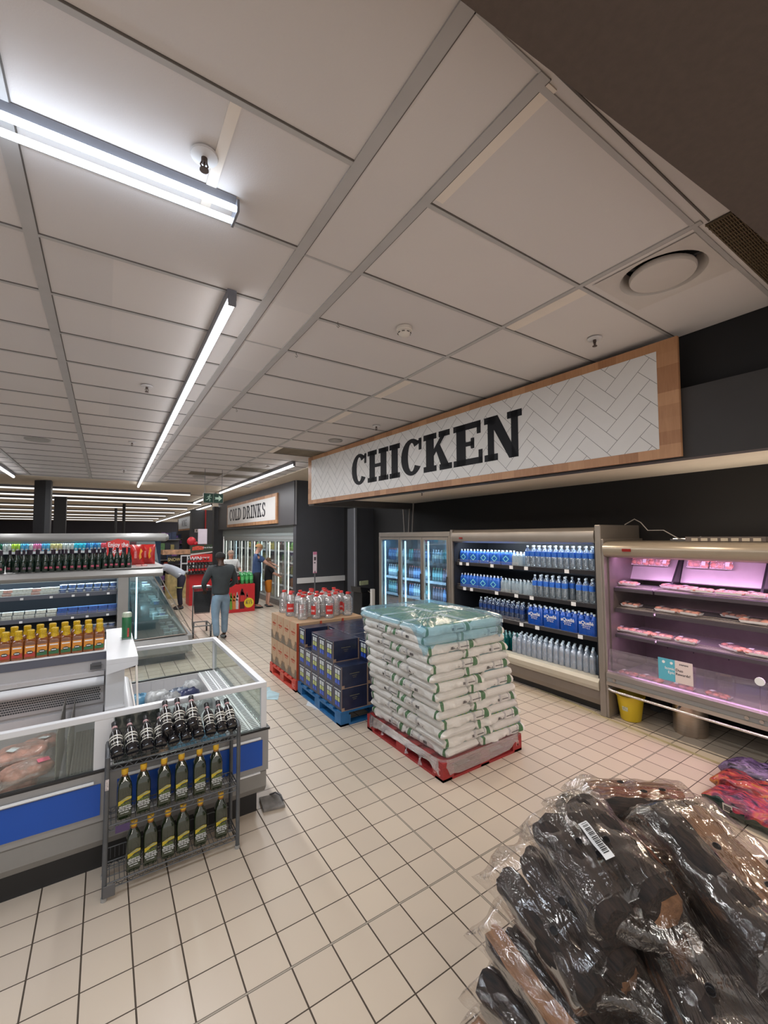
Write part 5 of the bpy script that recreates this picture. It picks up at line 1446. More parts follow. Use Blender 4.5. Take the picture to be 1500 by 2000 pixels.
# sauce bottles on the shelf
def sauce(tail_m):
    t = thing('sauce_bottle', 'x', 'bottle')
    def sq(r, n=5): return r
    b = MB()
    prof = [(0.036, 0), (0.039, 0.006), (0.039, 0.115), (0.034, 0.135), (0.020, 0.150), (0.018, 0.165)]
    vs = []; fs = []
    n = 16
    for r, z in prof:
        ex = 0.45 if r > 0.03 else 1
        for i in range(n):
            a = 2*PI*i/n; c_, s_ = math.cos(a), math.sin(a)
            vs.append((math.copysign(abs(c_)**ex, c_)*r*(0.92 if r > 0.03 else 1), math.copysign(abs(s_)**ex, s_)*r*0.75, z))
    for j in range(len(prof)-1):
        for i in range(n): fs.append((j*n+i, j*n+(i+1) % n, (j+1)*n+(i+1) % n, (j+1)*n+i))
    fs += [tuple(reversed(range(n))), tuple(range((len(prof)-1)*n, len(prof)*n))]
    b.add(vs, fs)
    ob('body', b, mat('chilli_oil', (0.22, 0.065, 0.014), 0.12, noise=0.3, scale=12, coat=0.7), t, smooth=40)
    c = MB().lathe([(0.024, 0.140), (0.0235, 0.146), (0.0195, 0.168), (0.0215, 0.174), (0.0225, 0.200), (0.019, 0.204), (0, 0.204)], 16)
    for i in range(6):
        a = i*PI/3
        c.tube([(0.0245*math.cos(a), 0.0245*math.sin(a), 0.143), (0.0205*math.cos(a+0.4), 0.0205*math.sin(a+0.4), 0.168)], 0.002, 5)
    ob('wrapped_cap', c, mat('foil_yellow', (0.66, 0.36, 0.010), 0.35, noise=0.4, scale=110, coat=0.3), t, smooth=40)
    q = MB().bx(-0.029, 0.029, -0.0305, -0.0295, 0.018, 0.098)
    ob('label', q, mat('label_orange', (0.66, 0.25, 0.03), 0.45, noise=0.1), t)
    q = MB().prism([(-0.029, 0.018), (0.029, 0.018), (0.029, 0.052), (0.012, 0.046), (-0.029, 0.040)], -0.0312, -0.0305, 'y')
    ob('label_foot', q, tail_m, t)
    q = MB().prism([(0.019*math.cos(i*PI/6), 0.048+0.0115*math.sin(i*PI/6)) for i in range(12)], -0.0318, -0.0312, 'y')
    ob('label_badge', q, mat('badge_dark', (0.02, 0.03, 0.02), 0.4, noise=0), t)
    q = MB().bx(-0.013, 0.013, -0.0322, -0.0318, 0.045, 0.051).bx(-0.024, 0.024, -0.0309, -0.0305, 0.082, 0.090)
    ob('label_print', q, M_wt, t)
    return t
SR_ = Proto(sauce(mat('foot_red', (0.42, 0.04, 0.03), 0.4, noise=0))); SG_ = Proto(sauce(mat('foot_green', (0.03, 0.14, 0.05), 0.4, noise=0)))
for i in range(14):
    x = -0.017-i*0.0695
    (SG_ if i < 6 else SR_).place((x, 4.03, 1.151), random.uniform(-0.04, 0.04), 'yellow-capped sauce bottle, front row, %s from right, freezer shelf' % NTH[i+1], 'sauce bottles on the freezer shelf')
for i in range(14):
    x = -0.02-i*0.0755
    (SG_ if i < 6 else SR_).place((x, 4.20, 1.151), random.uniform(-0.04, 0.04), 'yellow-capped sauce bottle, back row, %s from right, freezer shelf' % NTH[i+1], 'sauce bottles on the freezer shelf', sc=1.03)

# ------------------------------------------------------------ wire rack with olive oil and dark wine
M_rack = mat('rack_grey_epoxy', (0.085, 0.092, 0.10), 0.4, metal=0.2, noise=0.15, scale=20)
RX0, RX1, RY0, RY1 = 0.045, 0.770, 2.935, 3.125
t = thing('wire_rack', 'dark grey wire shelf rack standing in front of the island freezer', 'rack', (RX0, RY0, 0))
WX, WY = RX1-RX0, RY1-RY0
for i, (x, y) in enumerate(((0, 0), (WX, 0), (0, WY), (WX, WY))):
    pp = ob('post', MB().cyl((x, y, 0.02), (x, y, 0.775), 0.0125, n=14), M_rack, t, smooth=40)
    ob('foot', MB().cyl((x, y, 0), (x, y, 0.02), 0.016, n=14), mat('foot_plastic', (0.30, 0.30, 0.29), 0.5, noise=0), pp, smooth=40)
ob('end_loop', MB().tube([(0, 0, 0.765), (0, 0.02, 0.79), (0, WY-0.02, 0.79), (0, WY, 0.765)], 0.010, 8), M_rack, t, smooth=60)
ob('end_loop', MB().tube([(WX, 0, 0.765), (WX, 0.02, 0.79), (WX, WY-0.02, 0.79), (WX, WY, 0.765)], 0.010, 8), M_rack, t, smooth=60)
for z in (0.725, 0.395, 0.085):
    b = MB()
    for y in (0, WY):
        b.cyl((0, y, z), (WX, y, z), 0.004, n=6).cyl((0, y, z-0.030), (WX, y, z-0.030), 0.003, n=6)
        pts = []
        for i in range(29): pts.append((WX*i/28, y, z-0.002-(0.026 if i % 2 else 0)))
        b.tube(pts, 0.0026, 5)
    for x in (0, WX):
        b.cyl((x, 0, z), (x, WY, z), 0.004, n=6).cyl((x, 0, z-0.030), (x, WY, z-0.030), 0.003, n=6)
    for i in range(1, 30):
        b.cyl((WX*i/30, 0, z), (WX*i/30, WY, z), 0.0018, n=5)
    for j in (1, 2): b.cyl((0, WY*j/3, z-0.004), (WX, WY*j/3, z-0.004), 0.0025, n=5)
    ob('wire_shelf', b, M_rack, t)
b = MB()
for i in range(26): b.cyl((0.03+i*0.011*2, WY, 0.10), (0.03+i*0.011*2, WY, 0.165), 0.0016, n=5)
b.cyl((0, WY, 0.165), (WX, WY, 0.165), 0.003, n=6)
ob('back_guard', b, M_rack, t)
ob('label_clip', MB().bx(-0.006, 0.052, -0.018, -0.012, 0.02, 0.085), M_dgrey, t, bevel=0.004)
ob('purple_tag', MB().bx(0.045, 0.115, -0.006, -0.004, 0.345, 0.385), mat('purple_tag', (0.06, 0.035, 0.11), 0.4, noise=0.1), t)
ob('post_sticker', MB().bx(-0.010, 0.008, -0.0135, -0.0125, 0.60, 0.66), mat('sticker_pale', (0.5, 0.45, 0.45), 0.6, noise=0.5, scale=90), t)
# olive oil bottle: square glass, yellow cap, label with an arched gold top
def oil():
    t = thing('olive_oil_bottle', 'x', 'bottle')
    prof = [(0.036, 0), (0.0385, 0.006), (0.0385, 0.150), (0.0375, 0.168), (0.034, 0.188), (0.027, 0.208), (0.018, 0.224), (0.015, 0.232), (0.015, 0.245)]
    n = 24; vs = []; fs = []
    for r, z in prof:
        ex = 0.42 if r > 0.03 else 0.8 if r > 0.018 else 1
        for i in range(n):
            a = 2*PI*i/n; c_, s_ = math.cos(a), math.sin(a)
            vs.append((math.copysign(abs(c_)**ex, c_)*r, math.copysign(abs(s_)**ex, s_)*r, z))
    for j in range(len(prof)-1):
        for i in range(n): fs.append((j*n+i, j*n+(i+1) % n, (j+1)*n+(i+1) % n, (j+1)*n+i))
    fs += [tuple(reversed(range(n))), tuple(range((len(prof)-1)*n, len(prof)*n))]
    ob('glass', MB().add(vs, fs), mat('olive_glass', (0.012, 0.020, 0.008), 0.06, noise=0.3, scale=12, coat=1.0), t, smooth=35)
    ob('cap', MB().lathe([(0.0165, 0.238), (0.0185, 0.242), (0.0185, 0.262), (0.0172, 0.268), (0, 0.268)], 20), mat('cap_gold', (0.62, 0.36, 0.02), 0.3, noise=0.15, scale=60), t, smooth=35)
    ob('neck_collar', MB().lathe([(0.0155, 0.226), (0.0165, 0.228), (0.0165, 0.238), (0.0155, 0.240)], 16), mat('collar_brown', (0.25, 0.10, 0.02), 0.4, noise=0), t, smooth=40)
    y = -0.0388
    lb = ob('label', MB().prism([(-0.032, 0.018), (0.032, 0.018), (0.032, 0.105), (-0.032, 0.092)], y-0.0006, y, 'y'), mat('label_olive', (0.040, 0.048, 0.030), 0.45, noise=0.15, scale=30), t)
    ob('label_gold', MB().prism([(-0.0325, 0.082), (-0.018, 0.086), (0.0, 0.100), (0.0325, 0.106), (0.0325, 0.118), (0.012, 0.121), (-0.0325, 0.104)], y-0.0012, y-0.0005, 'y'), mat('label_gold', (0.50, 0.38, 0.02), 0.4, noise=0.15, scale=50), lb)
    ob('label_scene', MB().prism([(-0.026, 0.104), (0.0, 0.107), (0.030, 0.113), (0.030, 0.116), (0.010, 0.118), (-0.020, 0.108)], y-0.0016, y-0.0011, 'y'), mat('label_scene', (0.25, 0.28, 0.20), 0.5, noise=0.4, scale=90), lb)
    text(lb, 'OLIO', 0.018, facing('-Y', (0, y-0.0010, 0.083)), mat('label_script', (0.16, 0.22, 0.03), 0.5, noise=0), sx=1.1)
    text(lb, 'BENEDETTO\nEXTRA VIRGIN\nOLIVE OIL SA', 0.0105, facing('-Y', (0.001, y-0.0010, 0.060)), M_wt, sx=0.95)
    text(lb, 'COLD PRESSED', 0.0062, facing('-Y', (0, y-0.0010, 0.036)), M_wt)
    return t
OIL = Proto(oil())
for i, x in enumerate((0.112, 0.208, 0.318, 0.415, 0.520, 0.620)):
    OIL.place((x+0.02, 2.935+0.055, 0.3995), random.uniform(-0.06, 0.06), 'olive oil bottle, %s from the left on the middle shelf of the rack' % NTH[i+1], 'olive oil bottles on the middle rack shelf')
for i, x in enumerate((0.165, 0.252, 0.346, 0.430, 0.530, 0.655)):
    OIL.place((x+0.02, 2.935+0.055, 0.0895), random.uniform(-0.06, 0.06), 'olive oil bottle, %s from the left on the bottom shelf of the rack' % NTH[i+1], 'olive oil bottles on the bottom rack shelf')
def wine():
    t = thing('sauce_wine_bottle', 'x', 'bottle')
    t.name = 'dark_bottle'
    ob('glass', MB().lathe([(0.026, 0), (0.0285, 0.004), (0.0285, 0.115), (0.024, 0.135), (0.0125, 0.155), (0.0115, 0.185)], 18), mat('black_glass', (0.006, 0.006, 0.008), 0.06, noise=0, coat=1.0), t, smooth=40)
    ob('cap', MB().lathe([(0.0125, 0.175), (0.0135, 0.178), (0.0135, 0.200), (0.011, 0.203), (0, 0.203)], 14), M_blk, t, smooth=40)
    ob('neck_label', MB().lathe([(0.0130, 0.160), (0.0124, 0.172)], 14), mat('pink_neck_print', (0.42, 0.25, 0.25), 0.5, noise=0.4, scale=90), t, smooth=40)
    q = MB()
    for z in (0.094, 0.078, 0.040): q.lathe([(0.0288, z), (0.0288, z+(0.008 if z > 0.05 else 0.004))], 18)
    for i in range(6):
        a = -0.8+i*0.25-PI/2
        q.add([(0.0289*math.cos(a), 0.0289*math.sin(a), 0.052), (0.0289*math.cos(a+0.15), 0.0289*math.sin(a+0.15), 0.052), (0.0289*math.cos(a+0.15), 0.0289*math.sin(a+0.15), 0.062), (0.0289*math.cos(a), 0.0289*math.sin(a), 0.062)], [(0, 1, 2, 3)])
    ob('label_bands', q, mat('bone_label', (0.52, 0.50, 0.44), 0.5, noise=0.2, scale=90), t, smooth=40)
    return t
DW = Proto(wine())
# lying on the top shelf, bases to the front, necks rising to the back
rk = [(0.092, 0), (0.168, 0), (0.244, 0), (0.315, 0), (0.386, 0), (0.457, 0), (0.528, 0), (0.599, 0), (0.668, 0), (0.732, 0)]
for i, (x, l_) in enumerate(rk):
    a = math.radians(-62)
    o = DW.place((x, 2.945, 0.766), 0, 'dark bottle lying on the top of the rack, bottom layer, %s from the left' % NTH[i+1], 'dark bottles lying on the rack top', rot=(a, random.uniform(-0.1, 0.1), random.uniform(-0.05, 0.05)), sc=1.2)
for i, x in enumerate((0.350, 0.421, 0.493)):
    o = DW.place((x, 2.955, 0.826), 0, 'dark bottle lying on the rack, upper layer, %s from the left' % NTH[i+1], 'dark bottles lying on the rack top', rot=(math.radians(-60), random.uniform(-0.1, 0.1), random.uniform(-0.05, 0.05)), sc=1.2)
t = thing('floor_plate', 'dusty grey metal plate on the floor by the freezer corner', 'plate', (1.02, 3.155, 0))
ob('plate', MB().prism([(0, 0.03), (0.155, 0), (0.175, 0.17), (0.02, 0.20)], 0.002, 0.022), mat('dusty_metal', (0.20, 0.19, 0.18), 0.6, noise=0.4, scale=14), t, bevel=0.003)
ob('hinge', MB().tube([(0.10, 0.19, 0.02), (0.13, 0.15, 0.045), (0.16, 0.11, 0.035), (0.155, 0.05, 0.03)], 0.006, 6), M_dgrey, t, smooth=60)

# ------------------------------------------------------------ low dairy chiller, front at Y 7.78
t = thing('dairy_chiller', 'low double-sided dairy chiller with a sloping glass end behind the freezer', 'refrigerator', (0, 7.78, 0))
XA = -4.5
M_dl = mat('chiller_blue_black', (0.02, 0.03, 0.045), 0.5, noise=0.05)
ob('base', MB().bx(XA, 1.16, 0.03, 1.9, 0.0, 0.12), M_kick, t)
ob('bumper', MB().prism([(0.02, 0.10), (-0.06, 0.16), (-0.06, 0.32), (0.0, 0.39), (0.1, 0.40), (0.1, 0.10)], XA, 1.20, 'x').bx(0.42, 1.27, 0.03, 1.9, 0.12, 0.385), M_grey, t, bevel=0.01)
ob('back', MB().bx(XA, 0.20, 0.85, 0.95, 0.12, 1.45), M_dl, t)
ob('deck', MB().bx(XA, 0.20, 0.1, 0.85, 0.40, 0.44), M_dl, t)
cp = MB().prism([(0.06, 1.385), (0.0, 1.40), (-0.03, 1.45), (0.0, 1.50), (0.06, 1.52), (1.9, 1.535), (1.9, 1.46), (0.12, 1.44), (0.10, 1.39)], XA, 0.80, 'x')
ob('canopy', cp, mat('canopy_silver', (0.30, 0.295, 0.285), 0.35, metal=0.3, noise=0.03), t, smooth=50)
ob('top_plate', MB().bx(0.0, 0.84, 0.04, 1.86, 1.528, 1.542), M_grey, t)
ob('end_post', MB().bx(0.185, 0.325, 0.0, 0.95, 0.39, 1.43), M_grey, t)
for z, dp in ((1.185, 0.45), (0.86, 0.55), (0.62, 0.6)):
    s = ob('shelf', MB().bx(XA, 0.19, 0.14, 0.14+dp, z, z+0.014), M_grey, t)
    ob('price_rail', MB().bx(XA, 0.19, 0.125, 0.14, z-0.045, z+0.012), mat('rail_slate', (0.10, 0.11, 0.14), 0.4, noise=0), s)
    w = MB()
    for q in range(3): w.cyl((XA, 0.135, z+0.02+q*0.013), (0.18, 0.135, z+0.02+q*0.013), 0.0025, n=5)
    ob('wire_fence', w, M_alu, s)
    for x in (0.08, -0.18, -0.36, -0.62, -0.95): ob('price_ticket', MB().bx(x-0.035, x, 0.121, 0.125, z-0.042, z-0.012), M_wt, s)
ob('light_tube', MB().cyl((XA+0.1, 0.16, 1.425), (0.15, 0.16, 1.425), 0.014, n=8), glow('cool_tube', (0, 0, 0), 8.0), t)
area('dairy_light', (-1.5, 7.97, 1.40), 3.2, 0.04, 22, (0.70, 0.88, 1.0), rot=(math.radians(30), 0, 0))
area('dairy_light', (-1.0, 7.97, 1.15), 2.2, 0.04, 7, (0.70, 0.88, 1.0), rot=(math.radians(25), 0, 0))
# sloping glass end cap
gl = MB().prism([(0.335, 1.41), (0.655, 1.41), (1.175, 0.42), (0.42, 0.41)], 0.012, 0.018, 'y')
ob('side_glass', gl, film('side_glass', (0.80, 0.92, 0.94), 0.88, 0.03, (0.2, 0.3, 0.32), gl=0.3), t)
ob('sloping_glass', MB().add([(0.655, 0.02, 1.41), (1.175, 0.02, 0.42), (1.175, 1.85, 0.42), (0.655, 1.85, 1.41)], [(0, 1, 2, 3)]), film('side_glass', (0, 0, 0)), t)
ed = MB().tube([(0.655, 0.012, 1.42), (1.18, 0.012, 0.42)], 0.010, 8).tube([(0.74, 0.02, 1.42), (1.24, 0.02, 0.45)], 0.008, 8).tube([(0.42, 0.012, 0.41), (1.19, 0.012, 0.42)], 0.010, 8).tube([(0.655, 1.85, 1.42), (1.18, 1.85, 0.42)], 0.010, 8)
for s_ in (0.2, 0.5, 0.8):
    ed.tube([(0.655+0.52*s_, 0.015, 1.42-s_), (0.74+0.5*s_, 0.02, 1.42-0.97*s_)], 0.005, 5)
ob('glass_edge', ed, M_alu, t, smooth=60)
ob('light_strip', MB().prism([(0.425, 1.41), (0.445, 1.41), (0.455, 0.43), (0.430, 0.43)], 0.03, 0.045, 'y'), glow('ice_strip_end', (0.85, 0.95, 1.0), 5.0), t)
ob('end_deck', MB().bx(0.35, 1.15, 0.03, 1.85, 0.385, 0.41), mat('end_deck_dark', (0.05, 0.07, 0.08), 0.4, noise=0.1), t)
for i, z in enumerate((0.68, 0.92, 1.16)):
    xe = 1.10-(z-0.41)*0.52
    ob('glass_shelf', MB().bx(0.36, xe, 0.06, 1.80, z, z+0.006), film('shelf_glass', (0.75, 0.92, 0.92), 0.75, 0.05, (0.2, 0.35, 0.38), gl=0.3), t)
ob('end_back', MB().bx(0.327, 0.345, 0.05, 1.85, 0.41, 1.42), mat('end_back_teal', (0.10, 0.17, 0.19), 0.4, noise=0.1), t)
area('endcap_light', (0.52, 8.7, 1.40), 1.5, 0.05, 14, (0.70, 0.90, 1.0), rot=(0, 0, PI/2))
area('endcap_light', (0.50, 8.0, 0.9), 0.05, 0.8, 5, (0.75, 0.92, 1.0), rot=(0, -PI/2, 0))
# tubs and blocks
def tub(col_, lidc, r=0.045, h=0.055, sq=False):
    t = thing('dairy_tub', 'x', 'tub')
    if sq: ob('tub_body', MB().bx(-r, r, -r*0.7, r*0.7, 0, h), mat('tubc_%d' % int(col_[2]*999), col_, 0.4, noise=0.25, scale=40), t, bevel=0.004)
    else: ob('tub_body', MB().lathe([(r*0.8, 0), (r, h)], 14), mat('tubc_%d' % int(col_[2]*999), col_, 0.4, noise=0.25, scale=40), t, smooth=40)
    if sq: ob('lid', MB().bx(-r*1.05, r*1.05, -r*0.75, r*0.75, h, h+0.006), mat('tubl_%d' % int(lidc[2]*999), lidc, 0.4, noise=0), t)
    else: ob('lid', MB().lathe([(r*1.06, h-0.004), (r*1.06, h+0.005), (0, h+0.005)], 14), mat('tubl_%d' % int(lidc[2]*999), lidc, 0.4, noise=0), t, smooth=40)
    return t
T1 = Proto(tub((0.60, 0.68, 0.70), (0.70, 0.74, 0.76)))
T2 = Proto(tub((0.10, 0.18, 0.40), (0.66, 0.72, 0.76)))
T3 = Proto(tub((0.62, 0.66, 0.60), (0.72, 0.76, 0.74), 0.055, 0.04, True))
T4 = Proto(tub((0.04, 0.10, 0.36), (0.10, 0.22, 0.50), 0.058, 0.045, True))
T5 = Proto(tub((0.62, 0.36, 0.30), (0.70, 0.60, 0.56), 0.05, 0.035, True))
for i in range(15):
    x = 0.12-i*0.105
    pr = (T2 if i < 7 else T1) if i < 7 else (T3 if i % 3 else T5)
    pr.place((x, 7.78+0.21, 1.20), 0, 'dairy tub, top shelf of dairy chiller, %s from right' % NTH[i+1], 'tubs on the top dairy shelf')
    pr.place((x+0.01, 7.78+0.215, 1.20+(0.061 if pr in (T1, T2) else 0.047)), 0.1, 'upper stacked dairy tub, top shelf of dairy chiller, %s from right' % NTH[i+1], 'upper tubs on the top dairy shelf')
for i in range(14):
    x = 0.115-i*0.125
    pr = T4 if i < 6 else T3
    pr.place((x, 7.78+0.22, 0.875), 0, 'dairy pack, second shelf of dairy chiller, %s from right' % NTH[i+1], 'packs on the second dairy shelf')
    pr.place((x+0.006, 7.78+0.22, 0.927), 0.06, 'upper stacked dairy pack, second shelf of dairy chiller, %s from right' % NTH[i+1], 'upper packs on the second dairy shelf')
for i in range(5):
    T2.place((0.12-i*0.10, 7.78+0.2, 0.635), 0, 'dairy tub, third shelf of dairy chiller, %s from right' % NTH[i+1], 'tubs on the third dairy shelf')
kk = 0
for zi, (z, xe) in enumerate(((0.411, 1.05), (0.687, 0.88), (0.927, 0.76), (1.167, 0.64))):
    for j in range(4):
        kk += 1
        (T1, T3, T2, T1)[(zi+j) % 4].place((xe-0.03, 7.78+0.13+j*0.28, z), 0, 'dairy tub inside the sloping glass end, %s level up, %s from the front' % (NTH[zi+1], NTH[j+1]), 'tubs in the glass end of the dairy chiller')
        if zi < 2: (T3, T1)[j % 2].place((xe-0.14, 7.78+0.13+j*0.28, z), 0.2, 'inner dairy tub in the sloping glass end, %s level up, %s from the front' % (NTH[zi+1], NTH[j+1]), 'tubs in the glass end of the dairy chiller')
# dark bottles standing on its roof
def fizz(badge):
    t = thing('sparkling_bottle', 'x', 'bottle')
    ob('glass', MB().lathe([(0.036, 0), (0.041, 0.006), (0.042, 0.12), (0.036, 0.18), (0.022, 0.225), (0.016, 0.255), (0.016, 0.30)], 16), mat('dark_green_glass', (0.006, 0.016, 0.010), 0.08, noise=0, coat=0.9), t, smooth=40)
    ob('foil', MB().lathe([(0.0175, 0.235), (0.0170, 0.30), (0.019, 0.303), (0.019, 0.318), (0, 0.32)], 12), mat('dark_foil', (0.03, 0.02, 0.035), 0.3, noise=0.2, scale=40), t, smooth=40)
    ob('badge', MB().grid(lambda u, v: (0.0428*math.sin((u-0.5)*0.9), -0.0428*math.cos((u-0.5)*0.9)*(1-0.12*v), 0.045+0.085*v), 6, 3), badge, t, smooth=40)
    return t
FA, FB = Proto(fizz(mat('rose_badge', (0.42, 0.07, 0.12), 0.4, noise=0.5, scale=50))), Proto(fizz(mat('mauve_badge', (0.16, 0.10, 0.14), 0.4, noise=0.5, scale=50)))
for i in range(20):
    x = 0.325-i*0.0805
    if i == 18: continue
    (FB if i > 13 and i < 18 else FA).place((x, 7.90, 1.5435 if x > 0 else 1.532), random.uniform(-0.5, 0.5), 'dark sparkling bottle on the dairy chiller roof, front row, %s from right' % NTH[i+1], 'sparkling bottles on the dairy chiller roof')
for i in range(16):
    x = 0.27-i*0.1
    FA.place((x, 8.02, 1.5435 if x > 0 else 1.532), random.uniform(-0.5, 0.5), 'dark sparkling bottle on the dairy chiller roof, back row, %s from right' % NTH[i+1], 'sparkling bottles on the dairy chiller roof')
# red promotion board and red crisp packs behind the bottles
t = thing('promotion_board', 'red promotion board reading Enjoy the Spring Winter behind the sparkling bottles', 'sign', (0.20, 8.55, 1.5435))
ob('board', MB().prism([(-0.16, 0), (0.13, 0), (0.15, 0.42), (-0.02, 0.46), (-0.18, 0.40)], -0.004, 0.004, 'y'), M_red, t)
text(t, 'Enjoy the\nSpring\nWinter', 0.105, facing('-Y', (-0.01, -0.006, 0.25)), M_wt, sx=0.75)
def crisp(i):
    t = thing('crisp_packet', 'x', 'snack packet')
    def fn(u, v):
        return ((u-0.5)*0.20*(1-0.06*math.sin(PI*v)), -0.045*math.sin(PI*u)**0.7*math.sin(PI*v)**0.6-0.004*math.sin(9*u+7*v), v*0.30)
    def fb(u, v):
        p = fn(u, v); return (p[0], -p[1]+0.001, p[2])
    ob('packet', MB().grid(fn, 12, 12).grid(fb, 12, 12), mat('crisp_red', (0.42, 0.015, 0.012), 0.25, noise=0.35, scale=14, coat=0.5), t, smooth=60)
    ob('flame_print', MB().prism([(0.03, 0.08), (0.055, 0.11), (0.045, 0.16), (0.065, 0.20), (0.04, 0.25), (0.03, 0.19), (0.02, 0.13)], -0.052, -0.040, 'y'), mat('flame_yellow', (0.70, 0.30, 0.03), 0.4, noise=0.2), t)
    ob('print', MB().bx(-0.04, -0.01, -0.0505, -0.046, 0.10, 0.20), mat('print_rose', (0.60, 0.18, 0.18), 0.4, noise=0.4, scale=60), t)
    return t
CR = Proto(crisp(0))
for i, (x, y, rz, w_) in enumerate(((0.47, 8.58, 0.1, 'nearest the red board'), (0.66, 8.78, -0.45, 'on the right of the pair'))):
    CR.place((x, y, 1.5435), rz, 'red crisp packet on the dairy chiller roof, '+w_, 'crisp packets on the dairy chiller roof', sc=1.18)
for i, x in enumerate((0.44, 0.53)):
    ob('pink_card', MB().bx(0, 0.075, 0, 0.11, 0, 0.02), mat('salmon_card', (0.62, 0.30, 0.28), 0.5, noise=0.2, scale=40), loc=(x, 8.15, 1.5435), rot=(0, 0, 0.1*i), label=('left', 'right')[i]+' salmon pink snack box lying in front of the crisp packets', cat='box')

# ------------------------------------------------------------ taller chiller with cans, front at Y 11.5
t = thing('can_chiller', 'tall chiller with rows of coloured cans, rear of the left side', 'refrigerator', (0, 11.5, 0))
ob('body', MB().bx(XA, 0.30, 0.75, 1.5, 0.0, 1.98).bx(XA, 1.28, 0.0, 1.5, 0.0, 0.40), M_dl, t)
ob('canopy', MB().prism([(0.05, 1.925), (-0.02, 1.945), (-0.05, 2.02), (-0.02, 2.09), (0.05, 2.12), (1.5, 2.12), (1.5, 2.0), (0.12, 1.99), (0.10, 1.93)], XA, 1.22, 'x').sph((1.21, 0.09, 2.022), (0.10, 0.13, 0.095), 14, 8), mat('canopy_silver', (0, 0, 0)), t, smooth=50)
ob('end_post', MB().bx(0.30, 0.48, 0.0, 0.9, 0.4, 1.94), M_grey, t)
sh = ob('shelf', MB().bx(XA, 0.30, 0.12, 0.6, 1.725, 1.745), M_grey, t)
ob('price_rail', MB().bx(XA, 0.30, 0.10, 0.12, 1.69, 1.74), mat('rail_pale_blue', (0.6, 0.75, 0.85), 0.4, noise=0.3, scale=10), sh)  # plain pale blue-white rail colour, no emission
sh = ob('shelf', MB().bx(XA, 0.30, 0.12, 0.6, 1.40, 1.42), M_grey, t)
ob('light_tube', MB().cyl((XA+0.1, 0.16, 1.965), (0.25, 0.16, 1.965), 0.014, n=8), glow('cool_tube', (0, 0, 0), 8.0), t)
area('can_light', (-1.2, 11.66, 1.945), 3.2, 0.04, 16, (0.75, 0.9, 1.0), rot=(math.radians(30), 0, 0))
ob('side_glass', MB().prism([(0.48, 1.93), (1.0, 1.93), (1.25, 0.42), (0.48, 0.42)], 0.012, 0.018, 'y'), film('side_glass', (0, 0, 0)), t)
ob('end_back', MB().bx(0.49, 1.25, 1.3, 1.35, 0.4, 1.93), mat('night_blue_panel', (0.02, 0.05, 0.11), 0.4, noise=0.6, scale=4), t)
cans = []
for nm, cc in (('dark green', (0.005, 0.12, 0.06)), ('blue', (0.03, 0.20, 0.48)), ('white', (0.60, 0.66, 0.62)), ('lime', (0.45, 0.68, 0.06)), ('sky blue', (0.10, 0.42, 0.72)), ('pink', (0.80, 0.20, 0.38)), ('pale yellow', (0.66, 0.60, 0.28)), ('turquoise', (0.04, 0.52, 0.78)), ('red', (0.72, 0.08, 0.11))):
    q = thing('drink_can', 'x', 'can')
    m1 = mat('can_'+nm.replace(' ', '_'), cc, 0.3, noise=0.25, scale=40)
    ob('can_body', MB().lathe([(0.024, 0), (0.032, 0.008), (0.033, 0.02), (0.033, 0.135), (0.028, 0.152), (0.027, 0.156), (0, 0.154)], 14), m1, q, smooth=40)
    ob('can_print', MB().grid(lambda u, v: (0.0334*math.sin((u-0.5)*1.2), -0.0334*math.cos((u-0.5)*1.2), 0.02+0.035*v), 5, 1), mat('can_pale_print', (0.62, 0.68, 0.70), 0.4, noise=0.4, scale=50), q, smooth=40)
    cans.append((nm, Proto(q)))
order = [8]*5+[4, 1, 4, 1, 7, 7, 7]+[2, 2, 2]+[6, 6, 6]+[4, 4, 5, 5, 2]+[4, 4, 3, 3, 2, 2]+[0, 1, 0, 0]
for i, c_ in enumerate(order):
    nm, pr = cans[c_]
    pr.place((0.24-i*0.0705, 11.5+0.17, 1.7455), 0, '%s drink can on the tall chiller shelf, %s from the right' % (nm, NTH[i+1] if i < 34 else 'last'), 'drink cans on the tall chiller shelf')
# ------------------------------------------------------------ cold drinks wall: sign and glass doors
t = thing('wall_sign', 'wood-framed sign reading COLD DRINKS above the far glass doors', 'sign', (4.055, 17.60, 2.40), -PI/2)
LW = 17.60-11.72
ob('frame', MB().bx(0, LW, 0, 0.045, 0, 0.87), M_oak, t)
ob('face', MB().bx(0.10, LW-0.12, -0.003, 0.001, 0.105, 0.775), M_sign, t)
slab_word(t, 'COLD DRINKS', 0.42, LW-1.02, 0.235, 0.675, mat('sign_letter_slate', (0.035, 0.035, 0.045), 0.4, noise=0), front=-0.004, sp=0.08, st=0.25, sf=0.12)
t = thing('glass_door_cabinet', 'long row of lit glass-door fridges under the cold drinks sign', 'refrigerator', (4.34, 10.95, 0))
L = 8.3
M_fr2 = mat('door_frame_silver', (0.44, 0.47, 0.47), 0.4, metal=0.3, noise=0.03)
ob('cabinet', MB().bx(0.75, 0.8, 0, L, 0, 2.05).bx(0.0, 0.8, -0.02, 0.0, 0, 2.05).bx(0, 0.8, L, L+0.02, 0, 2.05).bx(0.02, 0.8, 0, L, 0, 0.15).bx(0.02, 0.8, 0, L, 2.0, 2.06), mat('cabinet_inner_grey', (0.13, 0.14, 0.13), 0.5, noise=0.1), t)
ob('kick', MB().bx(-0.06, 0.0, 0, L, 0.0, 0.13), mat('kick_steel', (0.14, 0.13, 0.125), 0.4, noise=0.2, scale=3), t)
ob('top_rail', MB().bx(-0.03, 0.02, -0.02, L, 1.93, 2.05).bx(-0.03, 0.02, -0.10, 0.0, 0.0, 2.05), M_fr2, t)
nd_ = 10
dw = L/nd_
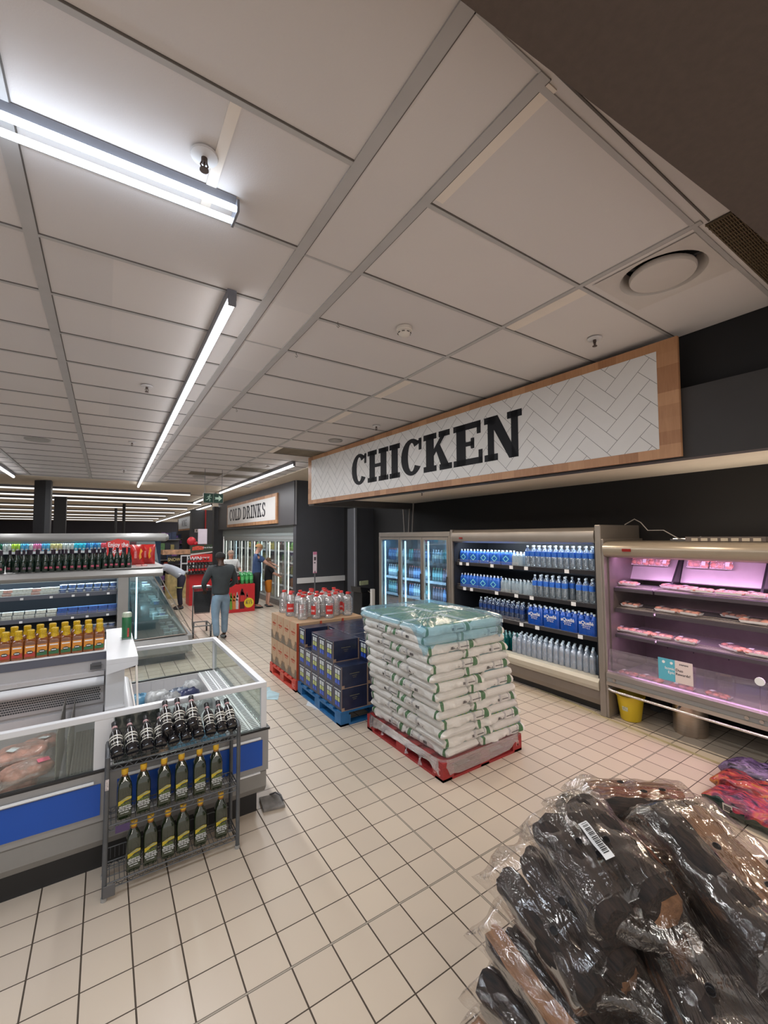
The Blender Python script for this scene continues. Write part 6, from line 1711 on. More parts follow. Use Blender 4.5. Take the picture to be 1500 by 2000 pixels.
for i in range(nd_):
    y0 = dw*i
    dr = ob('door', MB().bx(-0.02, 0.01, y0+0.005, y0+0.05, 0.14, 1.93).bx(-0.02, 0.01, y0+dw-0.05, y0+dw-0.005, 0.14, 1.93).bx(-0.02, 0.01, y0+0.05, y0+dw-0.05, 0.14, 0.19).bx(-0.02, 0.01, y0+0.05, y0+dw-0.05, 1.88, 1.93), M_fr2, t)
    ob('pane', MB().bx(-0.006, -0.002, y0+0.05, y0+dw-0.05, 0.19, 1.88), M_glass, dr)
    ob('handle', MB().cyl((-0.05, y0+0.07, 0.75), (-0.05, y0+0.07, 1.35), 0.012, n=8), M_alu, dr)
    ob('light_strip', MB().bx(0.05, 0.075, y0+dw-0.10, y0+dw-0.06, 0.22, 1.86), glow('warm_strip', (1.0, 1.0, 0.88), 6.0) if i % 4 != 3 else glow('ice_strip2', (0.75, 0.95, 1.0), 6.0), t)
for z in (0.55, 0.9, 1.25, 1.58):
    s = ob('shelf', MB().bx(0.16, 0.7, 0, L, z, z+0.015), M_grey, t)
    ob('price_rail', MB().bx(0.14, 0.16, 0, L, z-0.02, z+0.03), M_wt, s)
area('cabinet_light', (4.44, 15.1, 1.9), 8.0, 0.06, 60, (1.0, 1.0, 0.92), rot=(math.radians(-30), 0, PI/2))
FD = []
for nm, c_, cc in (('white', (0.55, 0.56, 0.50), (0.4, 0.1, 0.1)), ('green', (0.12, 0.34, 0.05), (0.2, 0.5, 0.1)), ('brown', (0.10, 0.05, 0.03), (0.5, 0.05, 0.05)), ('yellow', (0.55, 0.46, 0.10), (0.6, 0.6, 0.1))):
    FD.append((nm, Proto(bottle('juice_bottle', 'bottle', 0.045, 0.25, None, mat('fd_cap_'+nm, cc, 0.4, noise=0), mat('fd_'+nm, c_, 0.3, noise=0.4, scale=30), n=8))))
for si, (z, sn) in enumerate(((0.152, 'bottom'), (0.567, 'second'), (0.917, 'third'), (1.267, 'fourth'), (1.597, 'top'))):
    for i in range(22):
        if (i*5+si*3) % 11 == 0: continue
        nm, pr = FD[(i//3+si) % 4 if i > 2 else (1, 3)[i % 2]]
        pr.place((4.34+0.22, 11.08+i*0.24, z+0.001), 0, '%s juice bottle in the cold drinks fridges, %s shelf, %s from near end' % (nm, sn, NTH[i+1]), 'bottles in the cold drinks fridges')
t = thing('wall_sign', 'white framed WINE sign on the dark wall far down the store', 'sign', (4.88, 37.4, 2.52), -PI/2)
ob('frame', MB().bx(0, 6.1, 0, 0.02, 0, 1.0), M_oak, t)
ob('face', MB().bx(0.1, 6.0, -0.005, 0.001, 0.12, 0.98), mat('sign_face_bright', (0.75, 0.77, 0.80), 0.4, noise=0.03), t)
slab_word(t, 'WINE', 1.7, 4.2, 0.30, 0.78, mat('sign_letter_slate', (0, 0, 0)), front=-0.008, sp=0.12, st=0.16, sf=0.10)
t = thing('direction_sign', 'small pale sign with three dark arrow symbols on the dark pier', 'sign', (3.60, 22.13, 2.25))
ob('plate', MB().bx(0, 0.54, 0, 0.02, 0, 0.16), mat('cream_plate', (0.55, 0.48, 0.45), 0.5, noise=0), t)
q = MB()
q.prism([(0.04, 0.08), (0.09, 0.03), (0.14, 0.08), (0.11, 0.08), (0.11, 0.13), (0.07, 0.13), (0.07, 0.08)], -0.004, 0, 'y').prism([(0.25, 0.03), (0.29, 0.03), (0.285, 0.13), (0.255, 0.13)], -0.004, 0, 'y')
q.prism([(0.44+0.045*math.cos(i*PI/5), 0.08+0.045*math.sin(i*PI/5)) for i in range(10)], -0.004, 0, 'y')
ob('symbols', q, M_ink, t)
# exit sign on two rods
t = thing('exit_sign', 'green exit sign with running figure and arrow hanging from the ceiling', 'sign', (1.775, 9.85, 2.775))
ob('panel', MB().bx(0, 0.40, 0, 0.03, 0, 0.20), mat('exit_green', (0.008, 0.040, 0.026), 0.4, noise=0), t)
ob('frame', MB().bx(-0.008, 0.408, -0.004, 0.034, -0.008, 0.0).bx(-0.008, 0.408, -0.004, 0.034, 0.20, 0.208).bx(-0.008, 0, -0.004, 0.034, 0, 0.2).bx(0.40, 0.408, -0.004, 0.034, 0, 0.2).bx(0.197, 0.203, -0.004, 0, 0, 0.2), M_alu, t)
M_eg = mat('exit_pale_green', (0.45, 0.60, 0.48), 0.5, noise=0)
q = MB().prism([(0.225, 0.075), (0.31, 0.075), (0.31, 0.035), (0.38, 0.10), (0.31, 0.165), (0.31, 0.125), (0.225, 0.125), (0.245, 0.10)], -0.003, 0, 'y')
ob('arrow', q, M_eg, t)
q = MB().cyl((0.125, -0.003, 0.163), (0.125, 0, 0.163), 0.014, n=12)
for a, b_, w_ in (((0.115, 0.145), (0.100, 0.090), 0.020), ((0.100, 0.095), (0.130, 0.070), 0.013), ((0.130, 0.070), (0.120, 0.030), 0.012), ((0.100, 0.095), (0.080, 0.060), 0.013), ((0.080, 0.060), (0.045, 0.055), 0.012),
                  ((0.115, 0.140), (0.085, 0.135), 0.010), ((0.085, 0.135), (0.068, 0.108), 0.009), ((0.118, 0.138), (0.140, 0.115), 0.010), ((0.140, 0.115), (0.160, 0.120), 0.009)):
    dx, dz = b_[0]-a[0], b_[1]-a[1]; l = math.hypot(dx, dz); nx, nz = -dz/l*w_/2, dx/l*w_/2
    q.prism([(a[0]+nx, a[1]+nz), (b_[0]+nx, b_[1]+nz), (b_[0]-nx, b_[1]-nz), (a[0]-nx, a[1]-nz)], -0.003, 0, 'y')
ob('running_figure', q, M_eg, t)
ob('rod', MB().cyl((0.02, 0.015, 0.2), (0.02, 0.015, ZC-2.775), 0.005, n=8), M_dgrey, t)
ob('rod', MB().cyl((0.38, 0.015, 0.2), (0.38, 0.015, ZC-2.775), 0.005, n=8), M_dgrey, t)
for i, (x, y) in enumerate(((0.66, 21.7), (0.40, 24.0))):
    ob('ceiling_drop_pole', MB().cyl((x, y, 1.9), (x, y, ZC-0.02), 0.06, n=10), M_dark, label=('nearer', 'farther')[i]+' slim dark pole dropping from the ceiling above the can chiller', cat='pole')
# ------------------------------------------------------------ red crate display and soda packs
t = thing('soda_bin', 'red cardboard bin with printed bottles and a yellow R15 circle', 'display bin', (2.73, 11.75, 0))
ob('carton', MB().bx(0, 0.74, 0, 0.62, 0, 0.74), mat('bin_red', (0.56, 0.02, 0.025), 0.45, noise=0.06), t, bevel=0.006)
def outline_bottle(x, s, h): return [(x-0.035*s, 0.09), (x+0.035*s, 0.09), (x+0.038*s, 0.09+0.3*h), (x+0.03*s, 0.09+0.5*h), (x+0.038*s, 0.09+0.68*h), (x+0.012*s, 0.09+0.88*h), (x+0.012*s, 0.09+h), (x-0.012*s, 0.09+h), (x-0.012*s, 0.09+0.88*h), (x-0.038*s, 0.09+0.68*h), (x-0.03*s, 0.09+0.5*h), (x-0.038*s, 0.09+0.3*h)]
for x, s_, h_, cc, nm in ((0.11, 0.9, 0.45, (0.12, 0.32, 0.04), 'green'), (0.19, 1.0, 0.44, (0.60, 0.20, 0.05), 'orange'), (0.27, 1.0, 0.46, (0.55, 0.55, 0.55), 'silver'), (0.53, 1.0, 0.45, (0.45, 0.10, 0.08), 'russet'), (0.40, 1.75, 0.55, (0.07, 0.01, 0.015), 'dark')):
    p = outline_bottle(x, s_, h_)
    q = MB(); c_ = len(p)//2
    for a in range(c_-1 if False else 5): q.prism([p[1+a], p[2+a], p[len(p)-2-a] if a else p[11], p[0] if a == 0 else p[12-a]], -0.003-0.001*(nm == 'dark'), 0, 'y')
    ob('printed_bottle', q, mat('bin_print_'+nm, cc, 0.4, noise=0.2, scale=40), t)
ob('printed_label', MB().bx(0.345, 0.455, -0.006, -0.003, 0.28, 0.44), M_red, t)
ob('price_circle', MB().prism([(0.58+0.13*math.cos(i*PI/16), 0.235+0.13*math.sin(i*PI/16)) for i in range(32)], -0.006, 0, 'y'), mat('price_yellow', (0.80, 0.60, 0.03), 0.4, noise=0), t)
text(t, 'R15', 0.115, facing('-Y', (0.58, -0.008, 0.235)), M_ink)
text(t, 'from only', 0.035, facing('-Y', (0.58, -0.008, 0.305)), M_ink)
def soda(nm, cc, lab):
    q = bottle('soda_bottle', 'bottle', 0.052, 0.33, mat('soda_label_'+nm, lab, 0.4, noise=0.2, scale=30), mat('soda_cap_'+nm, (0.60, 0.62, 0.60), 0.4, noise=0), mat('soda_'+nm, cc, 0.1, noise=0.2, coat=0.8), n=12)
    return Proto(q)
SC_, SS_ = soda('cola', (0.02, 0.008, 0.006), (0.55, 0.02, 0.02)), soda('lime', (0.04, 0.30, 0.08), (0.10, 0.50, 0.15))
for r_ in range(3):
    for i in range(6):
        (SC_ if i < 3 else SS_).place((2.80+i*0.118, 11.84+r_*0.13, 0.7415), 0.2*i, '%s soda bottle on the red bin, %s row, %s from left' % ('cola' if i < 3 else 'green', ('front', 'middle', 'back')[r_], NTH[i+1]), 'soda bottles on the red bin')
# ------------------------------------------------------------ stepped cola display with WIN header
t = thing('cola_display', 'red and black stepped drinks display with a WIN header, behind the shopper', 'display stand', (2.16, 13.7, 0))
ob('plinth', MB().bx(-0.05, 0.62, 0, 0.6, 0, 0.92), mat('bin_red', (0, 0, 0)), t)
ob('shelf', MB().bx(-0.12, 0.66, -0.12, 0.5, 0.92, 0.95).bx(-0.10, 0.64, 0.05, 0.5, 1.18, 1.20), M_blk, t)
ob('header_lower', MB().bx(0, 0.62, 0.2, 0.23, 1.26, 1.50), M_red, t)
ob('header_upper', MB().prism([(0.0, 1.50), (0.62, 1.58), (0.62, 1.80), (0.0, 1.76)], 0.2, 0.23, 'y'), mat('header_black_green', (0.02, 0.03, 0.015), 0.4, noise=0.8, scale=14), t)
ob('header_band', MB().prism([(0.0, 1.47), (0.62, 1.55), (0.62, 1.58), (0.0, 1.52)], 0.195, 0.2, 'y'), mat('cream_plate', (0, 0, 0)), t)
ob('tomato_print', MB().prism([(0.04, 1.62), (0.36, 1.64), (0.38, 1.73), (0.2, 1.76), (0.05, 1.72)], 0.194, 0.2, 'y'), mat('tomato', (0.55, 0.06, 0.03), 0.4, noise=0.5, scale=20), t)
text(t, 'WIN', 0.16, facing('-Y', (0.14, 0.194, 1.37)), M_wt)
text(t, 'a fridge full', 0.05, facing('-Y', (0.42, 0.194, 1.40)), M_wt)
text(t, 'Cola & Food', 0.055, facing('-Y', (0.48, 0.194, 1.70)), M_wt)
COLA = soda('cola2', (0.02, 0.008, 0.006), (0.50, 0.02, 0.02))
for r_ in range(2):
    for i in range(7):
        COLA.place((2.10+i*0.090, 13.64 if r_ == 0 else 13.80, 0.951 if r_ == 0 else 1.201), 0, 'cola bottle on the stepped display, %s step, %s from left' % (('lower', 'upper')[r_], NTH[i+1]), 'cola bottles on the stepped display', sc=0.66 if r_ == 0 else 0.60)
ob('price_card', MB().bx(0, 0.26, 0, 0.012, 0, 0.46), mat('card_lilac', (0, 0, 0)), loc=(2.36, 13.90, 1.81), label='white and red price card above the cola display', cat='sign')
ob('gift_ribbon', MB().sph((0, 0, 0.12), (0.13, 0.06, 0.13), 12, 8).sph((0.12, 0, 0.05), (0.08, 0.05, 0.06), 10, 6), mat('ribbon_red', (0.55, 0.02, 0.03), 0.4, noise=0.2, scale=14), loc=(2.20, 14.03, 1.78), smooth=60, label='round red bow on top of the cola display', cat='decoration')
t = thing('snack_stand', 'cardboard snack stand with yellow and black panels behind the worker', 'display stand', (1.74, 15.6, 0))
ob('body', MB().bx(0, 0.85, 0, 0.6, 0, 0.80), mat('kraft_stand', (0.50, 0.40, 0.18), 0.5, noise=0.4, scale=6), t)
ob('window_panel', MB().bx(0.38, 0.80, -0.02, 0.0, 0.85, 1.42), M_wt, t)
ob('dark_windows', MB().bx(0.42, 0.57, -0.03, -0.02, 1.17, 1.38).bx(0.61, 0.76, -0.03, -0.02, 1.17, 1.38).bx(0.42, 0.57, -0.03, -0.02, 0.90, 1.12).bx(0.61, 0.76, -0.03, -0.02, 0.90, 1.12), M_blk, t)
ob('black_header', MB().bx(0.0, 0.36, -0.02, 0.02, 1.15, 1.40).bx(0, 0.85, 0.1, 0.6, 0.80, 1.1), M_blk, t)
text(t, 'SNOW', 0.15, facing('-Y', (0.18, -0.025, 1.28)), mat('snow_yellow', (0.60, 0.50, 0.22), 0.5, noise=0), sx=0.8)
ob('top_tray', MB().bx(-0.15, 1.0, 0, 0.6, 1.45, 1.60), mat('tan_carton', (0.50, 0.28, 0.16), 0.5, noise=0.5, scale=8), t)
# gondola shelves deep in the store
def gondola(x, y, w_, h_, label, cols, seed):
    rd = random.Random(seed)
    t = thing('store_shelf', label, 'shelf', (x, y, 0))
    ob('frame', MB().bx(0, w_, 0.35, 0.40, 0, h_).bx(0, w_, 0, 0.35, 0, 0.12), M_dgrey, t)
    nl = int((h_-0.2)/0.36)
    for j in range(nl+1):
        z = 0.12+j*0.36
        ob('shelf_board', MB().bx(0, w_, 0, 0.35, z, z+0.02), M_grey, t)
    k = 0
    for j in range(nl+1):
        x0 = 0.01
        while x0 < w_-0.12:
            bw_ = rd.uniform(0.09, 0.22)
            if x0+bw_ > w_: break
            k += 1
            hh = rd.uniform(0.16, 0.28)
            ob('grocery_box', MB().bx(0, bw_-0.01, 0, 0.2, 0, hh), rd.choice(cols), loc=(x+x0, y+0.02, 0.141+j*0.36),
               label='small packet on %s, %s shelf up, %s from left' % (label.split(',')[0].replace('distant ', ''), NTH[j+1], NTH[min(34, int(x0/0.1)+1)]), cat='packet', group='packets on '+label.split(',')[0])
            x0 += bw_
C_ = [mat('pk_%d' % i, c, 0.4, noise=0.3, scale=20) for i, c in enumerate(((0.05, 0.02, 0.02), (0.30, 0.05, 0.03), (0.03, 0.05, 0.12), (0.35, 0.28, 0.10), (0.02, 0.02, 0.03), (0.10, 0.22, 0.08), (0.22, 0.10, 0.30)))]
gondola(1.35, 17.0, 0.95, 2.0, 'distant dark shelf unit, right of the can chiller', C_, 3)
gondola(3.0, 33.0, 1.6, 2.3, 'distant purple-lit shelf unit, by the wine wall', [C_[6], C_[2], mat('pk_violet_glow', (0.25, 0.15, 0.60), 0.4, noise=0.3, scale=20)], 5)  # purple glow is put into the packet colours, no lamp there

# ------------------------------------------------------------ people
def skin_mesh(verts, edges, radii, root, sub=2):
    me = bpy.data.meshes.new('sk')
    me.from_pydata(verts, edges, [])
    o = bpy.data.objects.new('sk', me)
    COL.objects.link(o)
    sk = o.modifiers.new('s', 'SKIN')
    sk.use_smooth_shade = True
    for i, r in enumerate(radii):
        v = me.skin_vertices[0].data[i]
        v.radius = (r, r) if not isinstance(r, tuple) else r
        v.use_root = (i == root)
    sb = o.modifiers.new('u', 'SUBSURF'); sb.levels = sub; sb.render_levels = sub
    bpy.context.view_layer.update()
    dg = bpy.context.evaluated_depsgraph_get()
    m2 = bpy.data.meshes.new_from_object(o.evaluated_get(dg))
    bpy.data.objects.remove(o)
    m2.polygons.foreach_set('use_smooth', [True]*len(m2.polygons))
    return m2
class Chain:
    def __init__(s): s.v = []; s.e = []; s.r = []
    def p(s, co, r, prev=None):
        s.v.append(tuple(co)); s.r.append(r)
        if prev is not None: s.e.append((prev, len(s.v)-1))
        return len(s.v)-1
def person(label, loc, rz, J, skin, shirt, pants, shoes, hair, sleeves='long', legs='long', extra=None, scale=1.0, collar=None, girth=1.0):
    """J: joint positions in the figure's own frame (facing -y), metres for a 1.75 m body"""
    t = thing('person', label, 'person', loc, rz)
    t.scale = (scale, scale, scale)
    g = girth
    V = lambda k: Vector(J[k])
    C = Chain()
    pel = C.p(V('pelvis'), 0.085*g)
    wai = C.p(V('waist'), 0.080*g, pel)
    che = C.p(V('chest'), 0.095*g, wai)
    nb = C.p(V('neck0'), 0.062, che)
    nt_ = C.p(V('neck1'), 0.052, nb)
    hd = V('head'); hu = (hd-V('neck1')).normalized()
    fwd = V('face').normalized()
    jaw = C.p(V('neck1')+hu*0.045+fwd*0.022, 0.062, nt_)
    mid = C.p(hd+fwd*0.005, 0.088, jaw)
    top = C.p(hd+hu*0.065-fwd*0.01, 0.070, mid)
    nose = C.p(hd-hu*0.02+fwd*0.095, 0.016, mid)
    sidev = hu.cross(fwd).normalized()
    for s_ in (-1, 1): C.p(hd-hu*0.012+sidev*s_*0.088, 0.015, mid)
    for s_ in ('l', 'r'):
        sh = C.p(V('sh_'+s_), 0.047, che)
        el = C.p(V('el_'+s_), 0.042, sh)
        fa = C.p(V('el_'+s_).lerp(V('wr_'+s_), 0.35), 0.040, el)
        wr = C.p(V('wr_'+s_), 0.026, fa)
        d = (V('wr_'+s_)-V('el_'+s_)).normalized()
        hv = V('hand_'+s_) if 'hand_'+s_ in J else V('wr_'+s_)+d*0.08
        pa = C.p(V('wr_'+s_).lerp(hv, 0.55), 0.032, wr)
        dh = (hv-V('wr_'+s_)).normalized()
        sd = dh.cross(Vector((0, 0, 1))); sd = sd.normalized() if sd.length > 0.1 else Vector((1, 0, 0))
        for f_ in range(4):
            o1 = sd*((f_-1.5)*0.019)
            ln = (0.060, 0.072, 0.068, 0.052)[f_]
            k1 = C.p(V('wr_'+s_).lerp(hv, 0.95)+o1, 0.0105, pa)
            k2 = C.p(V('wr_'+s_).lerp(hv, 0.95)+o1+dh*ln*0.55+Vector((0, 0, -0.010)), 0.0095, k1)
            C.p(V('wr_'+s_).lerp(hv, 0.95)+o1+dh*ln*0.85+Vector((0, 0, -0.030)), 0.008, k2)
        tk = C.p(V('wr_'+s_).lerp(hv, 0.35)+sd*0.034, 0.012, pa)
        C.p(V('wr_'+s_).lerp(hv, 0.75)+sd*0.052, 0.010, tk)
        hp = C.p(V('hip_'+s_), 0.068, pel)
        kn = C.p(V('kn_'+s_), 0.058, hp)
        cf = C.p(V('kn_'+s_).lerp(V('an_'+s_), 0.3), 0.056, kn)
        an = C.p(V('an_'+s_), 0.036, cf)
        ft = C.p(V('an_'+s_)+V('foot').normalized()*0.10+Vector((0, 0, -0.045)), 0.034, an)
        C.p(V('an_'+s_)+V('foot').normalized()*0.16+Vector((0, 0, -0.052)), 0.026, ft)
    me = skin_mesh(C.v, C.e, C.r, pel)
    me.materials.clear(); me.materials.append(skin)
    o = bpy.data.objects.new('body', me); COL.objects.link(o); o.parent = t
    # shirt
    C = Chain()
    lo = V('pelvis').lerp(V('waist'), 0.15)
    a0 = C.p(V('pelvis')-(V('waist')-V('pelvis'))*0.30, 0.128*g)
    a = C.p(lo, 0.140*g, a0)
    b_ = C.p(V('waist'), 0.132*g, a)
    c_ = C.p(V('chest'), 0.146*g, b_)
    C.p(V('neck0')+(V('neck0')-V('chest')).normalized()*0.0, 0.078, c_)
    for s_ in ('l', 'r'):
        sh = C.p(V('sh_'+s_), 0.082*g, c_)
        if sleeves == 'short':
            C.p(V('sh_'+s_).lerp(V('el_'+s_), 0.25), 0.084, sh)
            C.p(V('sh_'+s_).lerp(V('el_'+s_), 0.5), 0.080, len(C.v)-1)
            C.p(V('sh_'+s_).lerp(V('el_'+s_), 0.8), 0.064, len(C.v)-1)
        else:
            el = C.p(V('el_'+s_), 0.058, sh)
            C.p(V('el_'+s_).lerp(V('wr_'+s_), 0.9), 0.042, el)
    me = skin_mesh(C.v, C.e, C.r, 0)
    me.materials.clear(); me.materials.append(shirt)
    o = bpy.data.objects.new('jacket' if sleeves == 'long' else 'shirt', me); COL.objects.link(o); o.parent = t
    # trousers
    C = Chain()
    a = C.p(V('pelvis').lerp(V('waist'), 0.6), 0.112*g)
    b_ = C.p(V('pelvis'), 0.122*g, a)
    for s_ in ('l', 'r'):
        hp = C.p(V('hip_'+s_), 0.103*g, b_)
        kn = C.p(V('kn_'+s_), 0.074 if legs == 'long' else 0.088, hp)
        if legs == 'long': C.p(V('an_'+s_)+Vector((0, 0, 0.01)), 0.064, kn)
    me = skin_mesh(C.v, C.e, C.r, 0)
    me.materials.clear(); me.materials.append(pants)
    o = bpy.data.objects.new('trousers' if legs == 'long' else 'shorts', me); COL.objects.link(o); o.parent = t
    fd = V('foot').normalized(); fs_ = fd.cross(Vector((0, 0, 1)))
    for s_ in ('l', 'r'):
        A = V('an_'+s_)
        b = MB()
        def shoe(u, v):
            a = 2*PI*v; w_ = 0.046*(math.sin(PI*min(0.97, max(0.03, u)))**0.4)
            h_ = 0.085-0.035*u if u < 0.97 else 0.02
            P = Vector((A.x, A.y, 0))+fd*(-0.075+0.27*u)+fs_*(math.cos(a)*w_)
            P.z = max(A.z-0.085, A.z-0.085+h_*0.5+math.sin(a)*h_*0.5*(math.sin(PI*min(0.97, max(0.03, u)))**0.3))
            return P
        b.grid(shoe, 10, 12)
        ob('shoe', b, shoes, t, smooth=60)
    # hair cap
    if hair:
        q = MB()
        def hr(u, v):
            th = v*PI*0.56; ph = 2*PI*u
            d_ = hu*math.cos(th)+(fwd*math.cos(ph)+sidev*math.sin(ph))*math.sin(th)
            back = max(0, -d_.dot(fwd))
            return hd+hu*0.022-fwd*0.010+d_*(0.098+0.006*back)+Vector((0, 0, 0.001*math.sin(30*u)))
        q.grid(hr, 20, 10)
        ob('hair', q, hair, t, smooth=60)
    for s_ in (-1, 1): ob('eye', MB().sph(hd+hu*0.008+fwd*0.083+sidev*s_*0.032, 0.010, 8, 6), mat('eye_dark', (0.03, 0.02, 0.02), 0.3, noise=0), t, smooth=60)
    ob('mouth', MB().sph(hd-hu*0.052+fwd*0.083, (0.022, 0.010, 0.006), 10, 6), mat('mouth_tone', (0.25, 0.08, 0.07), 0.5, noise=0), t, smooth=60)
    if extra: extra(t)
    return t
def J_stand(**kw):
    J = dict(pelvis=(0, 0, 0.93), waist=(0, 0, 1.10), chest=(0, 0.0, 1.32), neck0=(0, 0.01, 1.47), neck1=(0, 0.0, 1.53), head=(0, -0.015, 1.645), face=(0, -1, 0),
             sh_l=(0.185, 0, 1.405), sh_r=(-0.185, 0, 1.405), el_l=(0.25, 0.02, 1.12), el_r=(-0.25, 0.02, 1.12), wr_l=(0.26, -0.10, 0.90), wr_r=(-0.26, -0.10, 0.90),
             hip_l=(0.09, 0, 0.86), hip_r=(-0.09, 0, 0.86), kn_l=(0.11, -0.01, 0.48), kn_r=(-0.11, -0.01, 0.48), an_l=(0.12, 0.03, 0.085), an_r=(-0.12, 0.03, 0.085), foot=(0, -1, 0))
    J.update(kw); return J
SK_D = mat('skin_deep', (0.075, 0.035, 0.022), 0.5, noise=0.08)
SK_F = mat('skin_fair', (0.60, 0.33, 0.24), 0.5, noise=0.06)
SK_M = mat('skin_ruddy', (0.52, 0.26, 0.18), 0.5, noise=0.06)
# shopper with the trolley, back to the camera, heading away
person('person seen from behind in a charcoal jacket and pale jeans pushing a trolley', (1.94, 8.86, 0), PI+0.12,
       J_stand(sh_l=(0.205, 0, 1.40), sh_r=(-0.205, 0, 1.40), el_l=(0.32, -0.03, 1.14), el_r=(-0.32, -0.04, 1.14), wr_l=(0.24, -0.24, 0.99), wr_r=(-0.26, -0.28, 1.0), kn_l=(0.11, 0.03, 0.48), an_l=(0.12, 0.16, 0.085), an_r=(-0.12, -0.10, 0.085), kn_r=(-0.11, -0.06, 0.48), head=(0.0, -0.04, 1.635)),
       SK_D, mat('jacket_charcoal', (0.045, 0.052, 0.055), 0.9, noise=0.12, bump=0.4, bscale=14), mat('pale_denim', (0.22, 0.31, 0.40), 0.8, noise=0.15, bump=0.4, bscale=16), mat('trainer_grey', (0.22, 0.22, 0.22), 0.6, noise=0.3), mat('hair_black', (0.012, 0.010, 0.009), 0.9, noise=0.1, bump=0.5, bscale=120), scale=0.985, girth=1.30)
# tall man at the glass doors
person('person in a blue T-shirt and black trousers reaching towards the glass doors', (3.66, 12.22, 0), PI/2-0.15,
       J_stand(el_l=(0.20, -0.24, 1.26), wr_l=(0.10, -0.48, 1.16), el_r=(-0.22, -0.20, 1.24), wr_r=(-0.12, -0.42, 1.10), head=(0.0, -0.05, 1.635), face=(0, -1, -0.35)),
       SK_F, mat('tee_blue', (0.045, 0.085, 0.20), 0.85, noise=0.1, bump=0.3, bscale=14), mat('trousers_black', (0.010, 0.010, 0.012), 0.8, noise=0.1), M_blk, mat('hair_ginger', (0.42, 0.22, 0.09), 0.8, noise=0.2, scale=60, bump=0.4, bscale=100), sleeves='short', scale=1.04)
person('child in a black T-shirt and orange shorts holding the fridge door', (4.00, 12.24, 0), PI/2-0.1,
       J_stand(el_l=(0.22, -0.20, 1.18), wr_l=(0.14, -0.42, 1.12), el_r=(-0.22, -0.18, 1.18), wr_r=(-0.12, -0.42, 1.06), face=(0, -1, -0.2)),
       SK_F, mat('tee_black', (0.012, 0.013, 0.016), 0.85, noise=0.1), mat('shorts_orange', (0.52, 0.17, 0.01), 0.8, noise=0.1, bump=0.3, bscale=14), M_blk, mat('hair_brown', (0.13, 0.075, 0.04), 0.8, noise=0.2, scale=60, bump=0.4, bscale=100), sleeves='short', legs='short', scale=0.80, girth=1.15)
def jersey_print(t):
    q = MB()
    for i in range(5): q.bx(-0.09+i*0.036, -0.066+i*0.036, -0.165, -0.150, 1.24, 1.27)
    for i in range(11): q.bx(-0.12+i*0.024, -0.116+i*0.024, -0.160, -0.13, 1.10, 1.20)
    ob('jersey_print', q, mat('jersey_ink', (0.10, 0.10, 0.10), 0.6, noise=0), t)
person('person in a white printed jersey with dark sleeves behind the red bin', (3.05, 12.72, 0), 0.1,
       J_stand(el_l=(0.27, -0.06, 1.14), wr_l=(0.24, -0.28, 1.06), el_r=(-0.27, -0.06, 1.14), wr_r=(-0.22, -0.28, 1.05)),
       SK_M, mat('jersey_white', (0.60, 0.60, 0.58), 0.7, noise=0.12, scale=30), mat('trousers_black', (0, 0, 0)), M_blk, mat('hair_grey_blond', (0.36, 0.26, 0.20), 0.8, noise=0.2, scale=60), sleeves='short', extra=jersey_print, scale=0.93, girth=1.15)
def hiviz(t):
    for s_, x in (('l', 0.11), ('r', -0.11)):
        q = MB().lathe([(0.092, 0.60), (0.094, 0.60), (0.092, 0.625), (0.090, 0.625)], 16, (x+0.0, -0.012, 0))
        q.mi(1).lathe([(0.093, 0.606), (0.0935, 0.618)], 16, (x, -0.012, 0))
        ob('reflective_band', q, [mat('hiviz_yellow', (0.55, 0.55, 0.08), 0.4, noise=0), mat('reflective_silver', (0.5, 0.5, 0.5), 0.3, noise=0)], t, smooth=40)
    q = MB().tube([(0.0, -0.20, 1.18), (0.10, -0.14, 1.02), (0.14, 0.02, 0.98)], 0.018, 8)
    ob('cord_strap', q, M_wt, t)
# worker bent forward over the shelf
person('person in a pale grey-blue shirt and navy work trousers bending forward to the left', (1.80, 13.30, 0), -PI/2-0.1,
       J_stand(waist=(0, -0.10, 1.05), chest=(0, -0.30, 1.17), neck0=(0, -0.44, 1.22), neck1=(0, -0.50, 1.22), head=(0, -0.60, 1.22), face=(0, -0.4, -1),
               sh_l=(0.18, -0.37, 1.19), sh_r=(-0.18, -0.37, 1.19), el_l=(0.20, -0.56, 1.10), el_r=(-0.20, -0.60, 1.14), wr_l=(0.16, -0.76, 1.22), wr_r=(-0.14, -0.80, 1.24),
               pelvis=(0, 0.05, 0.93), hip_l=(0.09, 0.05, 0.86), hip_r=(-0.09, 0.05, 0.86)),
       SK_D, mat('shirt_pale', (0.45, 0.48, 0.54), 0.8, noise=0.08, bump=0.4, bscale=14), mat('trousers_navy', (0.020, 0.018, 0.035), 0.8, noise=0.1, bump=0.3, bscale=14), M_blk, mat('hair_black', (0, 0, 0)), extra=hiviz, girth=1.12)

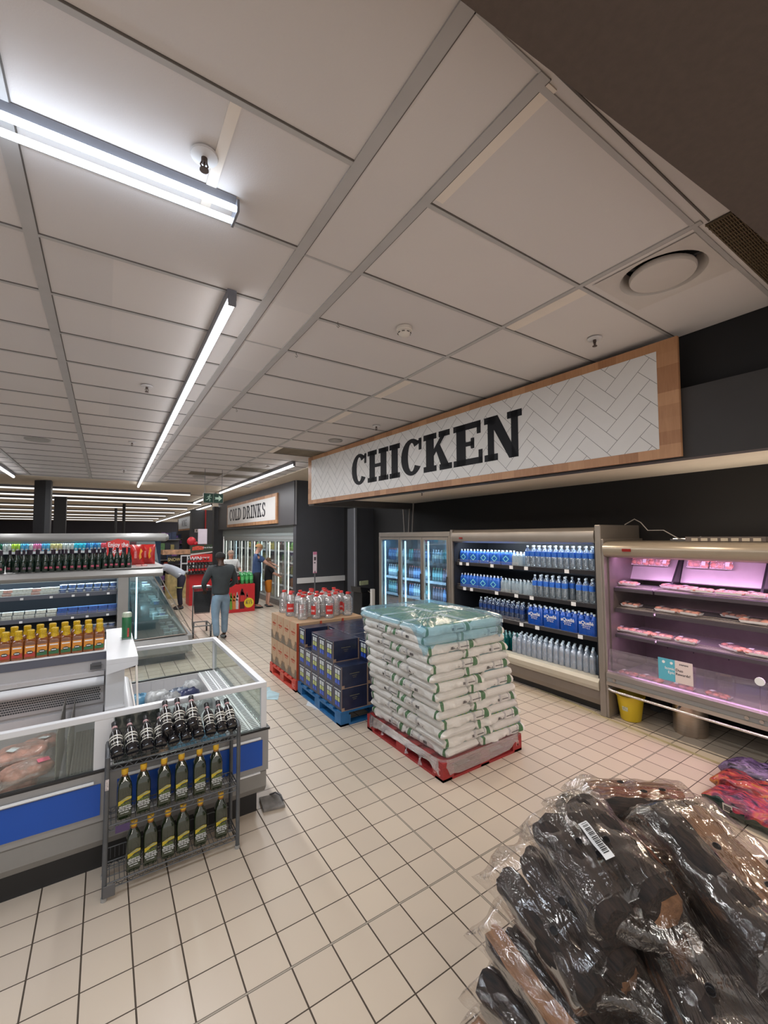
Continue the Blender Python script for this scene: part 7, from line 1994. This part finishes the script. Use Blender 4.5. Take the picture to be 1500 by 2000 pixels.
# ------------------------------------------------------------ shopping trolley
t = thing('shopping_trolley', 'black mesh shopping trolley pushed along the aisle by the shopper', 'trolley', (1.66, 9.22, 0), -0.12)
M_tr = mat('trolley_grey', (0.20, 0.20, 0.20), 0.4, metal=0.4, noise=0)
M_tb = mat('trolley_black', (0.02, 0.02, 0.022), 0.5, noise=0)
b = MB()
def wall_w(P, Q, R_, S_, n, m):
    P, Q, R_, S_ = map(Vector, (P, Q, R_, S_))
    for i in range(n+1):
        f = i/n; b.cyl(P.lerp(Q, f), S_.lerp(R_, f), 0.003, n=5)
    for j in range(m+1):
        f = j/m; b.cyl(P.lerp(S_, f), Q.lerp(R_, f), 0.003, n=5)
T4_ = [(-0.17, 0.0, 1.0), (0.20, 0.0, 1.0), (0.17, 0.75, 0.97), (-0.14, 0.75, 0.97)]
B4_ = [(-0.13, 0.05, 0.48), (0.15, 0.05, 0.48), (0.12, 0.66, 0.52), (-0.10, 0.66, 0.52)]
for i in range(4):
    j = (i+1) % 4
    wall_w(B4_[i], B4_[j], T4_[j], T4_[i], 14, 14)
wall_w(B4_[0], B4_[1], B4_[2], B4_[3], 10, 12)
ob('basket', b, M_tb, t)
ob('rim', MB().tube([Vector(p) for p in T4_]+[Vector(T4_[0])], 0.010, 8), M_tr, t, smooth=60)
ob('liner_panel', MB().prism([(-0.13, 0.5), (0.15, 0.5), (0.18, 0.93), (-0.15, 0.93)], 0.035, 0.045, 'y'), M_tb, t)
ob('handle', MB().cyl((-0.19, -0.10, 1.03), (0.22, -0.10, 1.03), 0.014, n=10).cyl((-0.17, -0.10, 1.03), (-0.15, 0.02, 0.99), 0.01, n=8).cyl((0.20, -0.10, 1.03), (0.18, 0.02, 0.99), 0.01, n=8), M_tr, t, smooth=60)
ob('chassis', MB().tube([(-0.16, 0.0, 0.98), (-0.17, -0.02, 0.3), (-0.16, 0.1, 0.22), (-0.13, 0.72, 0.20)], 0.012, 8).tube([(0.19, 0.0, 0.98), (0.20, -0.02, 0.3), (0.19, 0.1, 0.22), (0.15, 0.72, 0.20)], 0.012, 8).cyl((-0.16, 0.1, 0.22), (0.19, 0.1, 0.22), 0.012, n=8).cyl((-0.13, 0.7, 0.2), (0.15, 0.7, 0.2), 0.012, n=8), M_tr, t, smooth=60)
for x, y in ((-0.15, 0.08), (0.18, 0.08), (-0.12, 0.68), (0.14, 0.68)):
    w = ob('castor', MB().bx(x-0.02, x+0.02, y-0.02, y+0.02, 0.10, 0.21), M_tr, t)
    ob('wheel', MB().cyl((x-0.014, y, 0.058), (x+0.014, y, 0.058), 0.057, n=18), M_blk, w, smooth=40)
ob('leaflet', MB().add([(-0.15, 0.25, 0.99), (0.17, 0.15, 1.01), (0.15, 0.50, 1.00), (-0.13, 0.62, 0.985)], [(0, 1, 2, 3)]).add([(-0.15, 0.25, 0.994), (0.17, 0.15, 1.014), (0.15, 0.50, 1.004), (-0.13, 0.62, 0.989)], [(3, 2, 1, 0)]), M_wt, t)
# ------------------------------------------------------------ bags of firewood heaped beside the photographer
def bark():
    m = bpy.data.materials.new('charred_bark'); m.use_nodes = True
    nt = m.node_tree; b = nt.nodes['Principled BSDF']
    tc = nd(nt, 'ShaderNodeTexCoord'); mp = nd(nt, 'ShaderNodeMapping'); mp.inputs['Scale'].default_value = (3, 14, 14)
    nt.links.new(tc.outputs['Object'], mp.inputs[0])
    nz = nd(nt, 'ShaderNodeTexNoise'); nz.inputs['Scale'].default_value = 5; nz.inputs['Detail'].default_value = 8; nt.links.new(mp.outputs[0], nz.inputs['Vector'])
    cr = nd(nt, 'ShaderNodeValToRGB'); cr.color_ramp.elements[0].position = 0.35; cr.color_ramp.elements[0].color = (0.008, 0.007, 0.007, 1)
    cr.color_ramp.elements[1].position = 0.75; cr.color_ramp.elements[1].color = (0.042, 0.025, 0.019, 1)
    nt.links.new(nz.outputs['Fac'], cr.inputs[0]); nt.links.new(cr.outputs[0], b.inputs['Base Color'])
    bp = nd(nt, 'ShaderNodeBump'); bp.inputs['Strength'].default_value = 0.8; bp.inputs['Distance'].default_value = 0.01
    nt.links.new(nz.outputs['Fac'], bp.inputs['Height']); nt.links.new(bp.outputs[0], b.inputs['Normal']); b.inputs['Roughness'].default_value = 0.8
    return m
M_bark = bark()
M_split = mat('split_wood_face', (0.36, 0.12, 0.052), 0.7, noise=0.45, scale=6, bump=0.6, bscale=20, stretch=(1, 9, 9))
M_split2 = mat('split_wood_tan', (0.28, 0.145, 0.075), 0.7, noise=0.35, scale=6, bump=0.5, bscale=20, stretch=(1, 9, 9))
M_film = film('firewood_film', (0.98, 0.96, 0.94), 0.955, 0.07, (0.30, 0.27, 0.25), bump=0.75, bscale=5, stretch=(1.2, 5.0, 4.0), gl=0.20, fk=0.36, fb=0.0)
M_flap = film('firewood_flap', (0.98, 0.95, 0.93), 0.72, 0.10, (0.45, 0.41, 0.38), bump=0.9, bscale=12, gl=0.25)
def log(b, seed, L, w_, h_, cx, cy, cz, face):
    """a split log along x: a wedge section with bark on the round side, split faces elsewhere"""
    rd = random.Random(seed)
    n = 22
    sec = []
    for i in range(10):
        a = PI*0.02+PI*0.96*i/9
        sec.append((math.cos(a)*w_/2, math.sin(a)*h_*0.62, 0))
    for i in range(1, 5):
        f = i/5; sec.append((-w_/2+w_*0.55*f, -h_*0.38*f, 1))
    for i in range(0, 5):
        f = i/5; sec.append((w_*0.05+w_*0.45*f, -h_*0.38*(1-f), 2))
    rot_ = face
    c_, s_ = math.cos(rot_), math.sin(rot_)
    K = len(sec); vs = []; fs = []; ms = []
    p = [rd.uniform(0, 6) for _ in range(4)]
    for j in range(n+1):
        u = j/n; x = (u-0.5)*L
        tp = 1-0.10*abs(2*u-1)**6
        for i, (y, z, k) in enumerate(sec):
            q = 1+0.05*math.sin(9*u+p[0]+i)+0.04*math.sin(23*u+p[1]+i*2)
            yy, zz = y*q*tp, z*q*tp
            vs.append((cx+x+0.006*math.sin(i*2+p[2])*(1 if j in (0, n) else 0), cy+yy*c_-zz*s_+0.006*math.sin(5*u+p[3]), cz+yy*s_+zz*c_))
    for j in range(n):
        for i in range(K):
            fs.append((j*K+i, j*K+(i+1) % K, (j+1)*K+(i+1) % K, (j+1)*K+i)); ms.append(sec[i][2])
    fs.append(tuple(reversed(range(K)))); ms.append(2)
    fs.append(tuple(range(n*K, n*K+K))); ms.append(2)
    s0 = len(b.m)
    b.add(vs, fs)
    for i, m_ in enumerate(ms): b.m[s0+i] = m_
def wood_bag(label, P, ax, up_, L, Wd, H, seed, faces, flap=(0.10, 0.10), sticker=False, holes=3, group='bags of firewood in the heap', tip=0.0):
    """P: centre; ax: long axis; up_: rough up vector"""
    rd = random.Random(seed)
    t = thing('firewood_bag', label, 'firewood bag', group=group)
    ex = Vector(ax).normalized(); ez = Vector(up_); ez = (ez-ex*ez.dot(ex)).normalized(); ey = ez.cross(ex)
    t.matrix_world = Matrix(((ex.x, ey.x, ez.x, P[0]), (ex.y, ey.y, ez.y, P[1]), (ex.z, ey.z, ez.z, P[2]), (0, 0, 0, 1)))
    nlog = len(faces)
    k = 0
    for i, (fy, fz, fw_, fh, fa, mm) in enumerate(faces):
        b = MB()
        log(b, seed*31+i, L*rd.uniform(0.90, 0.98), Wd*fw_, H*fh, rd.uniform(-.01, .01), Wd*fy, H*fz, fa)
        ob('log', b, [M_bark, M_split if mm else M_bark, M_split2 if mm else M_bark], t, smooth=40)
    p = [rd.uniform(0, 6) for _ in range(8)]
    ends = flap
    def hull(u, v):
        # u 0..1 along with flat seams at both ends, v round
        a = 2*PI*v
        Lt = L/2
        if u < 0.12: x = -Lt-ends[0]*(1-u/0.12); q = (u/0.12)
        elif u > 0.88: x = Lt+ends[1]*(u-0.88)/0.12; q = (1-u)/0.12
        else: x = (u-0.5)/0.38*Lt; q = 1.0
        qh = min(1, max(0.0, q))**0.55
        c_, s_ = math.cos(a), math.sin(a)
        wx = math.copysign(abs(c_)**0.55, c_); wz = math.copysign(abs(s_)**0.7, s_)
        crk = 0.45*(0.012*math.sin(7*u+p[0]+2*a)+0.008*math.sin(19*u+p[1]-3*a)+0.006*math.sin(5*a+31*u+p[2])+0.004*math.sin(11*a+9*u+p[5]))
        flare = 1.0+0.16*(1-q)*1.2
        sh_ = 0.0
        if tip and u > 0.80:
            k_ = (u-0.80)/0.20; flare = 1.0-0.86*k_; sh_ = tip*Wd*k_
        y = wx*(Wd/2+0.006)*flare+crk*0.6*wx*flare+sh_
        z = wz*(H/2+0.004)*qh+crk*qh*0.8+(1-q)*0.02*math.sin(8*y/Wd+p[3])-(1-q)*0.02
        if tip and u > 0.80: z = z*0.6-0.03*k_
        return (x+0.015*(1-q)*math.sin(10*y/Wd+p[4]), y, z)
    ob('film', MB().grid(hull, 56, 40), M_film, t, smooth=70)
    if sticker:
        q = MB().grid(lambda u, v: (-0.075+0.15*u, -0.018+0.036*v, H/2+0.020+0.004*math.sin(9*u)), 10, 2)
        ob('barcode_sticker', q, M_wt, t, smooth=60)
        q = MB()
        for i in range(20):
            x = -0.065+i*0.0062+rd.uniform(-.001, .001)
            q.bx(x, x+rd.choice((0.0015, 0.003)), -0.010, 0.012, H/2+0.0245, H/2+0.0252)
        ob('barcode', q, M_blk, t)
    for i in range(holes):
        x, y = rd.uniform(-L*0.3, L*0.3), rd.uniform(-Wd*0.25, Wd*0.25)
        ob('vent_hole', MB().lathe([(0.010, 0.0), (0.0115, 0.002), (0.012, 0.0)], 12, (x, y, H/2+0.016), sx=1.3), M_blk, t, smooth=50)
    return t
pi = PI
Fdark = [(-0.26, 0.12, 0.44, 0.62, 0.1, 0), (0.24, 0.10, 0.46, 0.62, -0.2, 0), (-0.25, -0.25, 0.44, 0.5, 2.9, 0), (0.25, -0.25, 0.44, 0.5, 3.3, 0)]
def Fmix(a, b_): return [(-0.28, 0.10, 0.42, 0.66, a, 1), (0.22, 0.12, 0.50, 0.66, b_, 1), (-0.2, -0.27, 0.5, 0.5, 3.0, 0), (0.27, -0.27, 0.42, 0.5, 3.4, 1)]
# upper, clearly seen bags
wood_bag('large shiny firewood bag with a white barcode strip, in the middle of the heap', (1.560, 0.935, 0.80), (-0.30, -0.78, -0.16), (-0.28, 0.05, 1), 0.42, 0.34, 0.19, 1, Fdark[:3]+[(0.34, 0.0, 0.34, 0.7, 2.2, 1)], flap=(0.05, 0.13), sticker=True, tip=0.30)
wood_bag('firewood bag with a broad orange-brown split log, at the right edge of the heap', (1.800, 0.610, 0.86), (-0.52, -0.82, -0.10), (-0.05, 0.10, 1), 0.50, 0.30, 0.17, 2, [(-0.27, 0.08, 0.42, 0.7, 0.2, 0), (0.20, 0.14, 0.52, 0.8, 2.75, 1), (0.0, -0.28, 0.6, 0.5, 3.1, 0)], flap=(0.07, 0.05))
wood_bag('glossy dark firewood bag hanging over the left side of the heap', (1.405, 1.000, 0.62), (-0.13, -0.88, -0.15), (-0.45, 0.10, 1), 0.46, 0.25, 0.17, 3, Fdark[:2]+[(0.3, -0.2, 0.4, 0.6, 2.4, 1), (-0.2, -0.26, 0.4, 0.5, 3.0, 0)], flap=(0.10, 0.14), tip=0.42)
wood_bag('firewood bag with a long reddish log on its left, under the glossy dark bag', (1.390, 1.010, 0.43), (-0.10, -0.95, -0.05), (-0.35, 0.05, 1), 0.50, 0.27, 0.17, 4, [(0.26, 0.06, 0.40, 0.7, 0.1, 0), (-0.30, 0.10, 0.36, 0.7, 2.5, 1), (0, -0.27, 0.6, 0.5, 3.1, 0)][::-1], flap=(0.08, 0.05))
wood_bag('wide dark firewood bag with a round hole, bottom centre of the heap', (1.560, 0.560, 0.66), (-0.62, -0.70, 0.02), (-0.25, 0.10, 1), 0.50, 0.34, 0.18, 5, [(-0.24, 0.10, 0.46, 0.66, 0.1, 0), (0.24, 0.10, 0.46, 0.66, -0.2, 0), (0.38, -0.1, 0.25, 0.6, 0.8, 1), (-0.38, -0.15, 0.25, 0.6, 2.2, 1)], flap=(0.02, 0.05), holes=4)
wood_bag('firewood bag with square tan timber, at the back top of the heap', (2.10, 1.040, 0.745), (-0.80, 0.62, 0.02), (0.0, 0.05, 1), 0.44, 0.34, 0.18, 6, [(-0.22, 0.16, 0.44, 0.8, 2.6, 1), (0.26, 0.10, 0.42, 0.7, 0.2, 0), (0.0, -0.27, 0.7, 0.5, 3.1, 0)], flap=(0.07, 0.07))
wood_bag('firewood bag wedged behind the barcode bag near the heap top', (1.86, 1.080, 0.70), (-0.55, -0.80, 0.0), (-0.15, 0.15, 1), 0.44, 0.30, 0.18, 7, Fmix(0.3, 2.8), flap=(0.09, 0.04))
# the rest of the heap, row by row
rest = [((1.36, 1.06, 0.095), (-0.08, -1, 0), 'lowest bag at the left foot of the heap', Fmix(2.7, 0.2)), ((1.36, 0.60, 0.095), (-0.05, -1, 0), 'lowest bag at the near left of the heap', Fdark),
        ((1.375, 1.03, 0.265), (0.05, -1, 0), 'second-layer bag at the left side of the heap', Fdark), ((1.38, 0.62, 0.265), (-0.05, -1, 0), 'second-layer bag at the near left of the heap', Fmix(0.2, 2.7)),
        ((1.42, 0.50, 0.44), (-0.2, -1, 0), 'third-layer bag at the near left of the heap', Fdark),
        ((1.73, 1.10, 0.095), (0.1, -1, 0), 'lowest middle bag of the heap', Fdark), ((1.73, 0.62, 0.095), (0.0, -1, 0), 'lowest near middle bag of the heap', Fdark),
        ((1.74, 1.06, 0.270), (0.1, -1, 0), 'second-layer middle bag of the heap', Fdark), ((1.74, 0.58, 0.270), (-0.1, -1, 0), 'second-layer near middle bag of the heap', Fdark),
        ((1.72, 1.04, 0.450), (0.1, -1, 0), 'third-layer middle bag of the heap', Fdark), ((1.80, 0.55, 0.450), (-0.1, -1, 0), 'third-layer near middle bag of the heap', Fmix(0.2, 2.6)),
        ((2.10, 1.10, 0.095), (0.1, -1, 0), 'lowest right-hand bag of the heap', Fmix(2.6, 0.1)), ((2.10, 0.62, 0.095), (0.0, -1, 0), 'lowest near right bag of the heap', Fdark),
        ((2.10, 1.06, 0.270), (0.1, -1, 0), 'second-layer right-hand bag of the heap', Fdark), ((2.10, 0.58, 0.270), (-0.1, -1, 0), 'second-layer near right bag of the heap', Fdark),
        ((2.12, 1.03, 0.455), (0.9, -0.6, 0), 'third-layer right-hand bag of the heap', Fdark), ((2.15, 0.62, 0.455), (-0.1, -1, 0), 'third-layer near right bag of the heap', Fmix(0.2, 2.6)),
        ((2.06, 0.60, 0.640), (0.2, -1, 0), 'fourth-layer near right bag of the heap', Fdark)]
for i, (P, ax, nm, F_) in enumerate(rest):
    wood_bag('firewood bag, '+nm, P, ax, (0, 0, 1), 0.44, 0.30, 0.165, 20+i, F_, flap=(0.05, 0.06), holes=2)

# ------------------------------------------------------------ bagged charcoal in printed packs
def flame_print(name, cols, sc=6):
    m = bpy.data.materials.new(name); m.use_nodes = True
    nt = m.node_tree; b = nt.nodes['Principled BSDF']
    tc = nd(nt, 'ShaderNodeTexCoord'); mp = nd(nt, 'ShaderNodeMapping'); mp.inputs['Scale'].default_value = (1, 2.2, 1.5)
    nt.links.new(tc.outputs['Object'], mp.inputs[0])
    nz = nd(nt, 'ShaderNodeTexNoise'); nz.inputs['Scale'].default_value = sc; nz.inputs['Detail'].default_value = 6; nz.inputs['Distortion'].default_value = 1.4
    nt.links.new(mp.outputs[0], nz.inputs['Vector'])
    cr = nd(nt, 'ShaderNodeValToRGB')
    el = cr.color_ramp.elements
    for i, (p, c) in enumerate(cols):
        e = el[i] if i < 2 else el.new(p)
        e.position = p; e.color = c+(1,)
    nt.links.new(nz.outputs['Fac'], cr.inputs[0]); nt.links.new(cr.outputs[0], b.inputs['Base Color'])
    n2 = nd(nt, 'ShaderNodeTexNoise'); n2.inputs['Scale'].default_value = 22; n2.inputs['Detail'].default_value = 4; nt.links.new(mp.outputs[0], n2.inputs['Vector'])
    bp = nd(nt, 'ShaderNodeBump'); bp.inputs['Strength'].default_value = 0.9; bp.inputs['Distance'].default_value = 0.012
    nt.links.new(n2.outputs['Fac'], bp.inputs['Height']); nt.links.new(bp.outputs[0], b.inputs['Normal'])
    b.inputs['Roughness'].default_value = 0.22; b.inputs['Coat Weight'].default_value = 0.4
    return m
M_cb = [flame_print('charcoal_print_violet', [(0.36, (0.008, 0.007, 0.012)), (0.46, (0.05, 0.035, 0.085)), (0.56, (0.16, 0.11, 0.22)), (0.66, (0.015, 0.01, 0.02))]),
        flame_print('charcoal_print_red', [(0.36, (0.010, 0.004, 0.006)), (0.45, (0.20, 0.012, 0.015)), (0.54, (0.40, 0.04, 0.03)), (0.62, (0.45, 0.16, 0.03)), (0.70, (0.10, 0.02, 0.03))]),
        flame_print('charcoal_print_magenta', [(0.34, (0.010, 0.006, 0.012)), (0.44, (0.16, 0.02, 0.06)), (0.54, (0.38, 0.03, 0.05)), (0.64, (0.42, 0.10, 0.03)), (0.72, (0.12, 0.05, 0.12))]),
        mat('charcoal_green_black', (0.006, 0.018, 0.014), 0.2, noise=0.3, coat=0.6, bump=0.5, bscale=25)]
def char_bag(label, P, rz, m_, seed, tilt=0.0, L=0.62, Wd=0.36, H=0.13, base_m=3):
    t = thing('charcoal_bag', label, 'charcoal bag', P, 0, 'printed charcoal bags by the heap', rot=(tilt, 0, rz))
    rd = random.Random(seed); p = [rd.uniform(0, 6) for _ in range(5)]
    b = MB()
    def fn(u, v):
        a = 2*PI*v; e = (1-abs(2*u-1)**8)
        c_, s_ = math.cos(a), math.sin(a)
        w_ = 0.010*math.sin(11*u+p[0]+2*a)+0.007*math.sin(23*u+p[1]-3*a)+0.004*math.sin(47*u+p[2]+5*a)
        return ((u-0.5)*L, math.copysign(abs(c_)**0.5, c_)*Wd/2*(0.9+0.1*e)+w_*0.5, H/2+math.copysign(abs(s_)**0.7, s_)*H/2*(0.25+0.75*e)+w_*e)
    N, K = 40, 28
    b.grid(fn, N, K)
    for j in range(K):
        for i in range(N):
            v = (j+0.5)/K; sa = math.sin(2*PI*v); u = (i+0.5)/N
            b.m[j*N+i] = 1 if (sa < 0.25+0.25*math.sin(5*u+p[3])) else 0
    ob('bag_skin', b, [M_cb[m_], M_cb[base_m]], t, smooth=60)
    q = MB().grid(lambda u, v: (-0.16+0.06*u, -Wd/2*0.985-0.004-0.004*v, H*0.36+0.055*v), 3, 3)
    ob('price_sticker', q, mat('sticker_cream', (0.62, 0.56, 0.50), 0.5, noise=0), t)
    q = MB()
    for i in range(5):
        for j in range(3): q.bx(-0.15+i*0.009, -0.144+i*0.009, -Wd/2-0.010, -Wd/2-0.006, H*0.36+0.012+j*0.012, H*0.36+0.019+j*0.012)
    ob('sticker_print', q, M_blk, t)
    return t
char_bag('printed charcoal bag with green-black side and cream sticker, nearest of the stack', (3.87, 1.13, 0.0), -PI/2-0.12, 2, 1, Wd=0.29)
char_bag('red flame-printed charcoal bag lying behind the green-black one', (4.13, 1.17, 0.0), -PI/2-0.12, 1, 2, Wd=0.27, H=0.15, base_m=1)
char_bag('violet printed charcoal bag, furthest back of the charcoal bags', (4.39, 1.20, 0.0), -PI/2-0.10, 0, 4, Wd=0.27, H=0.17, base_m=0)
